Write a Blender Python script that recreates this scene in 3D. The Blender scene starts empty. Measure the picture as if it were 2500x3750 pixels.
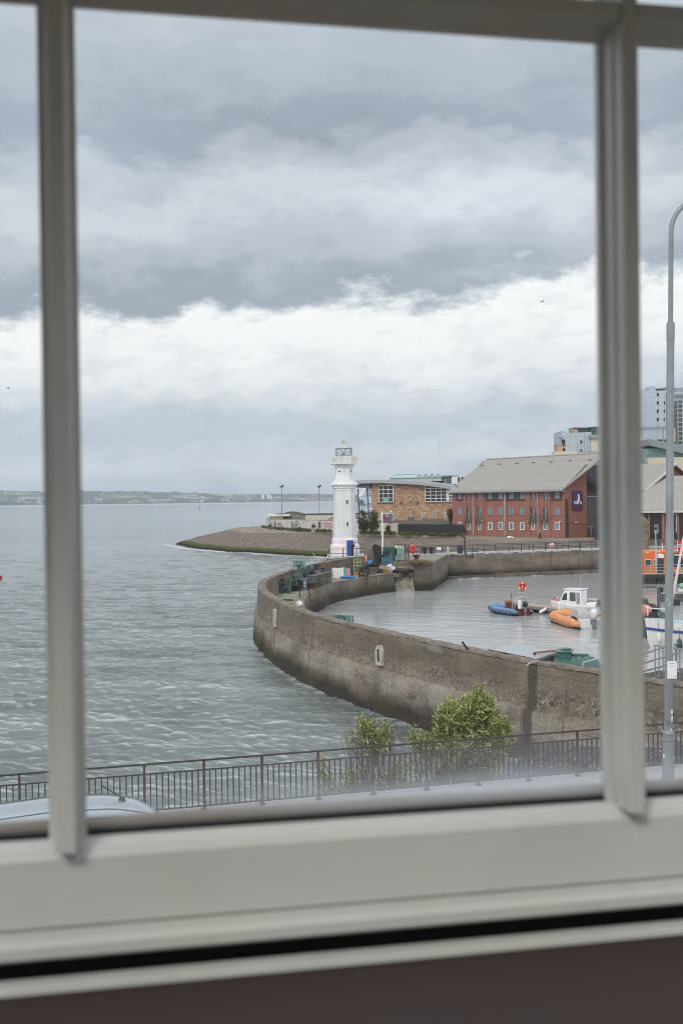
import bpy, bmesh, math, random
import numpy as np
from mathutils import Vector, Matrix, noise as mnoise
R = math.radians
random.seed(7)
rng = np.random.default_rng(11)
sc = bpy.context.scene
col = sc.collection

# ------------------------------------------------------------------ camera
F, CX, CY = 4500.0, 1250.0, 1875.0
CAMZ = 10.0
cd = bpy.data.cameras.new('camera')
cam = bpy.data.objects.new('camera', cd); col.objects.link(cam)
cd.sensor_fit = 'VERTICAL'; cd.sensor_height = 36; cd.sensor_width = 24
cd.lens = 43.2
cd.clip_start = 0.05; cd.clip_end = 30000
cd.dof.use_dof = True; cd.dof.focus_distance = 110; cd.dof.aperture_fstop = 10
ROT = Matrix.Rotation(R(90 - 0.573), 3, 'X') @ Matrix.Rotation(R(-0.75), 3, 'Z')
cam.matrix_world = Matrix.Translation((0, 0, CAMZ)) @ ROT.to_4x4()
sc.camera = cam

# ------------------------------------------------------------------ world: overcast sky over a Nishita base
SUN_EL, SUN_AZ = 42.0, 205.0          # sun behind the camera, a little to the left (degrees clockwise from +Y)
world = bpy.data.worlds.new('World'); sc.world = world; world.use_nodes = True
def build_world():
    nt = world.node_tree; N = nt.nodes; L = nt.links; N.clear()
    def nd(t, **k):
        n = N.new(t)
        for a, b in k.items(): setattr(n, a, b)
        return n
    def mth(op, a, b=None, c=None, clamp=False):
        n = nd('ShaderNodeMath', operation=op, use_clamp=clamp)
        for i, v in enumerate((a, b, c)):
            if v is None: continue
            if isinstance(v, (int, float)): n.inputs[i].default_value = v
            else: L.new(v, n.inputs[i])
        return n.outputs[0]
    out = nd('ShaderNodeOutputWorld'); bg = nd('ShaderNodeBackground'); bg.inputs[1].default_value = 0.1
    L.new(bg.outputs[0], out.inputs[0])
    sky = nd('ShaderNodeTexSky', sky_type='NISHITA'); sky.sun_disc = False
    sky.sun_elevation = R(SUN_EL); sky.sun_rotation = R(SUN_AZ)
    sky.air_density = 1.0; sky.dust_density = 2.0
    tc = nd('ShaderNodeTexCoord'); sp = nd('ShaderNodeSeparateXYZ'); L.new(tc.outputs['Generated'], sp.inputs[0])
    az = mth('MULTIPLY', mth('ARCTAN2', sp.outputs[0], sp.outputs[1]), 57.2958)
    el = mth('MULTIPLY', mth('ARCSINE', sp.outputs[2]), 57.2958)
    cb = nd('ShaderNodeCombineXYZ'); L.new(az, cb.inputs[0]); L.new(mth('MULTIPLY', el, 2.0), cb.inputs[1])
    cb.inputs[2].default_value = 3.7
    def noi(scale, detail=5, rough=.55, off=0.0):
        n = nd('ShaderNodeTexNoise'); n.inputs['Scale'].default_value = scale; n.inputs['Detail'].default_value = detail
        n.inputs['Roughness'].default_value = rough
        if off:
            v = nd('ShaderNodeVectorMath', operation='ADD'); L.new(cb.outputs[0], v.inputs[0]); v.inputs[1].default_value = (off, off*.7, off)
            L.new(v.outputs[0], n.inputs['Vector'])
        else: L.new(cb.outputs[0], n.inputs['Vector'])
        return mth('SUBTRACT', n.outputs[0], 0.5)
    big = noi(0.10, 6, .55); mid = noi(0.27, 7, .6, 9.1); fine = noi(0.75, 6, .6, 21.3)
    def ramp(fac, pts, interp='EASE'):
        r = nd('ShaderNodeValToRGB'); e = r.color_ramp; e.interpolation = interp
        while len(e.elements) < len(pts): e.elements.new(0.5)
        for k, (p, c) in enumerate(pts):
            e.elements[k].position = p
            if isinstance(c, (int, float)): c = (c, c, c)
            e.elements[k].color = (*c, 1)
        L.new(fac, r.inputs[0]); return r.outputs[0]
    def lin(*c):
        return tuple(((v/255)/12.92 if v/255 <= .04045 else ((v/255+.055)/1.055)**2.4) for v in c)
    # lower, brighter sky below the cloud base: t = elevation/12 degrees
    e1 = mth('ADD', el, mth('MULTIPLY', big, 3.6)); e1 = mth('ADD', e1, mth('MULTIPLY', mid, 3.4)); e1 = mth('ADD', e1, mth('MULTIPLY', fine, 1.1))
    e1 = mth('ADD', e1, mth('MULTIPLY', az, -0.035))
    low = ramp(mth('DIVIDE', e1, 12.0), [(0.0, lin(212,220,227)), (.13, lin(224,229,234)), (.215, lin(214,221,229)),
        (.27, lin(203,212,222)), (.33, lin(205,214,224)), (.41, lin(222,227,233)), (.51, lin(244,246,248)), (.62, (1.02,1.02,1.02)), (.85, (1.10,1.10,1.09))])
    lowm = nd('ShaderNodeMix', data_type='RGBA', blend_type='MULTIPLY'); lowm.inputs[0].default_value = 1; L.new(low, lowm.inputs[6])
    pm = nd('ShaderNodeMapRange', interpolation_type='SMOOTHSTEP'); L.new(noi(.42, 7, .62, 33.7), pm.inputs[0]); pm.inputs[1].default_value = -.02; pm.inputs[2].default_value = .16; pm.inputs[3].default_value = 1.0; pm.inputs[4].default_value = .90
    pc = nd('ShaderNodeCombineXYZ'); L.new(pm.outputs[0], pc.inputs[0]); L.new(mth('POWER', pm.outputs[0], .9), pc.inputs[1]); L.new(mth('POWER', pm.outputs[0], .75), pc.inputs[2]); L.new(pc.outputs[0], lowm.inputs[7]); low = lowm.outputs[2]
    # upper cloud sheet: t = elevation/26 degrees
    e2 = mth('ADD', el, mth('MULTIPLY', big, 7.5)); e2 = mth('ADD', e2, mth('MULTIPLY', mid, 5.2)); e2 = mth('ADD', e2, mth('MULTIPLY', fine, 1.3))
    up = ramp(mth('DIVIDE', mth('ADD', e2, mth('MULTIPLY', az, -.02)), 26.0), [(.28, lin(160,172,185)), (.37, lin(170,181,193)), (.45, lin(196,202,212)), (.53, lin(217,221,228)),
        (.60, lin(197,204,214)), (.655, lin(170,182,195)), (.74, lin(189,198,209)), (.84, lin(204,210,220)), (1.0, lin(208,213,223))])
    # brighter break in the middle right, lighter patch left
    def blob(a0, e0, ra, re, strength):
        dx = mth('DIVIDE', mth('SUBTRACT', mth('ADD', az, mth('MULTIPLY', mid, 5)), a0), ra)
        dy = mth('DIVIDE', mth('SUBTRACT', mth('ADD', el, mth('MULTIPLY', mid, 4)), e0), re)
        d2 = mth('ADD', mth('MULTIPLY', dx, dx), mth('MULTIPLY', dy, dy))
        return mth('MULTIPLY', mth('POWER', 2.71828, mth('MULTIPLY', d2, -1.0)), strength)
    light = mth('ADD', blob(6.5, 13.6, 6.0, 1.6, .16), blob(-11.5, 15.2, 2.5, 1.6, .10))
    dark = mth('ADD', blob(-1.0, 16.6, 7.0, 1.5, .13), blob(-9.0, 9.8, 7.0, 1.2, .09))
    mod = mth('SUBTRACT', mth('ADD', 1.0, light), dark)
    mul = nd('ShaderNodeMix', data_type='RGBA', blend_type='MULTIPLY'); mul.inputs[0].default_value = 1
    L.new(up, mul.inputs[6]); cm = nd('ShaderNodeCombineXYZ')
    for i in range(3): L.new(mod, cm.inputs[i])
    L.new(cm.outputs[0], mul.inputs[7])
    # cloud base edge: lower on the left, higher on the right, billowed
    edge = mth('ADD', mth('MULTIPLY', az, 0.07), 9.15)
    ee = mth('SUBTRACT', mth('ADD', el, mth('ADD', mth('MULTIPLY', mid, 5.2), mth('MULTIPLY', fine, 1.5))), edge)
    ef = mth('ADD', mth('DIVIDE', ee, 1.3), .5, clamp=True)
    sm = nd('ShaderNodeMapRange', interpolation_type='SMOOTHSTEP'); L.new(ef, sm.inputs[0])
    mx = nd('ShaderNodeMix', data_type='RGBA'); L.new(sm.outputs[0], mx.inputs[0]); L.new(low, mx.inputs[6]); L.new(mul.outputs[2], mx.inputs[7])
    # the rest of the dome, thinner and brighter cloud overhead and inland
    over = nd('ShaderNodeMapRange', interpolation_type='SMOOTHSTEP'); L.new(el, over.inputs[0]); over.inputs[1].default_value = 23; over.inputs[2].default_value = 45
    back = nd('ShaderNodeMapRange', interpolation_type='SMOOTHSTEP'); L.new(mth('ABSOLUTE', az), back.inputs[0]); back.inputs[1].default_value = 28; back.inputs[2].default_value = 80
    dome = mth('MAXIMUM', over.outputs[0], back.outputs[0])
    m2 = nd('ShaderNodeMix', data_type='RGBA'); L.new(dome, m2.inputs[0]); L.new(mx.outputs[2], m2.inputs[6])
    m2.inputs[7].default_value = (1.12, 1.16, 1.22, 1)
    # clouds x10 because the background strength is 0.1, then a little of the clear sky behind
    vs = nd('ShaderNodeVectorMath', operation='SCALE'); L.new(m2.outputs[2], vs.inputs[0]); vs.inputs[3].default_value = 10.0
    m3 = nd('ShaderNodeMix', data_type='RGBA'); m3.inputs[0].default_value = 0.95
    L.new(sky.outputs[0], m3.inputs[6]); L.new(vs.outputs[0], m3.inputs[7]); L.new(m3.outputs[2], bg.inputs[0])
build_world()
sd = bpy.data.lights.new('sun', 'SUN'); sd.energy = 1.4; sd.angle = R(14); sd.color = (1.0, .96, .9)
sun = bpy.data.objects.new('sun', sd); col.objects.link(sun)
sun.rotation_euler = (R(90 - SUN_EL), 0, R(180 - SUN_AZ))   # shines from azimuth SUN_AZ
sc.view_settings.view_transform = 'Standard'; sc.view_settings.look = 'None'
sc.view_settings.exposure = 0; sc.view_settings.gamma = 1; sc.view_settings.use_curve_mapping = False
sc.render.engine = 'CYCLES'
sc.cycles.use_denoising = True; sc.cycles.filter_width = 0.95
sc.cycles.max_bounces = 8; sc.cycles.diffuse_bounces = 4; sc.cycles.glossy_bounces = 3; sc.cycles.transmission_bounces = 4
sc.cycles.transparent_max_bounces = 12; sc.cycles.volume_bounces = 0
sc.cycles.sample_clamp_indirect = 6

# ------------------------------------------------------------------ pixel -> world helpers (photo is 2500 x 3750)
def ray(px, py):
    return (ROT @ Vector(((px - CX)/F, -(py - CY)/F, -1.0)))
def on(px, py, z):
    d = ray(px, py); t = (z - CAMZ)/d.z
    return Vector((d.x*t, d.y*t, z))
def at(px, py, Y):
    d = ray(px, py); t = Y/d.y
    return Vector((d.x*t, Y, CAMZ + d.z*t))
class Facade:
    "vertical plane through two plan points; maps a photo pixel to (distance along, height)"
    def __init__(s, p0, p1):
        s.p0 = Vector(p0[:2]); s.u = (Vector(p1[:2]) - s.p0).normalized(); s.n = Vector((s.u.y, -s.u.x))
        s.len = (Vector(p1[:2]) - s.p0).length; s.rot = math.atan2(s.u.y, s.u.x)
    def __call__(s, px, py):
        d = ray(px, py); t = s.p0.dot(s.n)/(d.x*s.n.x + d.y*s.n.y)
        return ((Vector((d.x*t, d.y*t)) - s.p0).dot(s.u), CAMZ + d.z*t)

# ------------------------------------------------------------------ mesh builder
class MB:
    def __init__(s): s.v = []; s.f = []; s.m = []; s.uv = None; s.mi = 0
    def add(s, vs, fs):
        b = len(s.v); s.v += [tuple(p) for p in vs]; s.f += [tuple(b+i for i in f) for f in fs]; s.m += [s.mi]*len(fs); return s
    def box(s, x0, x1, y0, y1, z0, z1):
        return s.add([(x0,y0,z0),(x1,y0,z0),(x1,y1,z0),(x0,y1,z0),(x0,y0,z1),(x1,y0,z1),(x1,y1,z1),(x0,y1,z1)],
                     [(0,3,2,1),(4,5,6,7),(0,1,5,4),(1,2,6,5),(2,3,7,6),(3,0,4,7)])
    def cbox(s, c, sx, sy, sz, rz=0, rx=0, taper=1.0):
        m = Matrix.Rotation(rz, 3, 'Z') @ Matrix.Rotation(rx, 3, 'X'); c = Vector(c); vs = []
        for k in (-1, 1):
            t = 1.0 if k < 0 else taper
            for i, j in ((-1,-1),(1,-1),(1,1),(-1,1)): vs.append(c + m @ Vector((i*sx/2*t, j*sy/2*t, k*sz/2)))
        return s.add(vs, [(0,3,2,1),(4,5,6,7),(0,1,5,4),(1,2,6,5),(2,3,7,6),(3,0,4,7)])
    def prism(s, poly, z0, z1):
        n = len(poly); a = sum(poly[i][0]*poly[(i+1)%n][1]-poly[(i+1)%n][0]*poly[i][1] for i in range(n))
        if a < 0: poly = poly[::-1]
        zz0 = z0 if hasattr(z0, '__len__') else [z0]*n; zz1 = z1 if hasattr(z1, '__len__') else [z1]*n
        vs = [(p[0],p[1],zz0[i]) for i,p in enumerate(poly)] + [(p[0],p[1],zz1[i]) for i,p in enumerate(poly)]
        return s.add(vs, [tuple(range(n-1,-1,-1)), tuple(range(n,2*n))] + [(i,(i+1)%n,n+(i+1)%n,n+i) for i in range(n)])
    def xprism(s, poly, y0, y1):           # polygon in (x,z), extruded along y
        n = len(poly); a = sum(poly[i][0]*poly[(i+1)%n][1]-poly[(i+1)%n][0]*poly[i][1] for i in range(n))
        if a < 0: poly = poly[::-1]
        vs = [(p[0],y0,p[1]) for p in poly] + [(p[0],y1,p[1]) for p in poly]
        return s.add(vs, [tuple(range(n)), tuple(range(2*n-1,n-1,-1))] + [(i,n+i,n+(i+1)%n,(i+1)%n) for i in range(n)])
    def yprism(s, poly, x0, x1):           # polygon in (y,z), extruded along x
        n = len(poly); a = sum(poly[i][0]*poly[(i+1)%n][1]-poly[(i+1)%n][0]*poly[i][1] for i in range(n))
        if a < 0: poly = poly[::-1]
        vs = [(x0,p[0],p[1]) for p in poly] + [(x1,p[0],p[1]) for p in poly]
        return s.add(vs, [tuple(range(n-1,-1,-1)), tuple(range(n,2*n))] + [(i,(i+1)%n,n+(i+1)%n,n+i) for i in range(n)])
    def tube(s, pts, r, n=6, cap=True, closed=False):
        pts = [Vector(p) for p in pts]; m = len(pts); rs = r if hasattr(r, '__len__') else [r]*m
        vs = []; prev = None
        for i, p in enumerate(pts):
            if closed: t = pts[(i+1)%m]-pts[i-1]
            else: t = pts[min(i+1,m-1)]-pts[max(i-1,0)]
            t = t.normalized() if t.length > 1e-9 else Vector((0,0,1))
            if prev is None:
                a = Vector((0,0,1)) if abs(t.z) < .9 else Vector((1,0,0)); x = t.cross(a).normalized()
            else: x = (prev - t*prev.dot(t)).normalized()
            prev = x; y = t.cross(x)
            for k in range(n):
                a = 2*math.pi*k/n + math.pi/n; vs.append(p + (x*math.cos(a)+y*math.sin(a))*rs[i])
        fs = []
        for i in range(m if closed else m-1):
            j = (i+1)%m
            for k in range(n): fs.append((i*n+k, i*n+(k+1)%n, j*n+(k+1)%n, j*n+k))
        if cap and not closed: fs += [tuple(range(n-1,-1,-1)), tuple((m-1)*n+k for k in range(n))]
        return s.add(vs, fs)
    def lathe(s, prof, n=16, c=(0,0,0), rot=0.0, capb=True, capt=True):
        vs = []
        for r, z in prof:
            for k in range(n):
                a = 2*math.pi*k/n + rot; vs.append((c[0]+r*math.cos(a), c[1]+r*math.sin(a), c[2]+z))
        m = len(prof); fs = [(i*n+k, i*n+(k+1)%n, (i+1)*n+(k+1)%n, (i+1)*n+k) for i in range(m-1) for k in range(n)]
        if capb: fs.append(tuple(range(n-1,-1,-1)))
        if capt: fs.append(tuple((m-1)*n+k for k in range(n)))
        return s.add(vs, fs)
    def ball(s, c, rx, ry=None, rz=None, n=10, m=7):
        ry = ry or rx; rz = rz or rx; vs = [(c[0],c[1],c[2]-rz)]
        for i in range(1, m):
            t = -math.pi/2 + math.pi*i/m
            for k in range(n): a = 2*math.pi*k/n; vs.append((c[0]+rx*math.cos(t)*math.cos(a), c[1]+ry*math.cos(t)*math.sin(a), c[2]+rz*math.sin(t)))
        vs.append((c[0],c[1],c[2]+rz)); fs = []
        for k in range(n): fs.append((0, 1+(k+1)%n, 1+k)); fs.append((len(vs)-1, 1+(m-2)*n+k, 1+(m-2)*n+(k+1)%n))
        for i in range(m-2):
            for k in range(n): fs.append((1+i*n+k, 1+i*n+(k+1)%n, 1+(i+1)*n+(k+1)%n, 1+(i+1)*n+k))
        return s.add(vs, fs)
    def ring(s, c, R_, r, axis='Y', n=20, k=8):
        pts = []
        for i in range(n):
            a = 2*math.pi*i/n; u, v = R_*math.cos(a), R_*math.sin(a)
            pts.append({'Y': (c[0]+u, c[1], c[2]+v), 'X': (c[0], c[1]+u, c[2]+v), 'Z': (c[0]+u, c[1]+v, c[2])}[axis])
        return s.tube(pts, r, k, closed=True)
    def grid(s, fn, nu, nv, closeu=False):
        vs = [fn(i, j) for j in range(nv) for i in range(nu)]
        fs = [(j*nu+i, j*nu+(i+1)%nu, (j+1)*nu+(i+1)%nu, (j+1)*nu+i) for j in range(nv-1) for i in range(nu if closeu else nu-1)]
        return s.add(vs, fs)
    def build(s, name, mat, parent=None, smooth=False, bevel=0, uv=None):
        me = bpy.data.meshes.new(name); me.from_pydata(s.v, [], s.f); me.validate(); me.update()
        mats = mat if isinstance(mat, (list, tuple)) else [mat]
        for m in mats: me.materials.append(m)
        if len(mats) > 1 and len(me.polygons) == len(s.m): me.polygons.foreach_set('material_index', s.m)
        if uv is not None:
            lay = me.uv_layers.new(name='UVMap'); idx = np.zeros(len(me.loops), int); me.loops.foreach_get('vertex_index', idx)
            lay.data.foreach_set('uv', np.asarray(uv, float)[idx].ravel())
        if smooth:
            me.polygons.foreach_set('use_smooth', [True]*len(me.polygons))
            if smooth != 'all': me.set_sharp_from_angle(angle=R(40))
        o = bpy.data.objects.new(name, me); col.objects.link(o)
        if parent: o.parent = parent
        if bevel:
            b = o.modifiers.new('bevel', 'BEVEL'); b.width = bevel; b.segments = 2; b.limit_method = 'ANGLE'
        return o

def tag(o, label=None, cat=None, group=None, kind=None):
    if label: o['label'] = label
    if cat: o['category'] = cat
    if group: o['group'] = group
    if kind: o['kind'] = kind
    return o
def thing(name, label, cat, loc=(0,0,0), rz=0.0, group=None):
    o = bpy.data.objects.new(name, None); col.objects.link(o); o.location = loc; o.rotation_euler = (0,0,rz)
    o.empty_display_size = .3
    return tag(o, label, cat, group)
def dup(root, loc, rz=0.0, label=None, group=None, scale=None, rot=None):
    def cp(o, par):
        c = o.copy(); col.objects.link(c); c.parent = par
        for ch in kids.get(o.name, ()): cp(ch, c)
        return c
    kids = {}
    def walk(o):
        kids[o.name] = list(o.children)
        for ch in o.children: walk(ch)
    walk(root)
    r = cp(root, None); r.location = loc; r.rotation_euler = rot if rot else (0,0,rz)
    if label: r['label'] = label
    if group: r['group'] = group
    if scale: r.scale = (scale,)*3 if not hasattr(scale, '__len__') else scale
    return r

# ------------------------------------------------------------------ materials
class NT:
    def __init__(s, name):
        s.mat = bpy.data.materials.new(name); s.mat.use_nodes = True; s.t = s.mat.node_tree; s.N = s.t.nodes; s.L = s.t.links
        s.b = s.N['Principled BSDF']; s.out = s.N['Material Output']
    def nd(s, t, **k):
        n = s.N.new(t)
        for a, b in k.items(): setattr(n, a, b)
        return n
    def set(s, sock, v):
        if isinstance(v, bpy.types.NodeSocket): s.L.new(v, sock)
        elif isinstance(v, (tuple, list)): sock.default_value = (*v, 1) if len(v) == 3 and sock.type == 'RGBA' else v
        else: sock.default_value = v
    def math(s, op, a, b=0.0, clamp=False):
        n = s.nd('ShaderNodeMath', operation=op, use_clamp=clamp); s.set(n.inputs[0], a); s.set(n.inputs[1], b); return n.outputs[0]
    def coord(s, kind='Object', scale=(1,1,1), off=(0,0,0)):
        tc = s.nd('ShaderNodeTexCoord'); mp = s.nd('ShaderNodeMapping'); s.L.new(tc.outputs[kind], mp.inputs[0])
        mp.inputs['Scale'].default_value = scale; mp.inputs['Location'].default_value = off; return mp.outputs[0]
    def noise(s, vec, scale=1.0, detail=4, rough=.55, dist=0.0):
        n = s.nd('ShaderNodeTexNoise'); s.L.new(vec, n.inputs['Vector']); n.inputs['Scale'].default_value = scale
        n.inputs['Detail'].default_value = detail; n.inputs['Roughness'].default_value = rough; n.inputs['Distortion'].default_value = dist
        return n.outputs[0]
    def voro(s, vec, scale=1.0, feature='F1', out='Distance', rand=1.0):
        n = s.nd('ShaderNodeTexVoronoi', feature=feature); s.L.new(vec, n.inputs['Vector']); n.inputs['Scale'].default_value = scale
        n.inputs['Randomness'].default_value = rand; return n.outputs[out]
    def ramp(s, fac, pts, interp='LINEAR'):
        r = s.nd('ShaderNodeValToRGB'); e = r.color_ramp; e.interpolation = interp
        while len(e.elements) < len(pts): e.elements.new(.5)
        for k, (p, c) in enumerate(pts):
            e.elements[k].position = p; c = (c, c, c) if isinstance(c, (int, float)) else c; e.elements[k].color = (*c, 1)
        s.L.new(fac, r.inputs[0]); return r.outputs[0]
    def mix(s, fac, a, b, mode='MIX'):
        n = s.nd('ShaderNodeMix', data_type='RGBA', blend_type=mode); s.set(n.inputs[0], fac); s.set(n.inputs[6], a); s.set(n.inputs[7], b); return n.outputs[2]
    def bump(s, h, strength=.3, dist=.02):
        n = s.nd('ShaderNodeBump'); n.inputs['Strength'].default_value = strength; n.inputs['Distance'].default_value = dist
        s.L.new(h, n.inputs['Height']); s.L.new(n.outputs[0], s.b.inputs['Normal']); return n
    def rgb(s, c): s.set(s.b.inputs['Base Color'], c); return s
    def rough(s, v): s.set(s.b.inputs['Roughness'], v); return s
    def sep(s, vec):
        n = s.nd('ShaderNodeSeparateXYZ'); s.L.new(vec, n.inputs[0]); return n.outputs
MATS = {}
def M(name, c, rough=.75, var=.18, scale=3.0, bump=0.0, metal=0.0, dirt=None):
    if name in MATS: return MATS[name]
    t = NT(name); v = t.coord()
    n = t.noise(v, scale, 6, .6); a = tuple(x*(1-var) for x in c); b = tuple(min(1, x*(1+var)) for x in c)
    cl = t.ramp(n, [(.3, a), (.7, b)])
    if dirt:
        n2 = t.noise(t.coord('Object', (1,1,.35), (5,2,1)), scale*.8, 7, .65); cl = t.mix(t.ramp(n2, [(.52, 0.0), (.72, 1.0)]), cl, dirt)
    t.rgb(cl).rough(rough); t.b.inputs['Metallic'].default_value = metal
    if bump: t.bump(t.noise(v, scale*6, 5, .6), bump, .02)
    MATS[name] = t.mat; return t.mat
# ================================================================== plan curves
def catmull(pts, step=0.5):
    P = [np.array(p, float) for p in pts]; P = [2*P[0]-P[1]] + P + [2*P[-1]-P[-2]]; out = []
    for i in range(1, len(P)-2):
        n = max(2, int(np.linalg.norm(P[i+1]-P[i])/step))
        for k in range(n):
            t = k/n; out.append(.5*((2*P[i])+(-P[i-1]+P[i+1])*t+(2*P[i-1]-5*P[i]+4*P[i+1]-P[i+2])*t*t+(-P[i-1]+3*P[i]-3*P[i+1]+P[i+2])*t**3))
    out.append(P[-2]); return np.array(out)
WALLZ, DECKZ, HEADZ = 3.75, 1.9, 3.05
OUTER = [(22,33.5),(16,37),(11.2,40.4),(8.98,43.7),(7.17,46.5),(5.2,50.3),(3.19,54.7),(1.6,58.3),(.3,61.4),(-1.25,65.6),(-3.17,72.0),(-4.6,78.8),(-5.75,85.7),(-6.4,93.5),(-6.55,100.5),(-6.0,107.5),(-5.0,113.0),(-3.65,119.5),(-1.6,130.0),(.2,136.5)]
INNER = [(24,37.5),(18,41.5),(14,45),(11,49),(8.3,54),(5.9,59.5),(3.3,65.5),(.9,72),(-.9,79.5),(-2.3,87),(-3.0,95),(-3.05,101.5),(-2.8,107),(-2.2,111),(-1.0,119),(2.57,128),(5.6,133.2)]
OC = catmull(OUTER, .5); IC = catmull(INNER, .8)
HEAD = [(7.25,132.4),(9.75,133.4),(12.5,152.5),(-1.6,152.5),(-1.6,137.5),(3.4,138.6),(7.6,137.0)]

# ================================================================== sea and harbour water: one displaced sheet of real waves, split at the pier
def smooth01(x): x = np.clip(x, 0, 1); return x*x*(3-2*x)
def poly_inside(x, y, poly):
    ins = np.zeros(x.shape, bool); n = len(poly)
    for i in range(n):
        x0, y0 = poly[i]; x1, y1 = poly[(i+1) % n]
        if y0 == y1: continue
        c = ((y0 > y) != (y1 > y)) & (x < (x1-x0)*(y-y0)/(y1-y0)+x0); ins ^= c
    return ins
def build_water():
    na = 1000; ang = np.radians(np.linspace(-26, 26, na))
    # radii: fine near the shore, then even in image rows, then long steps to the far shore
    rr = [27.0]
    while rr[-1] < 9800:
        r = rr[-1]; rr.append(r + min(.035 + (r/30.0)**2*.014 + r*.0004, 60))
    rr = np.array(rr); nr = len(rr)
    A, Rr = np.meshgrid(ang, rr); X = np.sin(A)*Rr; Y = np.cos(A)*Rr
    dr = np.gradient(rr)[:, None]
    harbour = [tuple(p) for p in ((OC[::4]+0)*1.0)] + [(-1, 138), (3, 140), (12.2, 150.5), (34, 160.5), (60, 166), (90, 140), (60, 30)]
    ins = poly_inside(X, Y, harbour)
    head_d = np.hypot(X-11, Y-140)
    calm = np.where(ins, .14, 1.0)
    # lee close under the outer wall; wash along the shore of the headland
    dw = np.full(X.shape, 99.0); near = (Y > 40) & (Y < 90) & (X > -14) & (X < 12) & ~ins
    P_ = OC[(OC[:,1] < 88)][::3]; dw[near] = np.min(np.hypot(X[near][:,None]-P_[:,0], Y[near][:,None]-P_[:,1]), 1)
    calm = np.where(~ins, calm*(.50+.50*smooth01((dw-2.0)/6.0)), calm)
    shore = catmull([(-44,293),(-41.5,290),(-33.8,264.4),(-23,241.8),(-18.5,237.2),(-9.8,222.2),(-2,212.2)], 1.0); ds = np.full(X.shape, 99.0); ns_ = (Y > 205) & (Y < 300) & (X > -50) & (X < 2)
    ds[ns_] = np.min(np.hypot(X[ns_][:,None]-shore[:,0], Y[ns_][:,None]-shore[:,1]), 1)
    # lee of the pier on the sea side: choppier reflections close to the wall
    Z = np.zeros_like(X); DX = np.zeros_like(X); DY = np.zeros_like(X); J = np.zeros_like(X)
    r2 = np.random.default_rng(5); nw = 64
    lam = np.exp(np.linspace(math.log(.27), math.log(6.0), nw)); main = math.radians(255)
    for i, l in enumerate(lam):
        th = main + r2.normal(0, .50); k = 2*math.pi/l; kx, ky = k*math.cos(th), k*math.sin(th); ph = r2.uniform(0, 6.283)
        sl = .066*(1.0 if l < 1.0 else (1.0/l)**.60); a = sl/k
        fade = smooth01((l/np.maximum(dr, .05)-2.2)/2.5)
        f = fade*np.where(ins, calm*(1.0 if l < 1.2 else .45), calm)
        p = kx*X+ky*Y+ph; s, c = np.sin(p), np.cos(p)
        Z += a*s*f; q = .85
        DX += -q*a*(kx/k)*c*f*-1; DY += -q*a*(ky/k)*c*f*-1
        J += a*k*s*f*q
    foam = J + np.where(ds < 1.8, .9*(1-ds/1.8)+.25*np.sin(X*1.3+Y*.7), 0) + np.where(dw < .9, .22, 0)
    Xd = X+DX; Yd = Y+DY
    verts = np.stack([Xd, Yd, Z], -1).reshape(-1, 3)
    ii = (np.arange(nr-1)[:, None]*na + np.arange(na-1)[None]).ravel()
    faces = np.stack([ii, ii+1, ii+1+na, ii+na], -1)
    finside = (ins.reshape(-1)[faces].sum(1) >= 2)
    def make(name, fsel, mat):
        fs = faces[fsel]; used = np.unique(fs); remap = np.full(len(verts), -1, np.int64); remap[used] = np.arange(len(used))
        me = bpy.data.meshes.new(name); v = verts[used]; fs = remap[fs]
        me.vertices.add(len(v)); me.vertices.foreach_set('co', v.ravel().astype(np.float32))
        me.loops.add(fs.size); me.loops.foreach_set('vertex_index', fs.ravel().astype(np.int32))
        me.polygons.add(len(fs)); me.polygons.foreach_set('loop_start', np.arange(0, fs.size, 4, dtype=np.int32))
        me.polygons.foreach_set('use_smooth', np.ones(len(fs), bool)); me.update(calc_edges=True)
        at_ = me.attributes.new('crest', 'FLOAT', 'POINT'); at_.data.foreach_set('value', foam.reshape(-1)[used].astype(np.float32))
        me.materials.append(mat); o = bpy.data.objects.new(name, me); col.objects.link(o); return tag(o, kind='structure')
    def water_mat(name, base, rough, bstr, foam_glints):
        t = NT(name); v = t.coord('Object'); g = t.sep(v)
        dist = t.math('POWER', t.math('ADD', t.math('MULTIPLY', g[0], g[0]), t.math('MULTIPLY', g[1], g[1])), .5)
        at_ = t.nd('ShaderNodeAttribute', attribute_name='crest').outputs['Fac']
        n1 = t.noise(t.coord('Object', (1, 1.6, 1)), 3.2, 6, .65, .4); n2 = t.noise(t.coord('Object', (.55, 1, 1)), .05, 4, .6)
        big = t.noise(t.coord('Object', (.06, .25, 1)), .12, 6, .65)
        h = t.math('ADD', n1, t.math('MULTIPLY', t.noise(t.coord('Object', (.3, .9, 1)), .35, 5, .6), 3.0))
        bm = t.bump(h, bstr, .12)
        c = t.mix(t.ramp(n2, [(.35, 0.0), (.65, 1.0)]), base, tuple(x*1.25 for x in base))
        if foam_glints:
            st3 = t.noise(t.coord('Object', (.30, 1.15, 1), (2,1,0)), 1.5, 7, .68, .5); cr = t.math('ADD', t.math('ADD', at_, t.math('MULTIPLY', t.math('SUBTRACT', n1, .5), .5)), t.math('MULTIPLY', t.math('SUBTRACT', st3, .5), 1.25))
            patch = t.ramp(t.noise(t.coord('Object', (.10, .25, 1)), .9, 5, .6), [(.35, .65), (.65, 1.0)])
            fo = t.math('MULTIPLY', t.ramp(cr, [(.02, 0.0), (.30, .42), (.75, .85)]), patch); c = t.mix(fo, c, (.56, .60, .60))  # pale mix: some foam, plus sky glints on the crests painted into the colour
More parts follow.
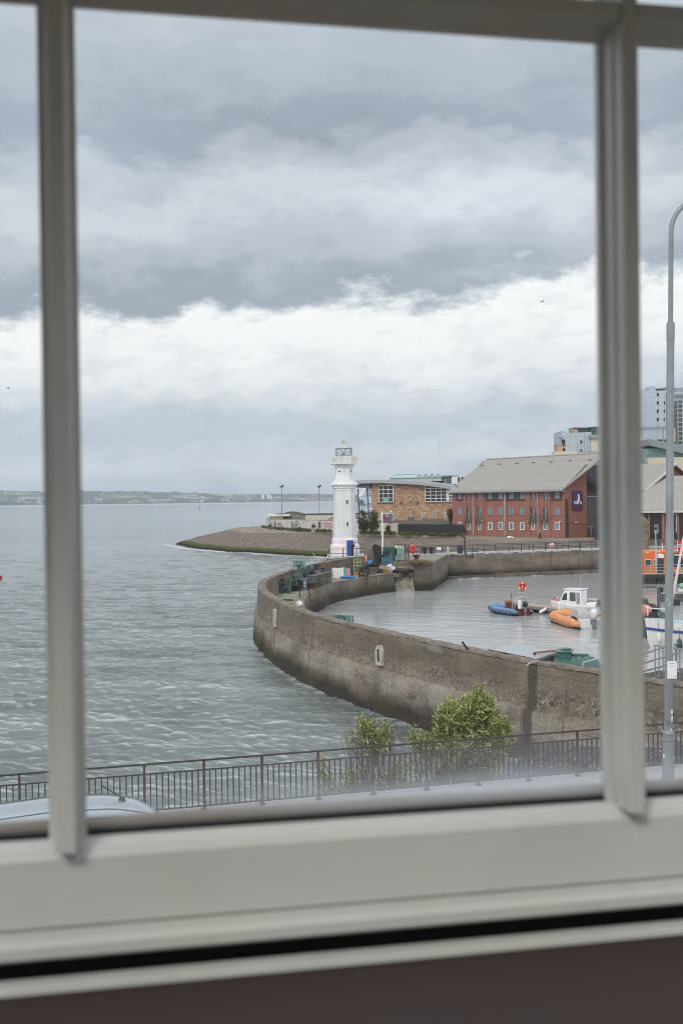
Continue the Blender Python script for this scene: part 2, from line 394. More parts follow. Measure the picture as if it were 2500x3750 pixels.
            c = t.mix(1.0, c, t.ramp(t.noise(t.coord('Object', (.05, .24, 1)), 1.0, 6, .68, .3), [(.36, .70), (.64, 1.28)]), 'MULTIPLY')
            t.rough(t.math('ADD', rough, t.math('MULTIPLY', fo, .4)))
        else: t.rough(rough)
        # the far sheet passes in a paler base for its sunlit strip
        t.rgb(c); t.b.inputs['IOR'].default_value = 1.333
        return t.mat
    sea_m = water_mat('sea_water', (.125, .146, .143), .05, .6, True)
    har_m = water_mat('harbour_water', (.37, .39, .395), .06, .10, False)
    fr = np.hypot(verts[faces[:, 0], 0], verts[faces[:, 0], 1])
    t = NT('sunlit_water'); t.rgb((.5, .52, .53)).rough(.3)
    t.b.inputs['IOR'].default_value = 1.33
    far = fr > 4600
    make('sea', ~finside & ~far, sea_m); make('harbour_water', finside & ~far, har_m); make('far_water', far, water_mat('far_water', (.40, .42, .43), .35, .05, False))  # sunlight on the far sea is put into its paler base colour
build_water()

# ================================================================== ground sheets
def concrete(name, base=(.215,.178,.138), wet=True, agg=True):
    t = NT(name); tc = t.nd('ShaderNodeTexCoord'); uv = tc.outputs['UV']; ob = t.coord('Object')
    def m(vec, sx, sy, ox=0):
        mp = t.nd('ShaderNodeMapping'); t.L.new(vec, mp.inputs[0]); mp.inputs['Scale'].default_value = (sx, sy, 1); mp.inputs['Location'].default_value = (ox, ox*.3, 0); return mp.outputs[0]
    s = t.sep(uv); z = s[1]
    c = t.ramp(t.noise(m(uv, .35, .8), 1.0, 8, .65), [(.28, tuple(x*.52 for x in base)), (.5, base), (.72, tuple(x*1.6 for x in base))])
    # vertical weather streaks
    st = t.noise(m(uv, 1.6, .12, 3), 1.0, 7, .68, .3); c = t.mix(t.ramp(st, [(.47, 0.0), (.75, .55)]), c, tuple(x*.5 for x in base))
    st2 = t.noise(m(uv, 1.1, .10, 8), 1.0, 7, .7); c = t.mix(t.ramp(st2, [(.56, 0.0), (.75, .55)]), c, (.40,.38,.35))
    if agg:
        # crumbled band where the facing has fallen off, with exposed aggregate
        wob = t.math('ADD', z, t.math('MULTIPLY', t.math('SUBTRACT', t.noise(m(uv, .18, .5, 5), 1.0, 6, .65), .5), 1.5))
        band = t.ramp(t.math('DIVIDE', wob, 4.0), [(.44, 0.0), (.50, 1.0), (.66, 1.0), (.74, 0.0)])
        band2 = t.ramp(t.math('DIVIDE', wob, 4.0), [(.22, 0.0), (.28, .8), (.34, .8), (.40, 0.0)])
        br = t.math('MAXIMUM', band, band2); br = t.math('MULTIPLY', br, t.ramp(t.noise(m(uv, .5, 1.2, 2), 1.0, 6, .7), [(.42, 0.0), (.56, 1.0)]))
        vo = t.voro(m(uv, 9, 10), 1.0, 'F1', 'Color'); vs = t.sep(vo)[0]
        ac = t.ramp(vs, [(0.0, (.06,.05,.04)), (.35, (.14,.115,.095)), (.8, (.22,.185,.155)), (1.0, (.33,.29,.255))])
        c = t.mix(t.math('MULTIPLY', br, .85), c, ac)
        spk = t.ramp(t.sep(t.voro(m(uv, 13, 13, 7), 1.0, 'F1', 'Color'))[1], [(.965, 0.0), (.98, 1.0)]); c = t.mix(t.math('MULTIPLY', spk, .5), c, (.42,.385,.35))
        pal = t.ramp(t.noise(m(uv, .16, .7, 12), 1.0, 6, .6), [(.58, 0.0), (.68, .65)]); c = t.mix(pal, c, (.36,.345,.32))
    if agg:
        # the older upper lift is darker; the skirt under the ledge is patched with paler render and runs of lime
        up_ = t.ramp(t.math('DIVIDE', t.math('ADD', z, t.math('MULTIPLY', t.math('SUBTRACT', t.noise(m(uv, .3, .6, 21), 1.0, 5, .6), .5), .9)), 4.0), [(.60, 0.0), (.72, .42)]); c = t.mix(up_, c, (.105,.088,.068))
        lo_ = t.ramp(t.math('DIVIDE', t.math('ADD', z, t.math('MULTIPLY', t.math('SUBTRACT', t.noise(m(uv, .22, .9, 25), 1.0, 6, .65), .5), 1.3)), 4.0), [(.24, 0.0), (.31, .7), (.44, .7), (.50, 0.0)])
        lo_ = t.math('MULTIPLY', lo_, t.ramp(t.noise(m(uv, .35, .5, 27), 1.0, 6, .7), [(.44, 0.0), (.60, 1.0)])); c = t.mix(lo_, c, (.36,.335,.295))
        lim = t.ramp(t.noise(m(uv, 3.2, .16, 29), 1.0, 5, .65), [(.63, 0.0), (.70, .7)]); c = t.mix(t.math('MULTIPLY', lim, t.ramp(t.math('DIVIDE', z, 4.0), [(.18, 0.0), (.3, 1.0), (.62, 1.0), (.75, 0.0)])), c, (.50,.47,.43))
        drk = t.ramp(t.noise(m(uv, 2.1, .10, 35), 1.0, 5, .65), [(.60, 0.0), (.68, .65)]); c = t.mix(drk, c, (.060,.050,.042))
    if wet:
        wz = t.math('ADD', z, t.math('MULTIPLY', t.math('SUBTRACT', t.noise(m(uv, .25, .3, 4), 1.0, 5, .6), .5), 1.5))
        w = t.ramp(t.math('DIVIDE', wz, 2.0), [(.26, 1.0), (.70, 0.0)]); c = t.mix(t.math('MULTIPLY', w, .94), c, (.030,.026,.020))
        gz = t.ramp(t.math('DIVIDE', wz, 1.2), [(.2, 0.0), (.4, 1.0), (.75, 0.0)]); gm = t.ramp(t.noise(m(uv, .12, .3, 31), 1.0, 4, .6), [(.55, 0.0), (.66, .8)])
        c = t.mix(t.math('MULTIPLY', gz, gm), c, (.06,.075,.012))
        br2 = t.ramp(t.noise(m(uv, .2, .5, 17), 1.0, 5, .6), [(.5, 0.0), (.7, .5)]); c = t.mix(t.math('MULTIPLY', br2, t.ramp(t.math('DIVIDE', wz, 3.0), [(.1, 1.0), (.6, 0.0)])), c, (.16,.10,.06))
    if agg:
        # lift lines and day joints of the poured wall, and one dark seep stripe with its green tuft
        jz = t.math('LESS_THAN', t.math('ABSOLUTE', t.math('SUBTRACT', t.math('FRACT', t.math('ADD', t.math('DIVIDE', z, .62), t.math('MULTIPLY', t.noise(m(uv, .3, .3, 6), 1.0, 3, .5), .25))), .5)), .022)
        jx = t.math('LESS_THAN', t.math('ABSOLUTE', t.math('SUBTRACT', t.math('FRACT', t.math('DIVIDE', s[0], 4.1)), .5)), .006)
        jm = t.math('MULTIPLY', t.math('MAXIMUM', jz, jx), t.ramp(t.noise(m(uv, .9, .9, 14), 1.0, 4, .6), [(.40, 0.0), (.60, .8)])); c = t.mix(jm, c, tuple(x*.38 for x in base))
        for sx_, wd, st_ in ((SEEP, .33, .78), (SEEP+22, .12, .5), (SEEP+31, .2, .35)):
            sw = t.math('ADD', s[0], t.math('MULTIPLY', t.math('SUBTRACT', t.noise(m(uv, .8, .8, 2), 1.0, 4, .6), .5), .22)); sm_ = t.ramp(t.math('DIVIDE', t.math('ABSOLUTE', t.math('SUBTRACT', sw, sx_)), wd), [(.6, 1.0), (1.0, 0.0)]); c = t.mix(t.math('MULTIPLY', sm_, st_), c, (.055,.047,.040))
    t.rgb(c).rough(.88); t.b.inputs['Specular IOR Level'].default_value = .25
    h = t.math('ADD', t.noise(m(uv, 4, 6), 1.0, 8, .7), t.math('MULTIPLY', t.voro(m(uv, 8, 9), 1.0), .6)); t.bump(h, .7, .06)
    return t.mat
_i = int(np.argmin(np.abs(OC[:,0]/OC[:,1]-(1930-1250)/4500)+1e3*(OC[:,1]>60))); SEEP = float(np.r_[0, np.cumsum(np.hypot(*np.diff(OC, axis=0).T))][_i])
CONC = concrete('pier_concrete'); CONC2 = concrete('quay_concrete', (.17,.145,.118), True, False)
DECKM = M('deck_concrete', (.235,.21,.18), .9, .35, 1.2, .3, dirt=(.12,.10,.08))
TOPM = M('coping_concrete', (.175,.145,.12), .92, .4, 2.5, .6, dirt=(.10,.085,.06))
PAVE = M('paving', (.36,.36,.36), .9, .12, 2.0, .15)
ROADM = M('asphalt', (.055,.055,.056), .9, .25, 6, .2)
def strip_uv(curve):
    d = np.r_[0, np.cumsum(np.hypot(*np.diff(curve, axis=0).T))]; return d
def normals(curve):                           # to the left of the direction of travel
    t = np.gradient(curve, axis=0); t /= np.linalg.norm(t, axis=1)[:, None]; return np.stack([-t[:,1], t[:,0]], 1)
def fbm(x, y, z=0.0, o=4): return mnoise.fractal((x, y, z), .6, 2.1, o, noise_basis='PERLIN_ORIGINAL')

pier = thing('pier', 'long curved concrete pier with a high outer parapet wall, sweeping round to the lighthouse', 'pier', (0,0,0))
def build_pier():
    s = strip_uv(OC); n = normals(OC)            # travel goes near -> far; left of travel = seaward (west)
    # cross-section: (seaward offset, height)
    prof = [(-.62,DECKZ-.1),(-.60,2.5),(-.57,3.2),(-.55,3.62),(-.50,3.74),(-.28,3.78),(-.04,3.74),(0,3.64),(.02,3.3),(.05,2.9),(.07,2.5),(.08,2.12),(.10,1.98),(.26,1.94),(.29,1.85),(.31,1.5),(.33,1.1),(.35,.7),(.37,.3),(.40,-.1),(.45,-1.2)]
    def drop(i, z): return -.24*max(0, min(1, (OC[i][1]-84)/20))*max(0, min(1, (z-1.9)/1.2))
    def fn(i, j):
        o, z = prof[j]; x, y = OC[i] + n[i]*o; z += drop(i, z)
        amp = .05 if j not in (0, 20) else 0
        d = fbm(s[i]*.9, z*1.3+o, 3.1)*amp + fbm(s[i]*3.3, z*3+o, 8.2)*amp*.5
        dz = 0
        if 3 <= j <= 7: dz = fbm(s[i]*1.4, o*3, 5)*.05 + fbm(s[i]*4.7, o*5, 9)*.035
        if 11 <= j <= 14: dz = fbm(s[i]*.8, 1, 5)*.05
        return (x+n[i][0]*d, y+n[i][1]*d, z+dz)
    m = MB(); m.grid(fn, len(OC), len(prof)); uv = [(s[i], max(prof[j][1], -1)) for j in range(len(prof)) for i in range(len(OC))]
    m.build('parapet_wall', CONC, pier, smooth=True, uv=uv)
    # rubble-topped coping, a band 1-3 cm proud of the wall head
    prof2 = [(-.575,3.70),(-.54,3.775),(-.28,3.83),(0.0,3.785),(.035,3.68)]
    def f2(i, j):
        o, z = prof2[j]; x, y = OC[i] + n[i]*o; k = fbm(s[i]*2.2, o*3, 15)*.05 + fbm(s[i]*6.1, o*7, 19)*.035
        return (x+n[i][0]*k*.4, y+n[i][1]*k*.4, z+k+drop(i, z))
    m = MB(); m.grid(f2, len(OC), 5); m.build('wall_coping', TOPM, pier, smooth=True)
    # deck
    si = strip_uv(IC); ni = normals(IC)
    m = MB(); K = 220
    oi = np.stack([np.interp(np.linspace(0,s[-1],K), s, OC[:,k]) for k in (0,1)], 1); on_ = np.stack([np.interp(np.linspace(0,s[-1],K), s, n[:,k]) for k in (0,1)], 1)
    ii = np.stack([np.interp(np.linspace(0,si[-1],K), si, IC[:,k]) for k in (0,1)], 1)
    def f3(i, j):
        a = oi[i]-on_[i]*.6; p = a + (ii[i]-a)*(j/8); return (p[0], p[1], DECKZ + fbm(p[0]*.5, p[1]*.5, 2)*.03)
    m.grid(f3, K, 9); m.build('deck', DECKM, pier, smooth=True)
    m = MB(); m.prism([(.2-.6,134),(5.6,133.2),(7.3,135.6),(5.2,140),(-1,140)], 1.5, DECKZ-.01); m.build('deck_apron', DECKM, pier)
    # inner face
    pi = [(-.55,DECKZ+.005),(-.1,DECKZ+.02),(0,DECKZ-.06),(.02,1.5),(.03,1.0),(.10,.86),(.14,.5),(.18,0),(.25,-1)]
    def f4(i, j):
        o, z = pi[j]; d = (fbm(si[i]*1.1, z*2, 4)*.05 + fbm(si[i]*3.7, z*4, 6)*.03) if j > 1 else 0
        x, y = IC[i] - ni[i]*(o+d); return (x, y, z + (fbm(si[i]*2, j, 8)*.03 if 0 < j < 3 else 0))
    m = MB(); m.grid(f4, len(IC), len(pi)); uv = [(si[i]+40, pi[j][1]) for j in range(len(pi)) for i in range(len(IC))]
    m.build('harbour_face', CONC2, pier, smooth=True, uv=uv)
    # arched openings with pale surrounds, drain hole
    def opening(px, py, w, h, arch, name='arched_recess'):
        # find wall point for this column
        best = None
        for i in range(2, len(OC)-2):
            d = ray(px, py); t = OC[i][1]/d.y
            e = abs(d.x*t - OC[i][0])
            if OC[i][1] < 95 and (best is None or e < best[0]): best = (e, i)
        i = best[1]; p = OC[i]; nn = n[i]; d = ray(px, py); z = CAMZ + d.z*(p[1]/d.y)
        rz = math.atan2(nn[1], nn[0]) + math.pi/2
        fm = MB(); ou = [(-w/2,-h/2),(w/2,-h/2),(w/2,h/2-w*.5)]; inn = [(-w*.24,-h/2+h*.18),(w*.24,-h/2+h*.18),(w*.24,h/2-w*.5)]
        if arch:
            for k in range(1, 8): a = math.pi*k/8; ou.append((w/2*math.cos(a), h/2-w*.5+w*.5*math.sin(a))); inn.append((w*.24*math.cos(a), h/2-w*.5+w*.24*math.sin(a)))
        ou.append((-w/2,h/2-w*.5)); inn.append((-w*.24,h/2-w*.5)); q = len(ou)
        vs = []
        for (a, b), (c, e) in zip(ou, inn):
            k = fbm(a*9+px, b*9, 2)*.03
            vs += [(a+k, -.20, b+k), (c, -.20, e), (a+k, .1, b+k), (c, .1, e)]
        fs = []
        for k in range(q):
            a, b = 4*k, 4*((k+1) % q); fs += [(a, b, b+1, a+1), (a, a+2, b+2, b), (a+1, b+1, b+3, a+3)]
        fm.add(vs, fs); o = fm.build(name, M('pale_render', (.46,.445,.41), .9, .3, 6, .4, dirt=(.25,.23,.2)), pier); o.location = (p[0], p[1], z); o.rotation_euler = (0,0,rz)
        bm_ = MB(); bm_.xprism(inn, -.165, -.10); b = bm_.build('recess_back', M('recess_dark', (.06,.055,.05), .9), o)
    opening(1403, 2399, .62, .95, True); opening(1012, 2262, .66, 1.1, True)
    # iron ladders with hooped tops at the inner edge
    iron = M('rusty_iron', (.075,.048,.036), .8, .4, 8)
    def ladder(px, py, d, down):
        i = int(np.argmin(np.hypot(IC[:,0]-(px-1250)/F*d, IC[:,1]-d))); p = IC[i]; nn = -ni[i]; tt = np.array([nn[1], -nn[0]])
        mm = MB()
        for sgn in (-.17, .17):
            b = p + tt*sgn; pts = [(b[0]+nn[0]*.28, b[1]+nn[1]*.28, down)]
            pts += [(b[0]+nn[0]*.28, b[1]+nn[1]*.28, DECKZ+.35)]
            for k in range(1, 9): a = math.pi*k/8; pts.append((b[0]+nn[0]*(.28-.42*(1-math.cos(a))), b[1]+nn[1]*(.28-.42*(1-math.cos(a))), DECKZ+.35+.42*math.sin(a)))
            pts.append((b[0]-nn[0]*.55, b[1]-nn[1]*.55, DECKZ-.02)); mm.tube(pts, .045, 6)
        for k in range(int((DECKZ-down)/.3)):
            z = down+.2+k*.3; a = p+nn*.28-tt*.17; b = p+nn*.28+tt*.17; mm.tube([(a[0],a[1],z),(b[0],b[1],z)], .03, 5)
        mm.build('ladder', iron, pier, smooth=True)
    ladder(1128, 2200, 102.5, -.3); ladder(1345, 2120, 127, .2)
    # landing steps down to the water
    st = MB(); a = Vector((5.55,133.15)); b = Vector((7.55,133.45)); away = Vector((.05,.30))
    N_ = 9; hz = (DECKZ+.15)/N_
    for k in range(N_):
        o0 = Vector((.42,2.6))*(k/N_); q = [a+o0, b+o0, b+Vector((.42,2.6))+Vector((0,.4)), a+Vector((.42,2.6))+Vector((0,.4))]
        st.prism([(v.x,v.y) for v in q], -.6 if k == 0 else -.15+hz*k, -.15+hz*(k+1))
    st.build('landing_steps', M('step_stone', (.36,.33,.29), .9, .3, 2, .4, dirt=(.13,.11,.09)), pier, bevel=.03)
    sk = MB(); sk.yprism([(133.3,-.4),(133.3,.1),(136.1,DECKZ+.1),(136.4,DECKZ+.1),(136.4,-.4)], 0, .16); o = sk.build('step_kerb', M('step_stone', (0,0,0)), pier); o.location = (7.62,0,0)
build_pier()

# raised pier head, lighthouse platform, north quay: one quay thing
quay = thing('quay', 'brown concrete harbour quay with a raised pier head under the lighthouse', 'quay', (0,0,0))
def wall_prism(name, poly, z0, z1, mat, parent, sub=.6, rough=.06, top=None):
    "prism with subdivided, weathered walls and a separate top"
    pts = []
    for i in range(len(poly)):
        a, b = np.array(poly[i], float), np.array(poly[(i+1) % len(poly)], float); k = max(1, int(np.linalg.norm(b-a)/sub)); pts += [a+(b-a)*j/k for j in range(k)]
    P = np.array(pts); n = len(P); area = np.sum(P[:,0]*np.roll(P[:,1],-1)-np.roll(P[:,0],-1)*P[:,1])
    if area < 0: P = P[::-1]
    s = np.r_[0, np.cumsum(np.hypot(*np.diff(np.vstack([P, P[:1]]), axis=0).T))]; t = np.roll(P,-1,0)-np.roll(P,1,0); t /= np.linalg.norm(t,axis=1)[:,None]+1e-9; nn = np.stack([t[:,1],-t[:,0]],1)
    zs = np.linspace(z0, z1, max(3, int((z1-z0)/.3)+1)); m = MB(); uv = []
    for z in zs:
        for i in range(n+1):
            k = i % n; d = fbm(s[i if i < n else 0]*1.2, z*2, 7)*rough + fbm(s[i if i < n else 0]*4, z*5, 3)*rough*.6; m.v.append((P[k][0]+nn[k][0]*d, P[k][1]+nn[k][1]*d, z)); uv.append((s[i]+11, z))
    for j in range(len(zs)-1):
        for i in range(n): a = j*(n+1)+i; m.f.append((a, a+1, a+n+2, a+n+1)); m.m.append(0)
    m.build(name, mat, parent, smooth=True, uv=uv)
    m = MB(); m.prism([tuple(p) for p in P], z1-.12, z1+.02); m.build((top or name+'_top'), PAVE if top in ('platform_top','quay_walkway') else DECKM, parent)
wall_prism('pier_head', [(7.8,133.35),(9.75,133.45),(13.0,151.6),(-1.6,151.6),(-1.6,139.2),(3.6,139.0),(7.8,136.6)], -1, HEADZ, CONC2, quay, top='pier_head_top')
wall_prism('lighthouse_platform', [(-1.75,138.4),(3.3,139.6),(3.6,150.2),(-1.75,150.2)], -1, 3.42, CONC2, quay, top='platform_top')
wall_prism('harbour_wall', [(12.6,152.6),(33.8,161.4),(60,172),(58.3,176.2),(10.9,156.75),(3.7,155.5),(3.7,152.6)], -1, 3.03, CONC2, quay, top='quay_walkway')
# ledge along the foot of the harbour wall
m = MB(); d = Vector((21.2,8.8)).normalized(); nrm = Vector((d.y,-d.x))
for a, b, z in ((7, 42, .42), (0, 6.8, .30)):
    p = Vector((12.6,152.6)); q = [p+d*a, p+d*a+nrm*.7, p+d*b+nrm*.7, p+d*b]; m.prism([tuple(v) for v in q], -1, z)
m.build('wall_footing', M('wet_concrete', (.13,.115,.095), .8, .4, 1.2, .4, dirt=(.05,.045,.035)), quay)
# chunky stub wall where the parapet meets the head
wall_prism('stub_wall', [(2.75,138.9),(4.15,139.3),(4.0,141.0),(2.6,140.6)], 1.5, 4.45, CONC2, quay, rough=.12)
wall_prism('parapet_return', [(.2,136.2),(2.75,139.0),(2.3,139.4),(-.40,136.5)], 1.5, 3.55, CONC2, quay)

# headland: rubble slope from the water to the path, with weed at its foot
def build_headland():
    rows = [  # shoreline, weed edge, brink, plateau edge, far edge; from the west tip round to the quay
        [(-40.5,291,-.4),(-33.2,265,-.4),(-22.9,242.5,-.4),(-18.5,238,-.4),(-9.8,223,-.4),(-2,213,-.4),(4,200,-.4),(4,168,-.4),(7,156.8,2.6),(33,165.6,2.6),(60,176.6,2.6)],
        [(-38,291,.55),(-31.5,267,.75),(-22,244.5,.8),(-17.8,240,.8),(-9.3,225.5,.8),(-1.4,215.5,.8),(5,202,.9),(6,172,1.8),(8.5,158.5,3.06),(33.5,167.2,3.06),(60.5,178.2,3.06)],
        [(-33,288,1.9),(-27,274,3.2),(-20.2,252,3.6),(-17,249,3.65),(-10.9,246,3.7),(-1.8,236,3.7),(4,221,3.7),(17.5,205.5,3.7),(26,196,3.7),(38.5,181.5,3.7),(66,188,3.7)],
        [(-29,287,2.6),(-24.5,279,3.9),(-20,268,3.95),(-17,262,3.95),(-10,256,3.9),(0,247,3.8),(8,236,3.75),(22,228,3.75),(42,216,3.75),(60,205,3.75),(75,198,3.75)],
        [(-30,293,.5),(-25,293,3.7),(-18,296,3.95),(-8,300,3.9),(5,300,3.9),(20,300,3.8),(40,300,3.8),(60,300,3.8),(90,300,3.8),(120,300,3.8),(160,300,3.8)],
        [(-30,298,-1),(-25,302,-1),(-18,306,-1),(-8,312,-1),(5,330,-1),(20,330,3.8),(40,400,3.8),(60,500,3.8),(150,620,3.8),(300,620,3.8),(420,620,3.8)]]
    C = [catmull3(r, 90) for r in rows]
    m = MB(); sub = [6, 14, 6, 6, 4]; V = []
    for a in range(len(C)-1):
        for k in range(sub[a]): V.append(C[a]+(C[a+1]-C[a])*(k/sub[a]))
    V.append(C[-1]); V = np.array(V)
    for j in range(V.shape[0]):
        for i in range(V.shape[1]):
            x, y, z = V[j, i]; am = .16 if 6 <= j < 20 else (.25 if j < 6 else .05); z += fbm(x*.5, y*.5, 1)*am + fbm(x*2, y*2, 4)*am*.4; m.v.append((x, y, z))
    nu = V.shape[1]
    for j in range(V.shape[0]-1):
        for i in range(nu-1):
            a = j*nu+i; m.f.append((a, a+1, a+nu+1, a+nu)); m.m.append(0)
    t = NT('rubble_slope'); ob = t.coord(); z = t.sep(ob)[2]
    vo = t.voro(t.coord('Object', (1.1,1.1,2.2)), 2.2, 'F1', 'Color'); vd = t.voro(t.coord('Object', (1.1,1.1,2.2)), 2.2, 'F1')
    stone = t.ramp(t.sep(vo)[0], [(0, (.085,.066,.055)), (.5, (.145,.118,.10)), (1, (.215,.185,.165))]); big = t.noise(t.coord('Object', (.08,.3,1)), 1, 6, .65)
    stone = t.mix(t.ramp(big, [(.35, 0.0), (.7, .7)]), stone, (.215,.18,.155))
    zz = t.math('ADD', z, t.math('MULTIPLY', t.math('SUBTRACT', t.noise(ob, .6, 6, .7), .5), .5))
    weed = t.ramp(t.math('DIVIDE', zz, 4.0), [(.0, (.018,.016,.012)), (.09, (.022,.02,.012)), (.115, (.055,.066,.016)), (.21, (.072,.08,.028)), (.25, (.14,.115,.095))])
    c = t.mix(t.ramp(t.math('DIVIDE', zz, 4.0), [(.235, 0.0), (.26, 1.0)]), weed, stone)
    path = t.ramp(t.math('DIVIDE', zz, 4.0), [(.865, 0.0), (.90, 1.0)]); pc = t.ramp(t.noise(ob, .5, 6, .7), [(.3, (.12,.115,.055)), (.5, (.26,.22,.17)), (.7, (.34,.29,.22))]); c = t.mix(path, c, pc)
    t.rgb(c).rough(.92); t.b.inputs['Specular IOR Level'].default_value = .2; t.bump(t.math('ADD', vd, t.noise(ob, 3, 6, .7)), .5, .25)
    tag(m.build('headland', t.mat, smooth='all'), kind='structure')
def catmull3(pts, n):
    P = np.array(pts, float); d = np.r_[0, np.cumsum(np.linalg.norm(np.diff(P[:,:2], axis=0), axis=1))]; d /= d[-1]; t = np.linspace(0, 1, n)
    u = np.linspace(0, 1, len(P)); return np.stack([np.interp(t, u, P[:,k]) for k in range(3)], 1)
build_headland()

# street side: pavement on the sea wall, shingle at its foot
RU = Vector((10.37, 3.3)).normalized(); RP = Vector((-4.51, 27.6))      # railing line
def rail_pt(s, off=0.0): p = RP + RU*s + Vector((-RU.y, RU.x))*off; return (p.x, p.y)
GZ = 2.95
def build_street():
    m = MB(); a, b = rail_pt(-40, .35), rail_pt(45, .35); a2, b2 = rail_pt(-40, -4.0), rail_pt(45, -4.0)
    m.prism([a, b, b2, a2], -1, GZ); o = m.build('pavement', PAVE); tag(o, kind='structure')
    m = MB(); c, d = rail_pt(-40, -4.15), rail_pt(45, -4.15); m.prism([a2, b2, d, c], 2.0, GZ+.005); tag(m.build('kerb', M('kerb_stone', (.42,.41,.40), .9, .2)), kind='structure')
    m = MB(); e, f = rail_pt(-40, -30), rail_pt(45, -30); m.prism([c, d, f, e], 2.0, GZ-.12); tag(m.build('road', ROADM), kind='structure')
    m = MB(); g, h = rail_pt(-60, .36), rail_pt(60, .36)
    def f(i, j):
        s = -4 + i*.4; o = .3 + j*.45; p = rail_pt(s, o); x = p[0]
        z = 1.5*smooth(((x-2.6)-.10*o)/5.5)+ -.55 + .9*smooth((x-7)/5) + fbm(p[0]*.9, p[1]*.9, 3)*.22 + fbm(p[0]*3, p[1]*3, 6)*.08
        z += max(0, 1.0-o*.5)*.8*smooth((x-2)/3)
        return (p[0], p[1], z)
    def smooth(x): x = max(0, min(1, x)); return x*x*(3-2*x)
    m.grid(f, 110, 50); t = NT('shingle'); ob = t.coord(); z = t.sep(ob)[2]
    vo = t.voro(ob, 5, 'F1', 'Color'); cc = t.ramp(t.sep(vo)[0], [(0, (.02,.019,.018)), (.6, (.06,.055,.05)), (.93, (.12,.11,.10)), (1, (.36,.34,.32))])
    t.rgb(cc).rough(.85); t.bump(t.voro(ob, 5), .8, .1); tag(m.build('shingle_beach', t.mat, smooth='all'), kind='structure')
build_street()
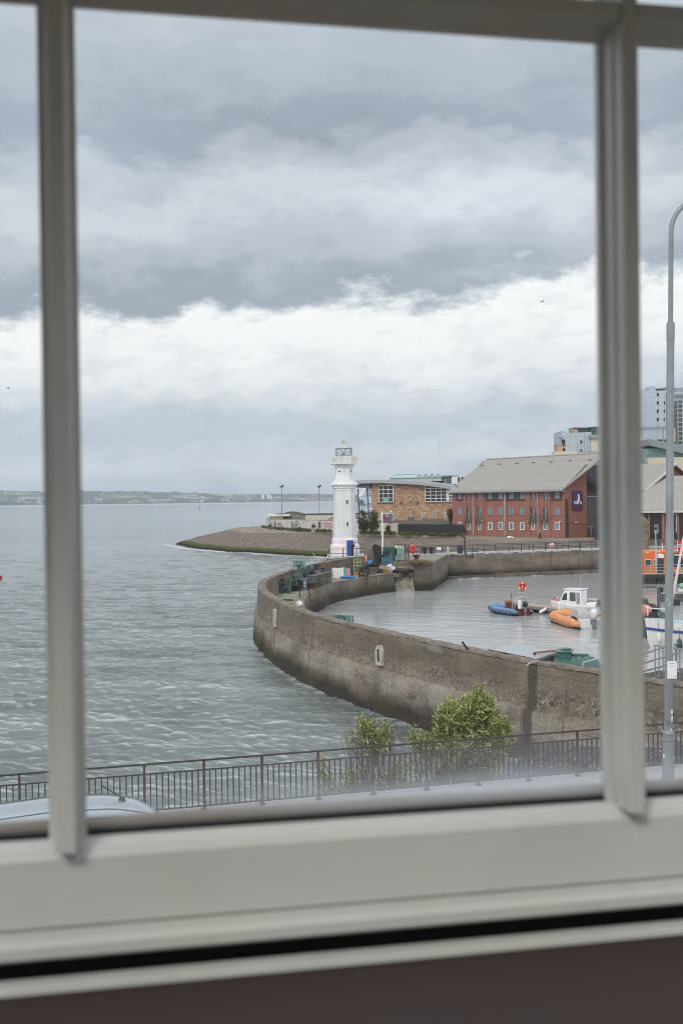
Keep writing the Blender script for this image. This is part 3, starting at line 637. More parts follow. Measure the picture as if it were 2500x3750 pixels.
# ================================================================== the sash window and the room round it (local: x along, y outward, z from eye height)
WHITE = None
def build_window():
    a = R(12); D = .80
    W0 = Vector((-math.sin(a)*D, math.cos(a)*D, CAMZ))
    def paint(name, c, dirt, rough=.42):
        t = NT(name); ob = t.coord(); n = t.noise(ob, 9, 6, .6); cc = t.ramp(n, [(.3, tuple(x*.90 for x in c)), (.7, c)])
        d = t.ramp(t.noise(t.coord('Object', (1,1,1), (3,1,2)), 22, 7, .7), [(.60, 0.0), (.78, .55)]); cc = t.mix(d, cc, dirt)
        yl = t.ramp(t.noise(t.coord('Object', (1,1,1), (7,3,5)), 6, 4, .6), [(.42, 0.0), (.70, .6)]); cc = t.mix(yl, cc, tuple(x*y for x, y in zip(c, (.98,.93,.78)))); ch = t.ramp(t.noise(t.coord('Object', (1,1,.6), (1,8,2)), 34, 5, .75), [(.70, 0.0), (.715, .7)]); cc = t.mix(ch, cc, (.24,.15,.09)); t.rgb(cc).rough(rough); t.bump(t.noise(t.coord('Object', (1,1,.3)), 60, 4, .6), .12, .002); return t.mat
    white = paint('sash_paint', (.60,.615,.595), (.43,.38,.30)); sillp = paint('sill_paint', (.042,.027,.026), (.045,.032,.029), .85)
    bead_m = paint('weathered_bead', (.40,.34,.27), (.22,.15,.10), .7); gap_m = M('gap_shade', (.008,.008,.008), .9)
    win = thing('sash_window', 'off-white painted wooden sash window with glazing bars, seen from inside the room', 'window', W0, a)
    U0, U1 = -.0104, .3655                                            # centres of the two upright bars
    ZB, ZT = .3265, .870
    uL, uR = U0-.385, U1+.385; zb = -.2085
    def bar_v(u, z0, z1):
        m = MB()
        prof = [(-.0125,.0),(-.0125,-.0035),(-.0088,-.0045),(-.0084,-.0135),(-.0066,-.0150),(-.0062,-.0225),(-.0046,-.0240),(.0046,-.0240),(.0062,-.0225),(.0066,-.0150),(.0084,-.0135),(.0088,-.0045),(.0125,-.0035),(.0125,0),(.0105,.004),(.006,.016),(-.006,.016),(-.0105,.004)]
        m.prism([(u+p*.93, q*(1.34 if q < 0 else 1.0)) for p, q in prof], z0, z1); return m.build('glazing_bar', white, win)
    def bar_h(z, u0, u1):
        m = MB()
        prof = [(.0,-.0125),(-.005,-.0125),(-.0075,-.0095),(-.014,-.0072),(-.021,-.0066),(-.0235,-.0048),(-.0235,.0048),(-.021,.0066),(-.014,.0072),(-.0075,.0095),(-.005,.0125),(0,.0125),(.004,.0105),(.016,.006),(.016,-.006),(.004,-.0105)]
        m.yprism([(q*(1.34 if q < 0 else 1.0), z+p) for q, p in prof], u0, u1); return m.build('glazing_bar', white, win)
    for u in (U0, U1): bar_v(u, -.2140, ZT+.02)
    # the cross bar sits 1 mm behind the uprights, in three lengths butting against them
    for u0, u1 in ((uL, U0-.0066), (U0+.0066, U1-.0066), (U1+.0066, uR)):
        o = bar_h(ZB, u0, u1); o.location.y = .001
    # stiles and head
    for u0, u1 in ((uL-.05, uL+.004), (uR-.004, uR+.05)):
        m = MB(); m.box(u0, u1, -.022, .022, -.2795, ZT+.06); m.build('stile', white, win, bevel=.003)
    m = MB(); m.box(uL+.004, uR-.004, -.0215, .0215, ZT, ZT+.06); m.build('top_rail', white, win, bevel=.003)
    # bottom rail: moulded top, flat face, bead at its foot
    m = MB(); m.yprism([(.022,-.212),(.004,-.2105),(.004,-.214),(-.004,-.214),(-.0045,-.2115),(-.010,-.2120),(-.0165,-.2150),(-.0200,-.2180),(-.0216,-.2205),(-.022,-.2615),(-.0185,-.2630),(-.0185,-.2645),(-.021,-.2655),(-.030,-.2668),(-.034,-.2700),(-.034,-.2765),(-.029,-.2795),(-.006,-.2795),(.022,-.280)], uL+.004, uR-.004)
    m.build('bottom_rail', white, win)
    m = MB(); m.yprism([(.0045,-.2055),(.007,-.2020),(.024,-.2075),(.024,-.2120),(.0045,-.2096)], uL, uR); m.build('putty_bead', bead_m, win)
    m = MB(); m.yprism([(.004,-.2100),(.004,-.2096),(-.0035,-.2098),(-.0035,-.2125),(.004,-.2125)], uL, uR); m.build('gap_shade_strip', gap_m, win)  # near-black strip stands in for the shadow line under the panes
    # panes
    t = NT('window_glass'); N, L = t.N, t.L; N.remove(t.b)
    ob = t.coord(); sp = t.sep(ob)
    tr = t.nd('ShaderNodeBsdfTransparent'); tr.inputs[0].default_value = (.975,.985,.98,1)
    gl = t.nd('ShaderNodeBsdfGlossy'); gl.inputs['Roughness'].default_value = .02; gl.inputs[0].default_value = (1,1,1,1)
    fr = t.nd('ShaderNodeFresnel'); fr.inputs[0].default_value = 1.45
    m1 = t.nd('ShaderNodeMixShader'); L.new(t.math('MULTIPLY', fr.outputs[0], .8), m1.inputs[0]); L.new(tr.outputs[0], m1.inputs[1]); L.new(gl.outputs[0], m1.inputs[2])
    # damp bloom on the lower edge of the glass
    zf = t.math('ADD', sp[2], t.math('MULTIPLY', t.math('SUBTRACT', t.noise(t.coord('Object', (1,1,.6)), 9, 4, .5), .5), .026))
    fog = t.ramp(t.math('MULTIPLY', t.math('ADD', zf, .207), 17.0), [(0.0, .82), (.15, .58), (.40, .20), (.85, 0.0)], 'EASE')
    fx = t.ramp(t.math('MULTIPLY', t.math('ADD', sp[0], .4), .85), [(.12, .18), (.38, .32), (.53, .85), (.645, 1.0), (.70, .6)], 'EASE')
    sm = t.ramp(t.noise(t.coord('Object', (1,1,.25), (4,0,1)), 7, 5, .6), [(.5, 0.0), (.8, .02)])
    fac = t.math('ADD', t.math('MULTIPLY', fog, fx), sm, True)
    dt = t.nd('ShaderNodeBsdfTranslucent'); dt.inputs[0].default_value = (.86,.90,.95,1)
    m2 = t.nd('ShaderNodeMixShader'); L.new(fac, m2.inputs[0]); L.new(m1.outputs[0], m2.inputs[1]); L.new(dt.outputs[0], m2.inputs[2]); L.new(m2.outputs[0], t.out.inputs[0])
    for (u0, u1) in ((uL, U0), (U0, U1), (U1, uR)):
        for (z0, z1) in ((-.209, ZB), (ZB, ZT)):
            m = MB(); m.add([(u0+.003,.002,z0),(u1-.003,.002,z0),(u1-.003,.002,z1-.001),(u0+.003,.002,z1-.001)], [(0,1,2,3)]); m.build('pane', t.mat, win)
    # sill board inside, with its grey staff bead, and the sloping outer sill
    m = MB(); m.box(uL-.05, uR+.05, -.012, .02, -.303, -.2805); m.build('gap_shade_block', gap_m, win)  # near-black fill, here and below, paints in the shade of the gap
    m = MB(); m.box(uL-.2, uR+.2, -.0215, -.0125, -.303, -.2965); m.build('gap_shade_floor', gap_m, win)
    m = MB(); m.yprism([(-.022,-.303),(-.022,-.2925),(-.032,-.2925),(-.0360,-.2938),(-.037,-.303)], uL-.2, uR+.2); o = m.build('staff_bead', white, win)
    sb = thing('window_sill', 'dark brown painted window sill board below the white sash', 'window sill', W0, a)
    m = MB(); m.box(uL-.2, uR+.2, -.30, -.0375, -.35, -.2952); m.build('sill_board', sillp, sb, bevel=.004)
    # room
    rm = bpy.data.objects.new('room', None); col.objects.link(rm); rm.location = W0; rm.rotation_euler = (0,0,a); rm['kind'] = 'structure'
    plaster = M('room_plaster', (.58,.57,.54), .9, .05, 1.0); m = MB()
    u0, u1, ya, yb, z0, z1 = -1.9, 2.5, -4.2, -.001, -1.5, 1.25
    ou, oU, oz, oZ = uL-.05, uR+.05, -.303, ZT+.06
    T = .25
    m.box(u0-T, ou, yb, yb+T, z0, z1); m.box(oU, u1+T, yb, yb+T, z0, z1); m.box(ou, oU, yb, yb+T, z0, oz-.045); m.box(ou, oU, yb, yb+T, oZ, z1)   # window wall
    m.box(u0-T, u0, ya, yb, z0, z1); m.box(u1, u1+T, ya, yb, z0, z1); m.box(u0-T, u1+T, ya-T, ya, z0, z1)
    m.build('room_wall', plaster, rm)
    m = MB(); m.box(u0-T, u1+T, ya-T, yb+T, z0-.2, z0); m.build('room_floor', M('floorboards', (.16,.10,.06), .6, .3, 3), rm)
    # ceiling with an unseen opening, added to light the sash
    s0, s1, t0, t1 = -1.75, 2.35, -4.1, -.62
    m = MB(); m.box(u0-T, s0, ya-T, yb+T, z1, z1+.2); m.box(s1, u1+T, ya-T, yb+T, z1, z1+.2); m.box(s0, s1, ya-T, t0, z1, z1+.2); m.box(s0, s1, t1, yb+T, z1, z1+.2); m.build('room_ceiling', plaster, rm)
    m = MB(); m.box(uL-.3, uR+.3, -.42, -.03, .345, 1.2); m.build('light_blocker', plaster, rm)  # added unseen block that shades the upper glazing bars
    m = MB(); m.yprism([(.25,-.325),(.0225,-.285),(.0225,-.345),(.25,-.345)], ou+.01, oU-.01); m.build('outer_sill', bead_m, win)
build_window()
# ================================================================== lighthouse
BASE_Z = 3.44
def build_lighthouse():
    d = 145.0; p = at(1263, 2034, d); S = 145/4500/5.003
    LH = thing('lighthouse', 'white octagonal lighthouse with a pale pink base, blue door and glazed lantern', 'lighthouse', (p.x, d, BASE_Z), R(0))
    # white paint with rust and grey weathering
    t = NT('lighthouse_white'); ob = t.coord(); c = t.ramp(t.noise(ob, .7, 6, .6), [(.3, (.56,.575,.585)), (.7, (.68,.685,.68))])
    st = t.ramp(t.noise(t.coord('Object', (2.2,2.2,.18)), 1.5, 7, .7), [(.52, 0.0), (.72, .6)]); c = t.mix(st, c, (.46,.43,.38))
    pl = t.ramp(t.noise(ob, 2.4, 7, .75), [(.70, 0.0), (.73, 1.0)]); c = t.mix(t.math('MULTIPLY', pl, .8), c, (.45,.40,.34)); t.rgb(c).rough(.6); t.bump(t.noise(ob, 5, 6, .6), .15, .03); white = t.mat
    pink = M('pink_paint', (.73,.65,.665), .65, .07, 1.6, .1, dirt=(.60,.53,.53)); trim = M('lighthouse_trim', (.74,.74,.72), .6, .08, 2, 0, dirt=(.5,.47,.43))
    dark = M('dark_opening', (.03,.03,.033), .5); steel = M('lantern_iron', (.10,.10,.10), .6, .2)
    h = lambda y: (2220-y)*S
    A0 = R(-90+12.5-22.5)                                            # vertex angle: faces at +12.5 deg etc. from the viewer
    k8 = 1/math.cos(R(22.5))*.965
    def oct_(name, prof, mat, parent=LH, n=8, **kw):
        m = MB(); m.lathe([(r*S*k8, h(y)) for r, y in prof], n, rot=A0, **kw); return m.build(name, mat, parent, bevel=.02)
    oct_('plinth', [(262,2228),(262,2048),(258,2036),(238,2018),(232,2005),(232,1925),(228,1914),(216,1902)], pink)
    oct_('tower_shaft', [(216,1902.3),(213,1885),(184,1040),(184,1034.3)], white)
    oct_('cornice', [(184,1034),(190,1030),(190,1006),(196,1000),(212,985),(214,965),(226,950),(228,940),(250,932),(253,924),(238,908),(236,904.3)], trim)
    oct_('upper_tower', [(236,904),(214,885),(196,855),(182,820),(172,785),(164,745),(159,700),(156,640),(156,590),(160,560),(160,552)], white)
    # gallery: floor, brackets, panelled balustrade
    oct_('gallery_floor', [(222,552),(238,549),(238,540),(150,540)], trim)
    t8 = 8; Rg = 232*S*k8
    g = MB(); gs = MB()
    for i in range(8):
        a0 = A0 + i*math.pi/4; a1 = a0 + math.pi/4
        P0 = Vector((Rg*math.cos(a0), Rg*math.sin(a0), 0)); P1 = Vector((Rg*math.cos(a1), Rg*math.sin(a1), 0))
        z0, z1 = h(540), h(414)
        for q in range(0, 13):
            p_ = P0.lerp(P1, q/12); g.tube([(p_.x,p_.y,z0),(p_.x,p_.y,z1)], .018 if q % 12 else .03, 5)
        for z in (z0+.06, z1): g.tube([P0+Vector((0,0,z)), P1+Vector((0,0,z))], .03, 5)
    g.build('gallery_railing', trim, LH)
    sh = MB()
    for i in (0,1):                                                 # sheeted panels on the two sides that face the harbour
        a0 = A0 + i*math.pi/4; a1 = a0 + math.pi/4; r = Rg*1.012
        sh.add([(r*math.cos(a0), r*math.sin(a0), h(540)),(r*math.cos(a1), r*math.sin(a1), h(540)),(r*math.cos(a1), r*math.sin(a1), h(416)),(r*math.cos(a0), r*math.sin(a0), h(416))], [(0,1,2,3)])
        sh.add([(r*.985*math.cos(a0), r*.985*math.sin(a0), h(540)),(r*.985*math.cos(a1), r*.985*math.sin(a1), h(540)),(r*.985*math.cos(a1), r*.985*math.sin(a1), h(416)),(r*.985*math.cos(a0), r*.985*math.sin(a0), h(416))], [(3,2,1,0)])
    sh.build('gallery_panel', M('grey_panel', (.60,.59,.56), .7, .08, 2, 0, dirt=(.45,.40,.34)), LH)
    for i in range(8):
        a = A0 + i*math.pi/4; m = MB(); c, s_ = math.cos(a), math.sin(a); pts = []
        for q in range(6): u = q/5; rr_ = (156+72*u**1.0)*S*k8; zz = h(610) + (h(552)-h(610))*math.sin(u*math.pi/2); pts.append((rr_*c, rr_*s_, zz))
        m.tube(pts, .035, 5); m.build('bracket', trim, LH)
    # lantern
    Rl = 143*S*1.04
    m = MB(); m.lathe([(Rl*.97, h(415)), (Rl*.97, h(395))], 16, rot=A0); m.build('lantern_base', trim, LH)
    m = MB(); zl, zh = h(412), h(264); n = 16
    for i in range(n):
        a = A0 + 2*math.pi*i/n; b = A0 + 2*math.pi*(i+1)/n; P = lambda q, z: (Rl*math.cos(q), Rl*math.sin(q), z)
        if i % 2 == 0: m.tube([P(a, zl), P(b, zh)], .024, 4); m.tube([P(b, zh), P(b + (b-a), zl)], .024, 4)
        if i % 4 == 0: m.tube([P(a, zl), P(a, zh)], .028, 4)
        for z in (zl, zh): m.tube([P(a, z), P(b, z)], .03, 4)
    m.build('lantern_frame', steel, LH)
    gt = NT('lantern_glass'); gt.N.remove(gt.b); tr = gt.nd('ShaderNodeBsdfTransparent'); tr.inputs[0].default_value = (.93,.95,.95,1); gg = gt.nd('ShaderNodeBsdfGlossy'); gg.inputs['Roughness'].default_value = .05
    mx = gt.nd('ShaderNodeMixShader'); mx.inputs[0].default_value = .12; gt.L.new(tr.outputs[0], mx.inputs[1]); gt.L.new(gg.outputs[0], mx.inputs[2]); gt.L.new(mx.outputs[0], gt.out.inputs[0]); MATS['lantern_glass'] = gt.mat
    m = MB(); m.lathe([(Rl*.97, zl), (Rl*.97, zh)], 16, rot=A0, capb=False, capt=False); m.build('lantern_pane', gt.mat, LH)
    m = MB(); m.lathe([(.05, h(410)), (.05, h(382)), (.17, h(381)), (.19, h(350)), (.12, h(338))], 10); m.build('lamp_optic', M('optic', (.22,.23,.23), .3), LH)
    m = MB(); m.lathe([(Rl*1.07, h(266)), (Rl*1.07, h(257)), (Rl*.98, h(252)), (Rl*.55, h(205)), (Rl*.32, h(186)), (Rl*.25, h(176)), (.19, h(172)), (.19, h(140)), (.25, h(138)), (.24, h(128)), (.14, h(118)), (.02, h(112))], 16); m.build('lantern_roof', M('lantern_roof_grey', (.42,.42,.41), .7, .15, 2, 0, dirt=(.25,.24,.22)), LH, smooth=True)
    # openings on the faces: frame + dark recess
    def face_r(y, prof=((184,1040),(213,1885))):
        (r0,y0),(r1,y1) = prof; return (r0+(r1-r0)*(y-y0)/(y1-y0))*S*k8*math.cos(R(22.5))
    fa = [R(-90+12.5), R(-90-32.5), R(-90+57.5)]
    def opening(ang, y, w, hh, r, name, frame=True, du=0.0, tilt=0.0):
        hold = MB(); c = Vector((math.cos(ang), math.sin(ang), 0)); u = Vector((-math.sin(ang), math.cos(ang), 0))
        o = thing_part(name, LH, (c*r + u*du) + Vector((0,0,h(y))), ang+math.pi/2)
        if frame:
            f = MB(); b = .10
            f.box(-w/2-b, -w/2, -.05, .08, -hh/2-b, hh/2+b); f.box(w/2, w/2+b, -.05, .08, -hh/2-b, hh/2+b); f.box(-w/2, w/2, -.049, .08, hh/2, hh/2+b); f.box(-w/2, w/2, -.07, .08, -hh/2-b, -hh/2)
            f.build('surround', trim, o)
        return o
    def thing_part(name, par, loc, rz):
        m = MB(); w_, h_ = SZ; m.box(-w_/2, w_/2, -.012, .06, -h_/2, h_/2); o = m.build(name, dark, par); o.location = loc; o.rotation_euler = (0,0,rz); return o
    for y in (1245, 1648):
        SZ = (.30, .42); r = face_r(y); o = opening(fa[0], y, .30, .42, r, 'window', True, .05)
        mm = MB(); mm.box(-.012,.012,-.02,-.013,-.2,.2); mm.box(-.14,.14,-.02,-.013,-.012,.012); mm.build('glazing_bar', trim, o)
    for f in (fa[1], fa[2]):
        c = Vector((math.cos(f), math.sin(f), 0)); r = 157*S*k8*math.cos(R(22.5)); m = MB(); m.ring((0,0,0), .17, .035, 'Y', 16, 6); 
        vs = [(0,0,0)] + [(.16*math.cos(2*math.pi*q/16), .015, .16*math.sin(2*math.pi*q/16)) for q in range(16)]
        o = m.build('round_window', trim, LH); o.location = c*r + Vector((0,0,h(692))); o.rotation_euler = (0,0,f+math.pi/2)
        mm = MB(); mm.add([(.16*math.cos(2*math.pi*q/16), -.012, .16*math.sin(2*math.pi*q/16)) for q in range(16)], [tuple(range(16))]); mm.build('glass', dark, o)
    # door: on the face to the right of centre, set in the plinth
    r = 259*S*k8*math.cos(R(22.5)); c = Vector((math.cos(fa[0]), math.sin(fa[0]), 0)); u = Vector((-math.sin(fa[0]), math.cos(fa[0]), 0))
    m = MB(); m.box(-.40, .40, -.16, .3, -.9, .9); m.box(-.36, .36, -.175, -.15, -.82, -.05); m.box(-.36,.36,-.175,-.15,.05,.82)
    o = m.build('door', M('blue_door', (.012,.085,.33), .5, .12, 3), LH, bevel=.008); o.location = c*(r) + u*.22 + Vector((0,0,h(2080))); o.rotation_euler = (0,0,fa[0]+math.pi/2)
    mm = MB(); mm.box(-.33,-.27,-.22,-.17,-.1,.05); mm.build('handle', M('handle_steel', (.5,.5,.5), .3, metal=1), o)
    f = MB(); f.box(-.50,-.40,-.20,.3,-.9,1.0); f.box(.40,.50,-.20,.3,-.9,1.0); f.box(-.40,.40,-.199,.3,.9,1.0); f.build('door_frame', pink, o)
build_lighthouse()
# ================================================================== buildings on the headland
GLASS_D = M('dark_glass', (.018,.022,.026), .12, .2); WHITEF = M('white_frame', (.72,.72,.72), .5, .06); GREYM = M('grey_metal', (.30,.31,.32), .5, .1, 3)
def brick(name, c, mortar, scale, row=.5, w=.5, var=.25, streak=None):
    t = NT(name); v = t.coord('Object'); g = t.sep(v)
    n = t.nd('ShaderNodeTexBrick'); cb = t.nd('ShaderNodeCombineXYZ'); t.L.new(t.math('ADD', g[0], g[1]), cb.inputs[0]); t.L.new(g[2], cb.inputs[1]); t.L.new(cb.outputs[0], n.inputs[0])
    n.inputs['Color1'].default_value = (*[x*(1-var) for x in c], 1); n.inputs['Color2'].default_value = (*[x*(1+var) for x in c], 1); n.inputs['Mortar'].default_value = (*mortar, 1)
    n.inputs['Scale'].default_value = scale; n.inputs['Mortar Size'].default_value = .012; n.inputs['Brick Width'].default_value = w; n.inputs['Row Height'].default_value = row
    big = t.noise(v, .35, 6, .65); cc = t.mix(1.0, n.outputs[0], t.ramp(big, [(.3, .82), (.7, 1.15)]), 'MULTIPLY')
    st = t.ramp(t.noise(t.coord('Object', (1.3,1.3,.12)), 1.0, 6, .7), [(.55, 0.0), (.8, .35)]); cc = t.mix(st, cc, streak or tuple(x*.55 for x in c)); t.rgb(cc).rough(.85); t.b.inputs['Specular IOR Level'].default_value = .3
    return t.mat
TAN = brick('tan_stone', (.375,.235,.15), (.33,.24,.17), 1.0, .30, .75); RED = brick('red_brick', (.30,.128,.10), (.27,.135,.11), 1.0, .075, .22, .12)
def ribbed(name, c, pitch=.45):
    t = NT(name); v = t.coord('Object'); w = t.nd('ShaderNodeTexWave', wave_type='BANDS', bands_direction='X'); t.L.new(v, w.inputs[0]); w.inputs['Scale'].default_value = .314/pitch
    cc = t.ramp(t.noise(t.coord('Object', (.5,2,2)), .5, 6, .6), [(.3, tuple(x*.88 for x in c)), (.7, tuple(x*1.08 for x in c))]); cc = t.mix(t.ramp(w.outputs[0], [(0, .35), (.25, 0.0)]), cc, tuple(x*.6 for x in c))
    cc = t.mix(t.ramp(t.noise(t.coord('Object', (2.5,.15,.15)), 1, 6, .7), [(.55, 0.0), (.8, .4)]), cc, tuple(x*.7 for x in c)); t.rgb(cc).rough(.5); t.bump(w.outputs[0], .5, .05); return t.mat
ROOF = ribbed('ribbed_roof', (.30,.285,.255)); ROOFG = M('zinc_roof', (.33,.36,.39), .45, .08, .8)
def place(o, F, x=0, z=0, y=0): return o
def frame_on(F, name, label, cat, z=0, group=None):
    return thing(name, label, cat, (F.p0.x, F.p0.y, z), F.rot, group)

def window_unit(par, x0, x1, z0, z1, cols=1, rows=1, fw=.07, frame=WHITEF, glass=GLASS_D, y=0, depth=.12, name='window', curtain=None, bars=None):
    "frame mesh as the part, glass pane and curtains as sub-parts; y = wall face, front is -y"
    m = MB(); m.box(x0, x0+fw, y-.05, y+.05, z0, z1); m.box(x1-fw, x1, y-.05, y+.05, z0, z1); m.box(x0+fw, x1-fw, y-.049, y+.05, z0, z0+fw); m.box(x0+fw, x1-fw, y-.049, y+.05, z1-fw, z1)
    if bars: xs, zs = bars
    else: xs = [x0+(x1-x0)*i/cols for i in range(1, cols)]; zs = [z0+(z1-z0)*i/rows for i in range(1, rows)]
    for x in xs: m.box(x-fw*.45, x+fw*.45, y-.045, y+.04, z0+fw, z1-fw)
    for z in zs: m.box(x0+fw, x1-fw, y-.043, y+.038, z-fw*.45, z+fw*.45)
    o = m.build(name, frame, par)
    g = MB(); g.box(x0+fw*.5, x1-fw*.5, y-.02, y+.02, z0+fw*.5, z1-fw*.5); g.build('pane', glass, o)
    if curtain:
        c = MB()
        for a, b in curtain: c.box(x0+(x1-x0)*a, x0+(x1-x0)*b, y-.034, y-.022, z0+fw*1.2, z1-fw*1.2)
        c.build('curtain', M('net_curtain', (.22,.27,.33), .9, .15, 8), o)
    return o

# ---------------- tan stone building with a curved roof
def build_tan():
    F = Facade((5.55,232),(21.9,224)); bz = 3.7
    B = frame_on(F, 'stone_building', 'tan stone building with a curved grey roof and big gridded windows', 'building')
    X = lambda px, py=1850: F(px, py)[0]; Z = lambda px, py: F(px, py)[1]
    def zp(z6x, z6y): px, py = 1300+z6x/4.126, 1700+z6y/4.126; return F(px, py)      # from the 4.126x crop
    xr = X(1700); dep = 13
    top = [zp(243,268), zp(590,276), zp(900,292), zp(1055,300), zp(1250,318), zp(1500,345)]; top.append((xr, top[-1][1]-.15)); xl = top[0][0]
    m = MB(); m.xprism([(xl,bz-.5)] + [(x,z) for x,z in top] + [(xr,bz-.5)], 0, dep); m.build('wall', TAN, B)
    # roof slab: thin vaulted sheet overhanging left
    r = [zp(-60,262), zp(0,252), zp(130,242), zp(420,236), zp(700,244), zp(1000,262), zp(1250,292), zp(1500,330)]; r.append((xr+1, r[-1][1]-.2))
    m = MB(); th = .62
    def rf(i, j):
        x, z = r[i]; return [(x,-1.1,z-th),(x,-1.1,z),(x,dep+1,z+.35),(x,dep+1,z-th+.35)][j % 4]
    m.grid(lambda i, j: rf(j, i), 4, len(r), closeu=True); m.add([rf(0,k) for k in range(4)], [(0,1,2,3)]); m.build('roof', ROOFG, B)
    sf = MB(); xs0 = r[0][0]+.3; sf.xprism([(xs0, r[1][1]-1.2),(xl-.02, r[2][1]-1.55),(xl-.02, r[2][1]-.66),(xs0, r[0][1]-.66)], -.6, dep); sf.build('soffit', M('dark_soffit', (.085,.09,.095), .7), B)
    for px0, py0, px1, py1 in ((1330,1783,1343,1905),(1298,1790,1304,1905)):
        a, b = F(px0,py0), F(px1,py1); m = MB(); m.tube([(a[0],1.5,a[1]),(b[0],1.5,bz)], .11, 6); m.build('prop', M('dark_post', (.05,.055,.06), .5), B)
    # big windows
    def win(c0, c1, cols, rows, bars_z=None, **k):
        (x0,z1),(x1,z0) = zp(*c0), zp(*c1); return window_unit(B, x0, x1, z0, z1, cols, rows, .11, **k)
    win((352,322),(580,572),3,4); win((1055,318),(1385,565),4,5); win((1410,345),(1500,562),2,5)
    (x0,z1),(x1,z0) = zp(1385,330), zp(1410,562); m = MB(); m.box(x0,x1,-.12,.1,z0,z1); m.build('window_mullion', WHITEF, B)
    win((385,738),(585,850),2,1, glass=M('green_glass', (.09,.16,.15), .15))
    for c0, c1 in (((350,574),(582,590)),((1055,567),(1500,580))):
        (x0,z1),(x1,z0) = zp(*c0), zp(*c1); m = MB(); m.box(x0-.05,x1,-.16,.05,z0,z1); m.build('sill', M('stone_sill', (.20,.13,.085), .9), B)
    (x0,z1),(x1,z0) = zp(432,505), zp(495,568); m = MB(); m.box(x0,x1,-.03,-.021,z0,z1); m.build('window_poster', M('teal_poster', (.12,.38,.34), .6, .6, 2.5), B)
    for cx, cy, gl in ((830,517,GLASS_D),(835,706,M('pale_disc', (.42,.42,.44), .6))):
        x, z = zp(cx, cy); m = MB(); m.ring((x,-.06,z), .50, .15, 'Y', 28, 6); o = m.build('round_window', M('stone_ring', (.33,.27,.21), .9), B)
        g = MB(); g.add([(x+.47*math.cos(a*.2244), -.03, z+.47*math.sin(a*.2244)) for a in range(28)], [tuple(range(28))]); g.build('pane', gl, o)
        s_ = MB(); s_.box(x-.68, x+.68, -.035, .02, z-.68, z+.68); s_.build('stone_surround', M('tan_ashlar', (.45,.29,.17), .9, .1), B)
    for cx, cy in ((1027,757),(1190,752),(1358,757)):
        x, z = zp(cx, cy); window_unit(B, x-.28, x+.28, z-.42, z+.42, 1, 2, .1)
    (x0,z1),(x1,z0) = zp(797,808), zp(897,880); m = MB(); m.box(x0,x1,-.08,.02,z0-1,z1); m.build('door', M('grey_door', (.10,.105,.12), .6), B)
    for cx, cy in ((260,672),(845,773),(550,720)):
        x, z = zp(cx, cy); m = MB(); m.box(x-.22,x+.22,-.25,-.02,z-.13,z+.13); m.build('wall_light', WHITEF, B, bevel=.04)
    for cx, cy in ((693,585),(950,582)):
        x, z = zp(cx, cy); m = MB(); m.cbox((x,-.25,z), .3,.4,.18); m.tube([(x,0,z+.05),(x,-.3,z)], .04, 5); m.build('camera_bracket', M('dark_post', (0,0,0)), B)
    # roof lights: pyramidal glass ridge with sawtooth end, flat-roofed cabin, plant
    gg = M('roof_glass', (.42,.56,.54), .15, .15, 1.2); gf = M('roof_glass_frame', (.20,.32,.29), .5)
    def rp(zx, zy, y): x, z = zp(zx, zy); return (x, y, z)
    x0, zt = zp(425, 236); x1, _ = zp(1205, 236); zb_ = zp(425,212)[1]; zk = zp(790,150)[1]
    m = MB(); m.box(x0, x1, 3.0, 9.0, zt-.4, zb_); m.build('roof_upstand', M('upstand', (.42,.42,.41), .8), B)
    m = MB(); f = MB(); xa, xb, xc = x0, zp(790,150)[0]-1.1, zp(790,150)[0]
    m.add([(xa,2.9,zb_),(xc+.85,2.9,zb_),(xc-.0,4.4,zk),(xa+.85,4.4,zk),(xa,9,zb_),(xc+.85,9,zb_)], [(0,1,2,3),(4,0,3),(5,4,3,2),(1,5,2)])
    for i in range(7): u = i/6; f.tube([(xa+.1+(xc-xa)*u,2.86,zb_+.02),(xa+.85+(xc-.85-xa)*u,4.4,zk+.03)], .05, 4)
    f.tube([(xa+.85,4.4,zk+.03),(xc,4.4,zk+.03)], .07, 4); f.tube([(xa,2.86,zb_+.03),(x1,2.86,zb_+.03)], .07, 4)
    for k in range(4):
        xm = xc + .95 + (x1-xc-.4)*(k+.2)/4; w = (x1-xc)/8
        m.add([(xm-w,2.9,zb_),(xm+w,2.9,zb_),(xm,2.9,zk-.05),(xm-w,9,zb_),(xm+w,9,zb_),(xm,9,zk-.05)], [(0,1,2),(0,2,5,3),(1,4,5,2),(3,5,4)])
        for q in (-w, w): f.tube([(xm+q,2.86,zb_),(xm,2.86,zk)], .07, 4)
        f.tube([(xm,2.86,zb_),(xm,2.86,zk)], .05, 4)
    o = m.build('roof_light', gg, B); f.build('roof_light_frame', gf, o)
    (xa,z1),(xb,z0) = zp(1205,185), zp(1260,240); m = MB(); m.box(xa,xb,4,8,z0-.5,z1); o = m.build('roof_cabin', M('cabin_green', (.18,.24,.23), .6), B); m = MB(); a = zp(1195,165); b = zp(1310,180); m.box(a[0],b[0],3.5,8.5,b[1],a[1]); m.tube([(a[0]-.9,5,a[1]),(a[0]-.9,5,a[1]+7)], .02, 4); m.build('cabin_roof', GREYM, o)
    (xa,z1),(xb,z0) = zp(1365,185), zp(1600,246); m = MB(); xm_ = xa+(xb-xa)*.4; m.box(xa,xm_,3,6,z0-.6,z1); m.box(xm_+.05,xb,3.2,6,z0-.6,z1+.02); o = m.build('plant_unit', M('plant_white', (.58,.58,.56), .6), B)
    m = MB(); 
    for q in (.45,.62,.72,.82,.95): m.box(xa+(xb-xa)*q, xa+(xb-xa)*(q+.06), 2.98, 3.19, z0-.2, z1-.15)
    m.build('grille', M('dark_post', (0,0,0)), o)
build_tan()

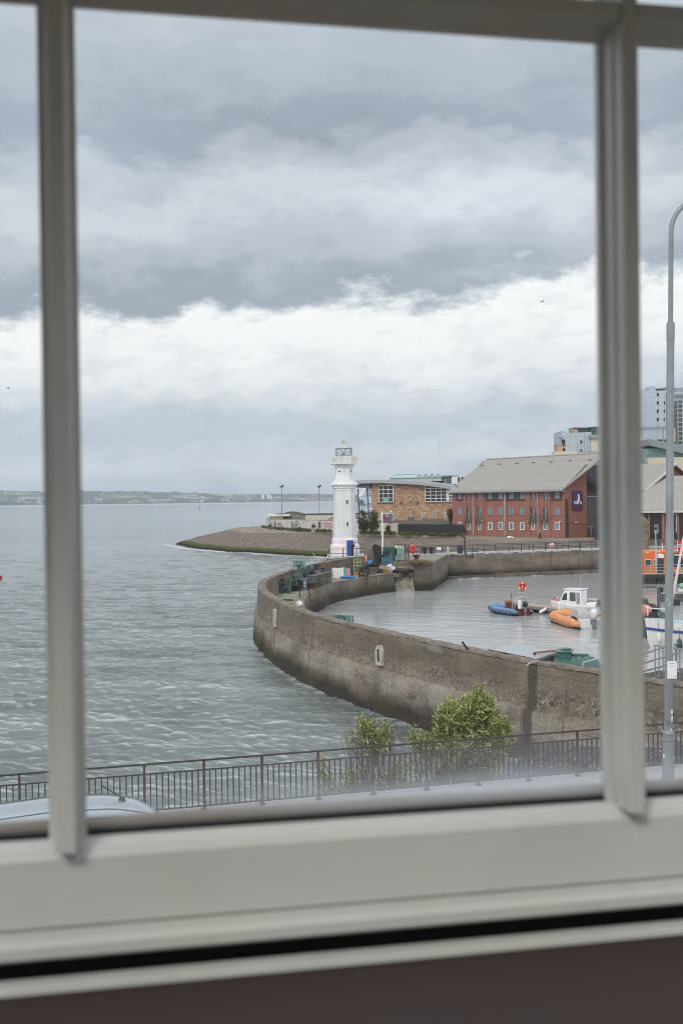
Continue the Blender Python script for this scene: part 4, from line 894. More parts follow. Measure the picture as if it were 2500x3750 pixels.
# ---------------- red brick hotel
def build_hotel():
    F = Facade((19.0,210.5),(34.0,187.5)); bz = 3.62
    H = frame_on(F, 'brick_hotel', 'long three-storey red brick hotel with a ribbed grey pitched roof', 'hotel')
    def zp(x, y): return F(1600+x/2.412, 1500+y/2.412)
    L_ = zp(1112, 950)[0]; dep = 13.6; ez = zp(600, 722)[1]; half = dep/2
    rz_ = zp(1000, 425)[1]
    # the ridge lies 'half' behind the facade: take its height from the picture at that depth
    G = Facade((F.p0.x - F.n.x*half, F.p0.y - F.n.y*half), (F.p0.x - F.n.x*half + F.u.x, F.p0.y - F.n.y*half + F.u.y))
    def zr(x, y): return G(1600+x/2.412, 1500+y/2.412)
    rl, rr_ = zr(440,452), zr(1420,398); rz_ = (rl[1]+rr_[1])/2
    m = MB(); m.xprism([(0,bz-.4),(L_,bz-.4),(L_,ez),(0,ez)], 0, dep); m.build('wall', RED, H)
    ov = .55; e0 = -ov
    ra, rb = rl[0]-.1, max(rr_[0]+2, L_+.55)
    m = MB(); th = .22
    for sgn in (0, 1):
        ya, yb = (-.6, half) if sgn == 0 else (dep+.6, half)
        A = [(-.55,ya,ez-.05),(L_+.55,ya,ez-.05),(rb,yb,rz_),(ra,yb,rz_)]; Bq = [(x,y,z+th) for x,y,z in A]
        m.add(A+Bq, [(0,3,2,1),(4,5,6,7),(0,1,5,4),(2,3,7,6),(1,2,6,5),(3,0,4,7)])
    rf = m.build('roof', ROOF, H)
    m = MB(); m.box(-.6, L_+.6, -.78, -.60, ez-.12, ez+.10); m.tube([(ra,half,rz_+th+.04),(rb,half,rz_+th+.04)], .12, 6); m.build('gutter', M('gutter_grey', (.33,.32,.30), .6), rf)
    m = MB(); m.box(-.5, L_+.5, -.59, -.02, ez-.18, ez-.06); m.build('eaves_board', M('pale_fascia', (.50,.49,.46), .7), rf)
    for zx, zy in ((395,495),(548,485),(702,478),(848,470),(1003,465),(1172,455),(1345,448),(170,680)):
        d = ray(1600+zx/2.412, 1500+zy/2.412)      # find where the sight line meets the roof slope
        best = None
        for k in range(200):
            y = -.6+(half+.6)*k/199; P = Facade((F.p0.x-F.n.x*y, F.p0.y-F.n.y*y), (F.p0.x-F.n.x*y+F.u.x, F.p0.y-F.n.y*y+F.u.y)); x, z = P(1600+zx/2.412, 1500+zy/2.412); zz = ez-.05+th+(rz_-ez+.05)*(y+.6)/(half+.6)
            if best is None or abs(z-zz) < best[0]: best = (abs(z-zz), x, y, zz)
        _, x, y, z = best; m = MB(); m.cbox((x,y,z+.1), .75,.12,.06); m.cbox((x-.25,y,z+.02), .07,.1,.2); m.cbox((x+.25,y,z+.02), .07,.1,.2)
        m.build('roof_bracket', M('dark_bracket', (.10,.10,.09), .7), rf)
    # gables close the ends under the roof
    for x0 in (0.0, L_-.3):
        m = MB(); m.yprism([(.02,ez-.01),(half,rz_-.05),(dep-.02,ez-.01)], x0+.01, x0+.29); m.build('gable', RED, H)
    DARKP = M('dark_panel', (.045,.043,.047), .5); CURT = [(.18,.5),(.55,.8)]
    # top row: dark strip windows and narrow lights
    tz1, tz0 = zp(600,727)[1], zp(600,795)[1]
    def strip(a, b, wins):
        x0, x1 = zp(a,760)[0], zp(b,760)[0]; z1, z0 = zp((a+b)/2,722)[1], zp((a+b)/2,793)[1]
        m = MB(); m.box(x0,x1,-.05,.05,z0,z1); m.build('dark_panel', DARKP, H)
        for c in wins: xc = zp(c,760)[0]; window_unit(H, xc-.52, xc+.52, z0+.08, z1-.05, 1, 1, .05, frame=M('grey_frame', (.22,.23,.25), .5), y=-.06, curtain=[(.1,.45),(.55,.9)])
        m = MB(); m.box(x0-.15,x1+.1,-.14,.04,z0-.14,z0); m.build('sill', M('brick_sill', (.16,.055,.04), .9), H)
    strip(165,232,(202,)); strip(425,598,(470,564)); strip(614,792,(657,754)); strip(1008,1100,(1062,))
    for c in (275,370,843,952):
        xc = zp(c,760)[0]; z1, z0 = zp(c,725)[1], zp(c,793)[1]; window_unit(H, xc-.42, xc+.42, z0, z1, 1, 1, .05, frame=M('grey_frame', (0,0,0)), y=-.02, curtain=[(.45,.9)])
        # french window with a little barrel balcony on the middle floor
        z1, z0 = zp(c,863)[1], zp(c,985)[1]; window_unit(H, xc-.42, xc+.42, z0+.3, z1, 1, 1, .06, frame=M('brown_frame', (.10,.05,.045), .6), y=-.02, curtain=[(.5,.95)])
        b = MB(); zb0, zb1 = zp(c,983)[1], zp(c,912)[1]; Rb = .85
        ring_ = [(xc+Rb*math.cos(R(180+q*15)), -.05+.75*math.sin(R(180+q*15))) for q in range(13)]
        for k in range(6): b.tube([(x,y,zb0+(zb1-zb0)*k/5) for x,y in ring_], .045, 4)
        for q in (0,3,6,9,12): b.tube([(ring_[q][0],ring_[q][1],zb0),(ring_[q][0],ring_[q][1],zb1)], .03, 4)
        b.prism(ring_, zb0-.08, zb0); b.build('balcony', M('balcony_grey', (.16,.16,.165), .5), H)
    for c in (200,470,562,656,753,1061):
        xc = zp(c,900)[0]; z1, z0 = zp(c,863)[1], zp(c,932)[1]; window_unit(H, xc-.52, xc+.52, z0, z1, 1, 1, .06, frame=M('grey_frame', (0,0,0)), y=-.02, curtain=[(.08,.4),(.5,.92)])
    for c in (200,280,373,470,562,657,753,847,955,1060):
        xc = zp(c,1025)[0]; z1, z0 = zp(c,992)[1], zp(c,1063)[1]; w = .55 if c not in (280,373,847,955) else .42; window_unit(H, xc-w, xc+w, z0, z1, 1, 1, .10, y=-.02, curtain=[(.12,.4),(.5,.88)])
    # string courses, pilasters, rainwater pipes, lights
    for zy, hgt in ((983,.10),(930,.05)):
        z = zp(600,zy)[1]; m = MB(); m.box(-.02, L_+.02, -.05, .02, z-hgt/2, z+hgt/2); m.build('string_course', M('red_course', (.35,.135,.095), .9), H)
    for a, b in ((233,262),(300,346),(388,415),(782,822),(985,1003)):
        x0, x1 = zp(a,900)[0], zp(b,900)[0]; m = MB(); m.box(x0, x1, -.12, .03, bz-.3, ez-.2); m.build('brick_pier', RED, H)
    pipe = M('pale_pipe', (.46,.38,.34), .6)
    for pts in ([(316,722),(322,740),(325,1105)],[(590,722),(600,750),(603,1110)],[(616,722),(610,790),(614,1112)],[(886,715),(893,735),(898,1112)]):
        q = [zp(*p) for p in pts]; m = MB(); m.tube([(x,-.18,z) for x,z in q], .07, 6); m.build('rain_pipe', pipe, H)
    for c in ((398,983),(810,985),(1090,992)):
        x, z = zp(*c); m = MB(); m.cbox((x,-.15,z), .35,.2,.16); m.build('wall_light', WHITEF, H, bevel=.03)
    x0, x1 = zp(1114,900)[0]-.02, zp(1114,900)[0]+.9
    # gable end facing right: walls, recess, sign, glazed stair
    E = Facade((F.p0.x+F.u.x*L_, F.p0.y+F.u.y*L_), (F.p0.x+F.u.x*L_-F.n.x, F.p0.y+F.u.y*L_-F.n.y))
    Hg = thing_child('end_wing', H, (L_, 0, 0), R(90))
    def ep(x, y): return E(1600+x/2.412, 1500+y/2.412)
    eb = bz-.4; xs_ = ep(1150,900)[0]; xe = ep(1306,900)[0]
    top = ep(1285,490); low = ep(1112,700)
    m = MB(); m.xprism([(0,eb),(xe,eb),(xe,top[1]),(ep(1285,490)[0],top[1]),(0,low[1]-.1)], -.35, -.02); o = m.build('end_wall', RED, Hg)
    m = MB(); a, b = ep(1114,790), ep(1145,1130); m.box(a[0],b[0],-.37,-.3,b[1],a[1]); m.build('recess_panel', M('recess_brown', (.075,.045,.04), .6), Hg)  # flat dark panel standing in for the recess beside the gable
    m = MB(); a = low; b = top; m.yprism([(-.9,0)],0,0) if False else None
    m.add([(a[0]-.35,-.75,a[1]+.05),(b[0],-.75,b[1]+.05),(b[0],.0,b[1]+.05),(a[0]-.35,.0,a[1]+.05),(a[0]-.35,-.75,a[1]+.30),(b[0],-.75,b[1]+.30),(b[0],.0,b[1]+.30),(a[0]-.35,.0,a[1]+.30)], [(0,3,2,1),(4,5,6,7),(0,1,5,4),(1,2,6,5),(2,3,7,6),(3,0,4,7)]); m.build('verge', M('verge_grey', (.30,.29,.27), .7), Hg)
    a, b = ep(1285,481), ep(1440,520); m = MB(); m.box(a[0],b[0]+2,-.9,.2,b[1]+.55,a[1]+.2); m.build('canopy', M('canopy_pale', (.52,.50,.46), .7), Hg)
    a, b = ep(1308,520), ep(1440,1135); m = MB(); m.box(a[0]+.02,b[0]+2,-.2,.1,b[1]-.4,a[1]+.6); g = m.build('glazed_stair', M('stair_glass', (.025,.024,.03), .2), Hg)
    m = MB(); z = ep(1340,767)[1]; m.box(a[0]+.03,b[0],-.24,-.21,z-.05,z+.05); z2 = ep(1340,1032)[1]; m.box(a[0]+.03,b[0],-.24,-.21,z2-.04,z2+.04); xm = ep(1352,1080)[0]; m.box(xm-.04,xm+.04,-.24,-.21,b[1]-.2,z2-.04); m.build('transom', GREYM, g)
    z = ep(1200,1000)[1]; m = MB(); m.box(xs_,xe,-.40,-.34,z-.06,z+.06); m.build('string_course', M('red_course', (0,0,0)), Hg)
    x, z = ep(1207,997); m = MB(); m.cbox((x,-.42,z), .35,.2,.18); m.build('wall_light', WHITEF, Hg, bevel=.03)
    # sign on the gable wall
    (x0,z1),(x1,z0) = ep(1169,716), ep(1256,878); s = thing('hotel_sign', 'purple hotel sign with white crescent moon and lettering on the brick gable', 'sign', tuple(Hg_world(H, L_, x0, z0)), F.rot+R(90))
    w, hh = x1-x0, z1-z0; m = MB(); m.box(0,w,-.66,-.38,0,hh); m.build('sign_box', M('sign_purple', (.058,.032,.085), .45, .05), s, bevel=.02)
    wm = M('sign_white', (.85,.85,.86), .5, .02)
    cx, cz, Rm = w*.56, hh*.60, w*.22; outer = []; inner = []
    for k in range(21): t_ = R(-128 + 205*k/20); outer.append((cx-.10+Rm*.82*math.cos(t_), cz+Rm*1.45*math.sin(t_)))
    for k in range(21): t_ = R(77 - 205*k/20); tt = k/20; inner.append((cx-.30+Rm*.62*math.cos(t_), cz+.10+Rm*1.12*math.sin(t_)))
    m = MB(); n = 21; vs = [(x,-.69,z) for x,z in outer] + [(x,-.69,z) for x,z in inner[::-1]] + [(x,-.655,z) for x,z in outer] + [(x,-.655,z) for x,z in inner[::-1]]
    m.add(vs, [(i,i+1,n+i+1,n+i) for i in range(n-1)] + [(2*n+i,i,i+1,2*n+i+1)[::-1] for i in range(n-1)]); m.build('moon', wm, s)
    m = MB()
    for qx, qz in ((.40,.66),(.43,.575)):
        c = (w*qx, hh*qz); pts = [(c[0]+(.085 if k % 2 == 0 else .035)*math.cos(k*math.pi/5+.3), c[1]+(.085 if k % 2 == 0 else .035)*math.sin(k*math.pi/5+.3)) for k in range(10)]; m.xprism(pts, -.68, -.655)
    m.build('star', M('sign_pink', (.62,.45,.56), .5), s)
    tcv = bpy.data.curves.new('sign_lettering', 'FONT'); tcv.body = 'Premier Inn'; tcv.align_x = 'CENTER'; tcv.extrude = .012; tcv.offset = .006; tcv.size = 1
    o = text_mesh('sign_lettering', tcv, wm, s); o.scale = (w*.82/o.dimensions.x, w*.40, 1); o.location = (w*.5, -.672, hh*.265); o.rotation_euler = (R(90),0,0)
    return H
def text_mesh(name, tcv, mat, par):
    o = bpy.data.objects.new(name, tcv); col.objects.link(o); bpy.context.view_layer.update()
    me = bpy.data.meshes.new_from_object(o.evaluated_get(bpy.context.evaluated_depsgraph_get())); bpy.data.objects.remove(o)
    me.materials.clear(); me.materials.append(mat); o = bpy.data.objects.new(name, me); col.objects.link(o); o.parent = par; bpy.context.view_layer.update(); return o
def thing_child(name, par, loc, rz):
    m = MB(); m.box(-.3,-.02,.03,.3,3.3,3.5); o = m.build(name, RED, par); o.location = loc; o.rotation_euler = (0,0,rz); return o
def Hg_world(H, L_, x, z):
    return Matrix.Translation(H.location) @ Matrix.Rotation(H.rotation_euler.z, 4, 'Z') @ Matrix.Translation((L_,0,0)) @ Matrix.Rotation(R(90), 4, 'Z') @ Vector((x,0,z))
build_hotel()

# ---------------- second hotel block and its wing, right of the window bar
def build_wings():
    F = Facade((41.5,172.5),(62,166)); bz = 3.6
    B = frame_on(F, 'hotel_wing', 'lower hotel wing with ribbed roof, dark glazing and red brick piers, behind the orange boat', 'hotel')
    def zp(x, y): return F(2300+x/3.135, 1350+y/3.135)
    x0, x1 = -6, 24; ez = zp(450,1640)[1]; 
    m = MB(); m.box(x0,x1,.1,9,bz-.5,ez-.05); m.build('dark_glazing', M('wing_glass', (.030,.028,.033), .3), B)
    for a, b in ((228,245),(380,412),(560,580),(760,790),(940,965)):
        xa, xb = zp(a,1750)[0], zp(b,1750)[0]; m = MB(); m.box(xa,xb,-.3,.3,bz-.5,ez-.06); m.build('brick_pier', RED, B)
    m = MB(); m.box(x0,x1,-.05,.2,bz-.5,zp(450,1960)[1]); m.build('plinth', M('stone_base', (.21,.18,.145), .9, .3, 3), B)
    m = MB(); a = zp(548,1655); b = zp(548,1880); m.tube([(a[0]-.3,-.5,a[1]),(a[0],-.4,a[1]-.3),(b[0],-.4,b[1])], .07, 6); m.build('rain_pipe', M('pale_pipe', (0,0,0)), B)
    xa, xb = zp(293,1770)[0], zp(340,1770)[0]; z1, z0 = zp(300,1790)[1], zp(300,1890)[1]; window_unit(B, xa, xb, z0, z1, 2, 1, .08, frame=GREYM, glass=M('blue_glass', (.16,.21,.26), .3), y=.05)
    half = 7.5; G = Facade((F.p0.x-F.n.x*half, F.p0.y-F.n.y*half), (F.p0.x-F.n.x*half+F.u.x, F.p0.y-F.n.y*half+F.u.y)); rl = G(2300+500/3.135, 1350+1250/3.135); rz_ = rl[1]
    el = zp(180,1600)[0]; A = [(el-4.6,-.7,ez),(x1,-.7,ez),(x1,half,rz_),(rl[0]-.4,half,rz_)]
    m = MB(); m.add(A+[(p[0],p[1],p[2]+.25) for p in A], [(0,3,2,1),(4,5,6,7),(0,1,5,4),(2,3,7,6),(1,2,6,5),(3,0,4,7)]); r = m.build('roof', ROOF, B)
    m = MB(); m.box(el-4.6,x1,-.95,-.7,ez-.15,ez+.15); m.build('gutter', M('pale_fascia', (0,0,0)), r)
    # block behind with its gable toward the harbour
    q = at(2458, 1702, 180); K = Facade((q.x, q.y), (q.x+.83, q.y+.56))
    B2 = thing('gabled_block', 'red brick gabled block with pale ribbed roof behind the lower hotel wing', 'building', (K.p0.x, K.p0.y, 0), K.rot)
    def kp(x, y): return K(2300+x/3.135, 1350+y/3.135)
    ax, az_ = kp(497,1105); lx, lz = kp(170,1400); rx = 2*ax-lx
    LB = 8.5
    m = MB(); m.xprism([(lx,bz),(rx,bz),(rx,lz-.3),(ax,az_-.35),(lx,lz-.3)], 0, .4); m.build('gable_wall', RED, B2)
    for sx in (-1, 1):
        ex = ax+sx*(ax-lx)*1.06; ez2 = az_-(az_-lz)*1.06
        m = MB(); m.add([(ax,-.6,az_),(ex,-.6,ez2),(ex,LB,ez2),(ax,LB,az_),(ax,-.6,az_+.28),(ex,-.6,ez2+.28),(ex,LB,ez2+.28),(ax,LB,az_+.28)], [(0,3,2,1),(4,5,6,7),(0,1,5,4),(2,3,7,6),(1,2,6,5),(3,0,4,7)]); m.build('roof_slope', ROOF if sx < 0 else ROOF, B2)
        m = MB(); m.add([(ax,-.75,az_-.05),(ex,-.75,ez2-.05),(ex,-.6,ez2-.05),(ax,-.6,az_-.05),(ax,-.75,az_+.33),(ex,-.75,ez2+.33),(ex,-.6,ez2+.33),(ax,-.6,az_+.33)], [(0,3,2,1),(4,5,6,7),(0,1,5,4),(2,3,7,6),(1,2,6,5),(3,0,4,7)]); m.build('verge', M('pale_fascia', (0,0,0)), B2)
    # round stone bollard-house by the quay
    p = at(2366, 1990, 163); K2 = thing('stone_pillar', 'round-topped sandstone pillar on the quay beside the orange boat', 'pillar', (p.x-.9, 163, 3.0)); m = MB()
    prof = [(1.15,0),(1.15,3.0),(1.22,3.05),(1.22,3.25)] + [(1.15*math.cos(R(q)), 3.25+1.15*math.sin(R(q))*.95) for q in range(0, 86, 12)]; m.lathe(prof, 18); m.build('pillar_drum', brick('pillar_stone', (.21,.165,.115), (.12,.10,.075), 1, .28, .6), K2, smooth=True)
build_wings()

# ---------------- apartment towers far behind
def cladding(name, c, px=2.2, pz=3.0):
    t = NT(name); v = t.coord(); g = t.sep(v)
    def line(s, p, w): return t.math('LESS_THAN', t.math('ABSOLUTE', t.math('SUBTRACT', t.math('FRACT', t.math('DIVIDE', s, p)), .5)), w)
    l = t.math('MAXIMUM', line(g[0], px, .03), line(g[2], pz, .018)); cc = t.ramp(t.noise(v, .08, 4, .5), [(.3, tuple(x*.9 for x in c)), (.7, tuple(x*1.1 for x in c))]); t.rgb(t.mix(l, cc, tuple(x*.7 for x in c))).rough(.5); t.b.inputs['Metallic'].default_value = .2; return t.mat
SILV = cladding('silver_cladding', (.40,.44,.49)); BUFF = M('buff_render', (.50,.40,.28), .8, .06); TEAL = M('teal_glass', (.035,.075,.085), .15, .35, .3)
def build_towers():
    d = 420.0
    def P(px, py): q = at(px, py, d); return q.x, q.z
    def blk(par, name, a, b, mat, y0=0, y1=14, ztop=None):
        (x0,z1),(x1,z0) = P(*a), P(*b); m = MB(); m.box(x0-par['ox'], x1-par['ox'], y0, y1, z0, z1); return m.build(name, mat, par)
    def tower(name, label, px):
        x, _ = P(px, 1800); o = thing(name, label, 'apartment block', (x, d, 0)); o['ox'] = x; return o
    def wins(par, cols, rows, w, h, y=-.05):
        for cx in cols:
            for cy in rows:
                x, z = P(cx, cy); m = MB(); m.box(x-par['ox']-w/2, x-par['ox']+w/2, y-.12, y+.2, z-h/2, z+h/2); m.build('window', GLASS_D, par)
    c = lambda x, y: (2340+x/6.19, 1380+y/6.19)
    # tall right-hand tower
    T = tower('silver_tower', 'tall silver-clad apartment tower rising behind the hotel wing at the right edge', 2400)
    x0 = P(2290,1500)[0]-T['ox']; prof = [(x0, P(2290,1417)[1])] + [(P(*c(q,y))[0]-T['ox'], P(*c(q,y))[1]) for q, y in ((100,292),(230,322),(240,322),(590,305))]
    m = MB(); xr = prof[-1][0]; zb = 3; m.xprism([(x0,zb)]+prof+[(xr,zb)], 0, 16); m.build('tower_wall', SILV, T)
    blk(T, 'roof_box', c(240,205), c(390,325), SILV, 1.5, 8); blk(T, 'penthouse', c(390,255), c(590,310), TEAL, 1.5, 9)
    m = MB(); a = P(*c(390,250)); b = P(*c(700,170)); m.xprism([(a[0]-T['ox'],a[1]-.2),(a[0]-T['ox'],a[1]),(a[0]-T['ox']+3,b[1]-.9),(b[0]-T['ox'],b[1]),(b[0]-T['ox'],b[1]-.5),(b[0]-T['ox'],a[1]-.2)], 1, 10); m.build('penthouse_roof', ROOFG, T)
    wins(T, [c(410,0)[0]], [c(0,y)[1] for y in (402,590,777,965,1150)], 0.66, 1.05); wins(T, [c(558,0)[0]], [c(0,y)[1] for y in (590,777,965,1150)], .34, 1.1)
    blk(T, 'lower_block', c(-300,1195), c(510,1900), SILV, -6, 4); blk(T, 'buff_panel', c(512,1180), c(740,1490), BUFF, -4, 4); blk(T, 'block_coping', c(-300,1160), c(590,1195), M('coping_grey', (.26,.28,.31), .6), -6.3, 5)
    for a, b in (((288,1440),(415,1560)),((455,1440),(512,1485))): blk(T, 'window', c(*a), c(*b), GLASS_D, -6.15, -5.9)
    blk(T, 'corner_post', c(418,1195), c(440,1480), M('coping_grey', (0,0,0)), -6.2, -5.95)
    # right-hand section with balconies
    T2 = tower('balcony_tower', 'apartment tower with buff balcony bays and teal glazing, cut by the right edge', 2470)
    blk(T2, 'tower_wall', c(740,330), c(1700,1500), SILV, 3, 18); blk(T2, 'cornice', c(740,370), c(1700,405), M('coping_grey', (0,0,0)), 1.8, 3); blk(T2, 'balcony_bay', c(745,630), c(893,1480), BUFF, 2.4, 3); blk(T2, 'glazing', c(893,525), c(1700,1530), TEAL, 2.3, 2.98)
    blk(T2, 'roof_frame', c(740,155), c(812,330), M('frame_white', (.55,.56,.58), .6), 6, 7); blk(T2, 'roof_box', c(900,215), c(1500,335), M('coping_grey', (0,0,0)), 5, 9)
    for y in (685,880,1075,1265,1450): 
        a = P(*c(750,y)); b = P(*c(848,y+18)); m = MB(); m.box(a[0]-T2['ox'], b[0]-T2['ox'], .8, 2.4, b[1], a[1]); o = m.build('balcony', M('dark_post', (0,0,0)), T2)
        m = MB(); m.box(a[0]-T2['ox'], b[0]-T2['ox'], .8, .9, a[1]+1.9, a[1]+2.05)
        for q in range(7): x = a[0]-T2['ox']+(b[0]-a[0])*q/6; m.box(x-.08,x+.08,.8,.9,a[1],a[1]+1.9)
        m.build('balcony_rail', M('dark_post', (0,0,0)), o)
    gl = MB(); 
    for q in range(6):
        a = P(*c(900+q*110,540)); b = P(*c(900+q*110,1520)); gl.box(a[0]-T2['ox']-.2, a[0]-T2['ox']+.2, 2.15, 2.31, b[1], a[1])
    for q in range(9):
        a = P(*c(895,600+q*105)); b = P(*c(1600,600+q*105)); gl.box(a[0]-T2['ox'], b[0]-T2['ox'], 2.18, 2.3, a[1]-.2, a[1]+.2)
    gl.build('glazing_bar', GREYM, T2)
    # low silver and green buildings in front of the towers
    L1 = tower('green_hall', 'green glass hall with a curved grey roof in front of the silver tower', 2400)
    m = MB(); pts = [c(-250,1500), c(100,1560), c(330,1600), c(600,1665), c(840,1690)]; q = [(P(*p)[0]-L1['ox'], P(*p)[1]) for p in pts]; m.xprism(q+[(q[-1][0], q[-1][1]-3.2),(q[2][0], q[2][1]-2.6),(q[0][0],q[0][1]-2)], -28, -12); m.build('roof', M('hall_roof', (.21,.235,.26), .5), L1)
    (x0,z1),(x1,_) = P(*c(-250,1600)), P(*c(745,1900)); m = MB(); m.box(x0-L1['ox'], x1-L1['ox'], -26, -13, 3, P(*c(300,1690))[1]); m.build('glazed_wall', M('green_wall_glass', (.10,.19,.18), .25, .2, .3), L1)
    (x0,z1),(x1,z0) = P(*c(-300,1900)), P(*c(1300,1960)); m = MB(); m.box(x0-L1['ox'], x1-L1['ox'], -30, -26.2, 3, z1); m.build('parapet', M('buff_parapet', (.52,.47,.37), .8), L1)
    blk(L1, 'silver_wall', c(748,1560), c(1500,1850), SILV, -11.9, -8); blk(L1, 'window', c(935,1755), c(1100,1830), GLASS_D, -12.1, -11.85)
    # block left of the bar
    d2 = 380.0
    def P2(px, py): q = at(px, py, d2); return q.x, q.z
    z2 = lambda x, y: (1600+x/2.412, 1500+y/2.412)
    x, _ = P2(2100, 1700); A = thing('curved_apartment_block', 'silver-clad apartment block with a curved top behind the hotel roof', 'apartment block', (x, d2, 0)); ox = x
    top = [(1097,188),(1115,192),(1150,202),(1190,205),(1250,203),(1330,198),(1360,196)]
    m = MB(); q = [(P2(*z2(*t))[0]-ox, P2(*z2(*t))[1]) for t in top]; m.xprism([(q[0][0],3)]+q+[(q[-1][0],3)], 0, 14); m.build('tower_wall', SILV, A)
    def b2(name, a, b, mat, y0, y1): (x0,z1),(x1,z0) = P2(*z2(*a)), P2(*z2(*b)); m = MB(); m.box(x0-ox,x1-ox,y0,y1,z0,z1); return m.build(name, mat, A)
    b2('penthouse', (1207,155),(1340,203), TEAL, 2, 9); b2('penthouse_panel', (1208,168),(1248,206), M('terracotta_panel', (.46,.28,.17), .8), 1.5, 2); b2('penthouse_roof', (1205,150),(1345,158), ROOFG, 1, 10); b2('penthouse', (1355,150),(1500,230), TEAL, 0.5, 9)
    b2('wall_panel', (1352,245),(1500,395), M('cream_wall', (.55,.50,.40), .8), -1, 8); b2('eave', (1338,225),(1500,250), M('coping_grey', (0,0,0)), -2, 8)
    b2('brick_end', (1058,312),(1100,380), M('terracotta_panel', (0,0,0)), -1.5, 5); b2('coping', (1056,308),(1100,318), M('coping_grey', (0,0,0)), -1.7, 5.2)
    for a, b in (((1100,265),(1128,320)),((1100,342),(1128,375)),((1262,272),(1278,298)),((1262,350),(1278,376))): b2('window', a, b, GLASS_D, -.2, .2)
    b2('bay_roof', (1075,243),(1100,258), M('coping_grey', (0,0,0)), -2, 1); b2('terrace_wall', (1018,374),(1215,440), M('cream_wall', (0,0,0)), -4, 2); b2('terrace_rail', (1216,375),(1500,398), GREYM, -4, -3.8)
build_towers()
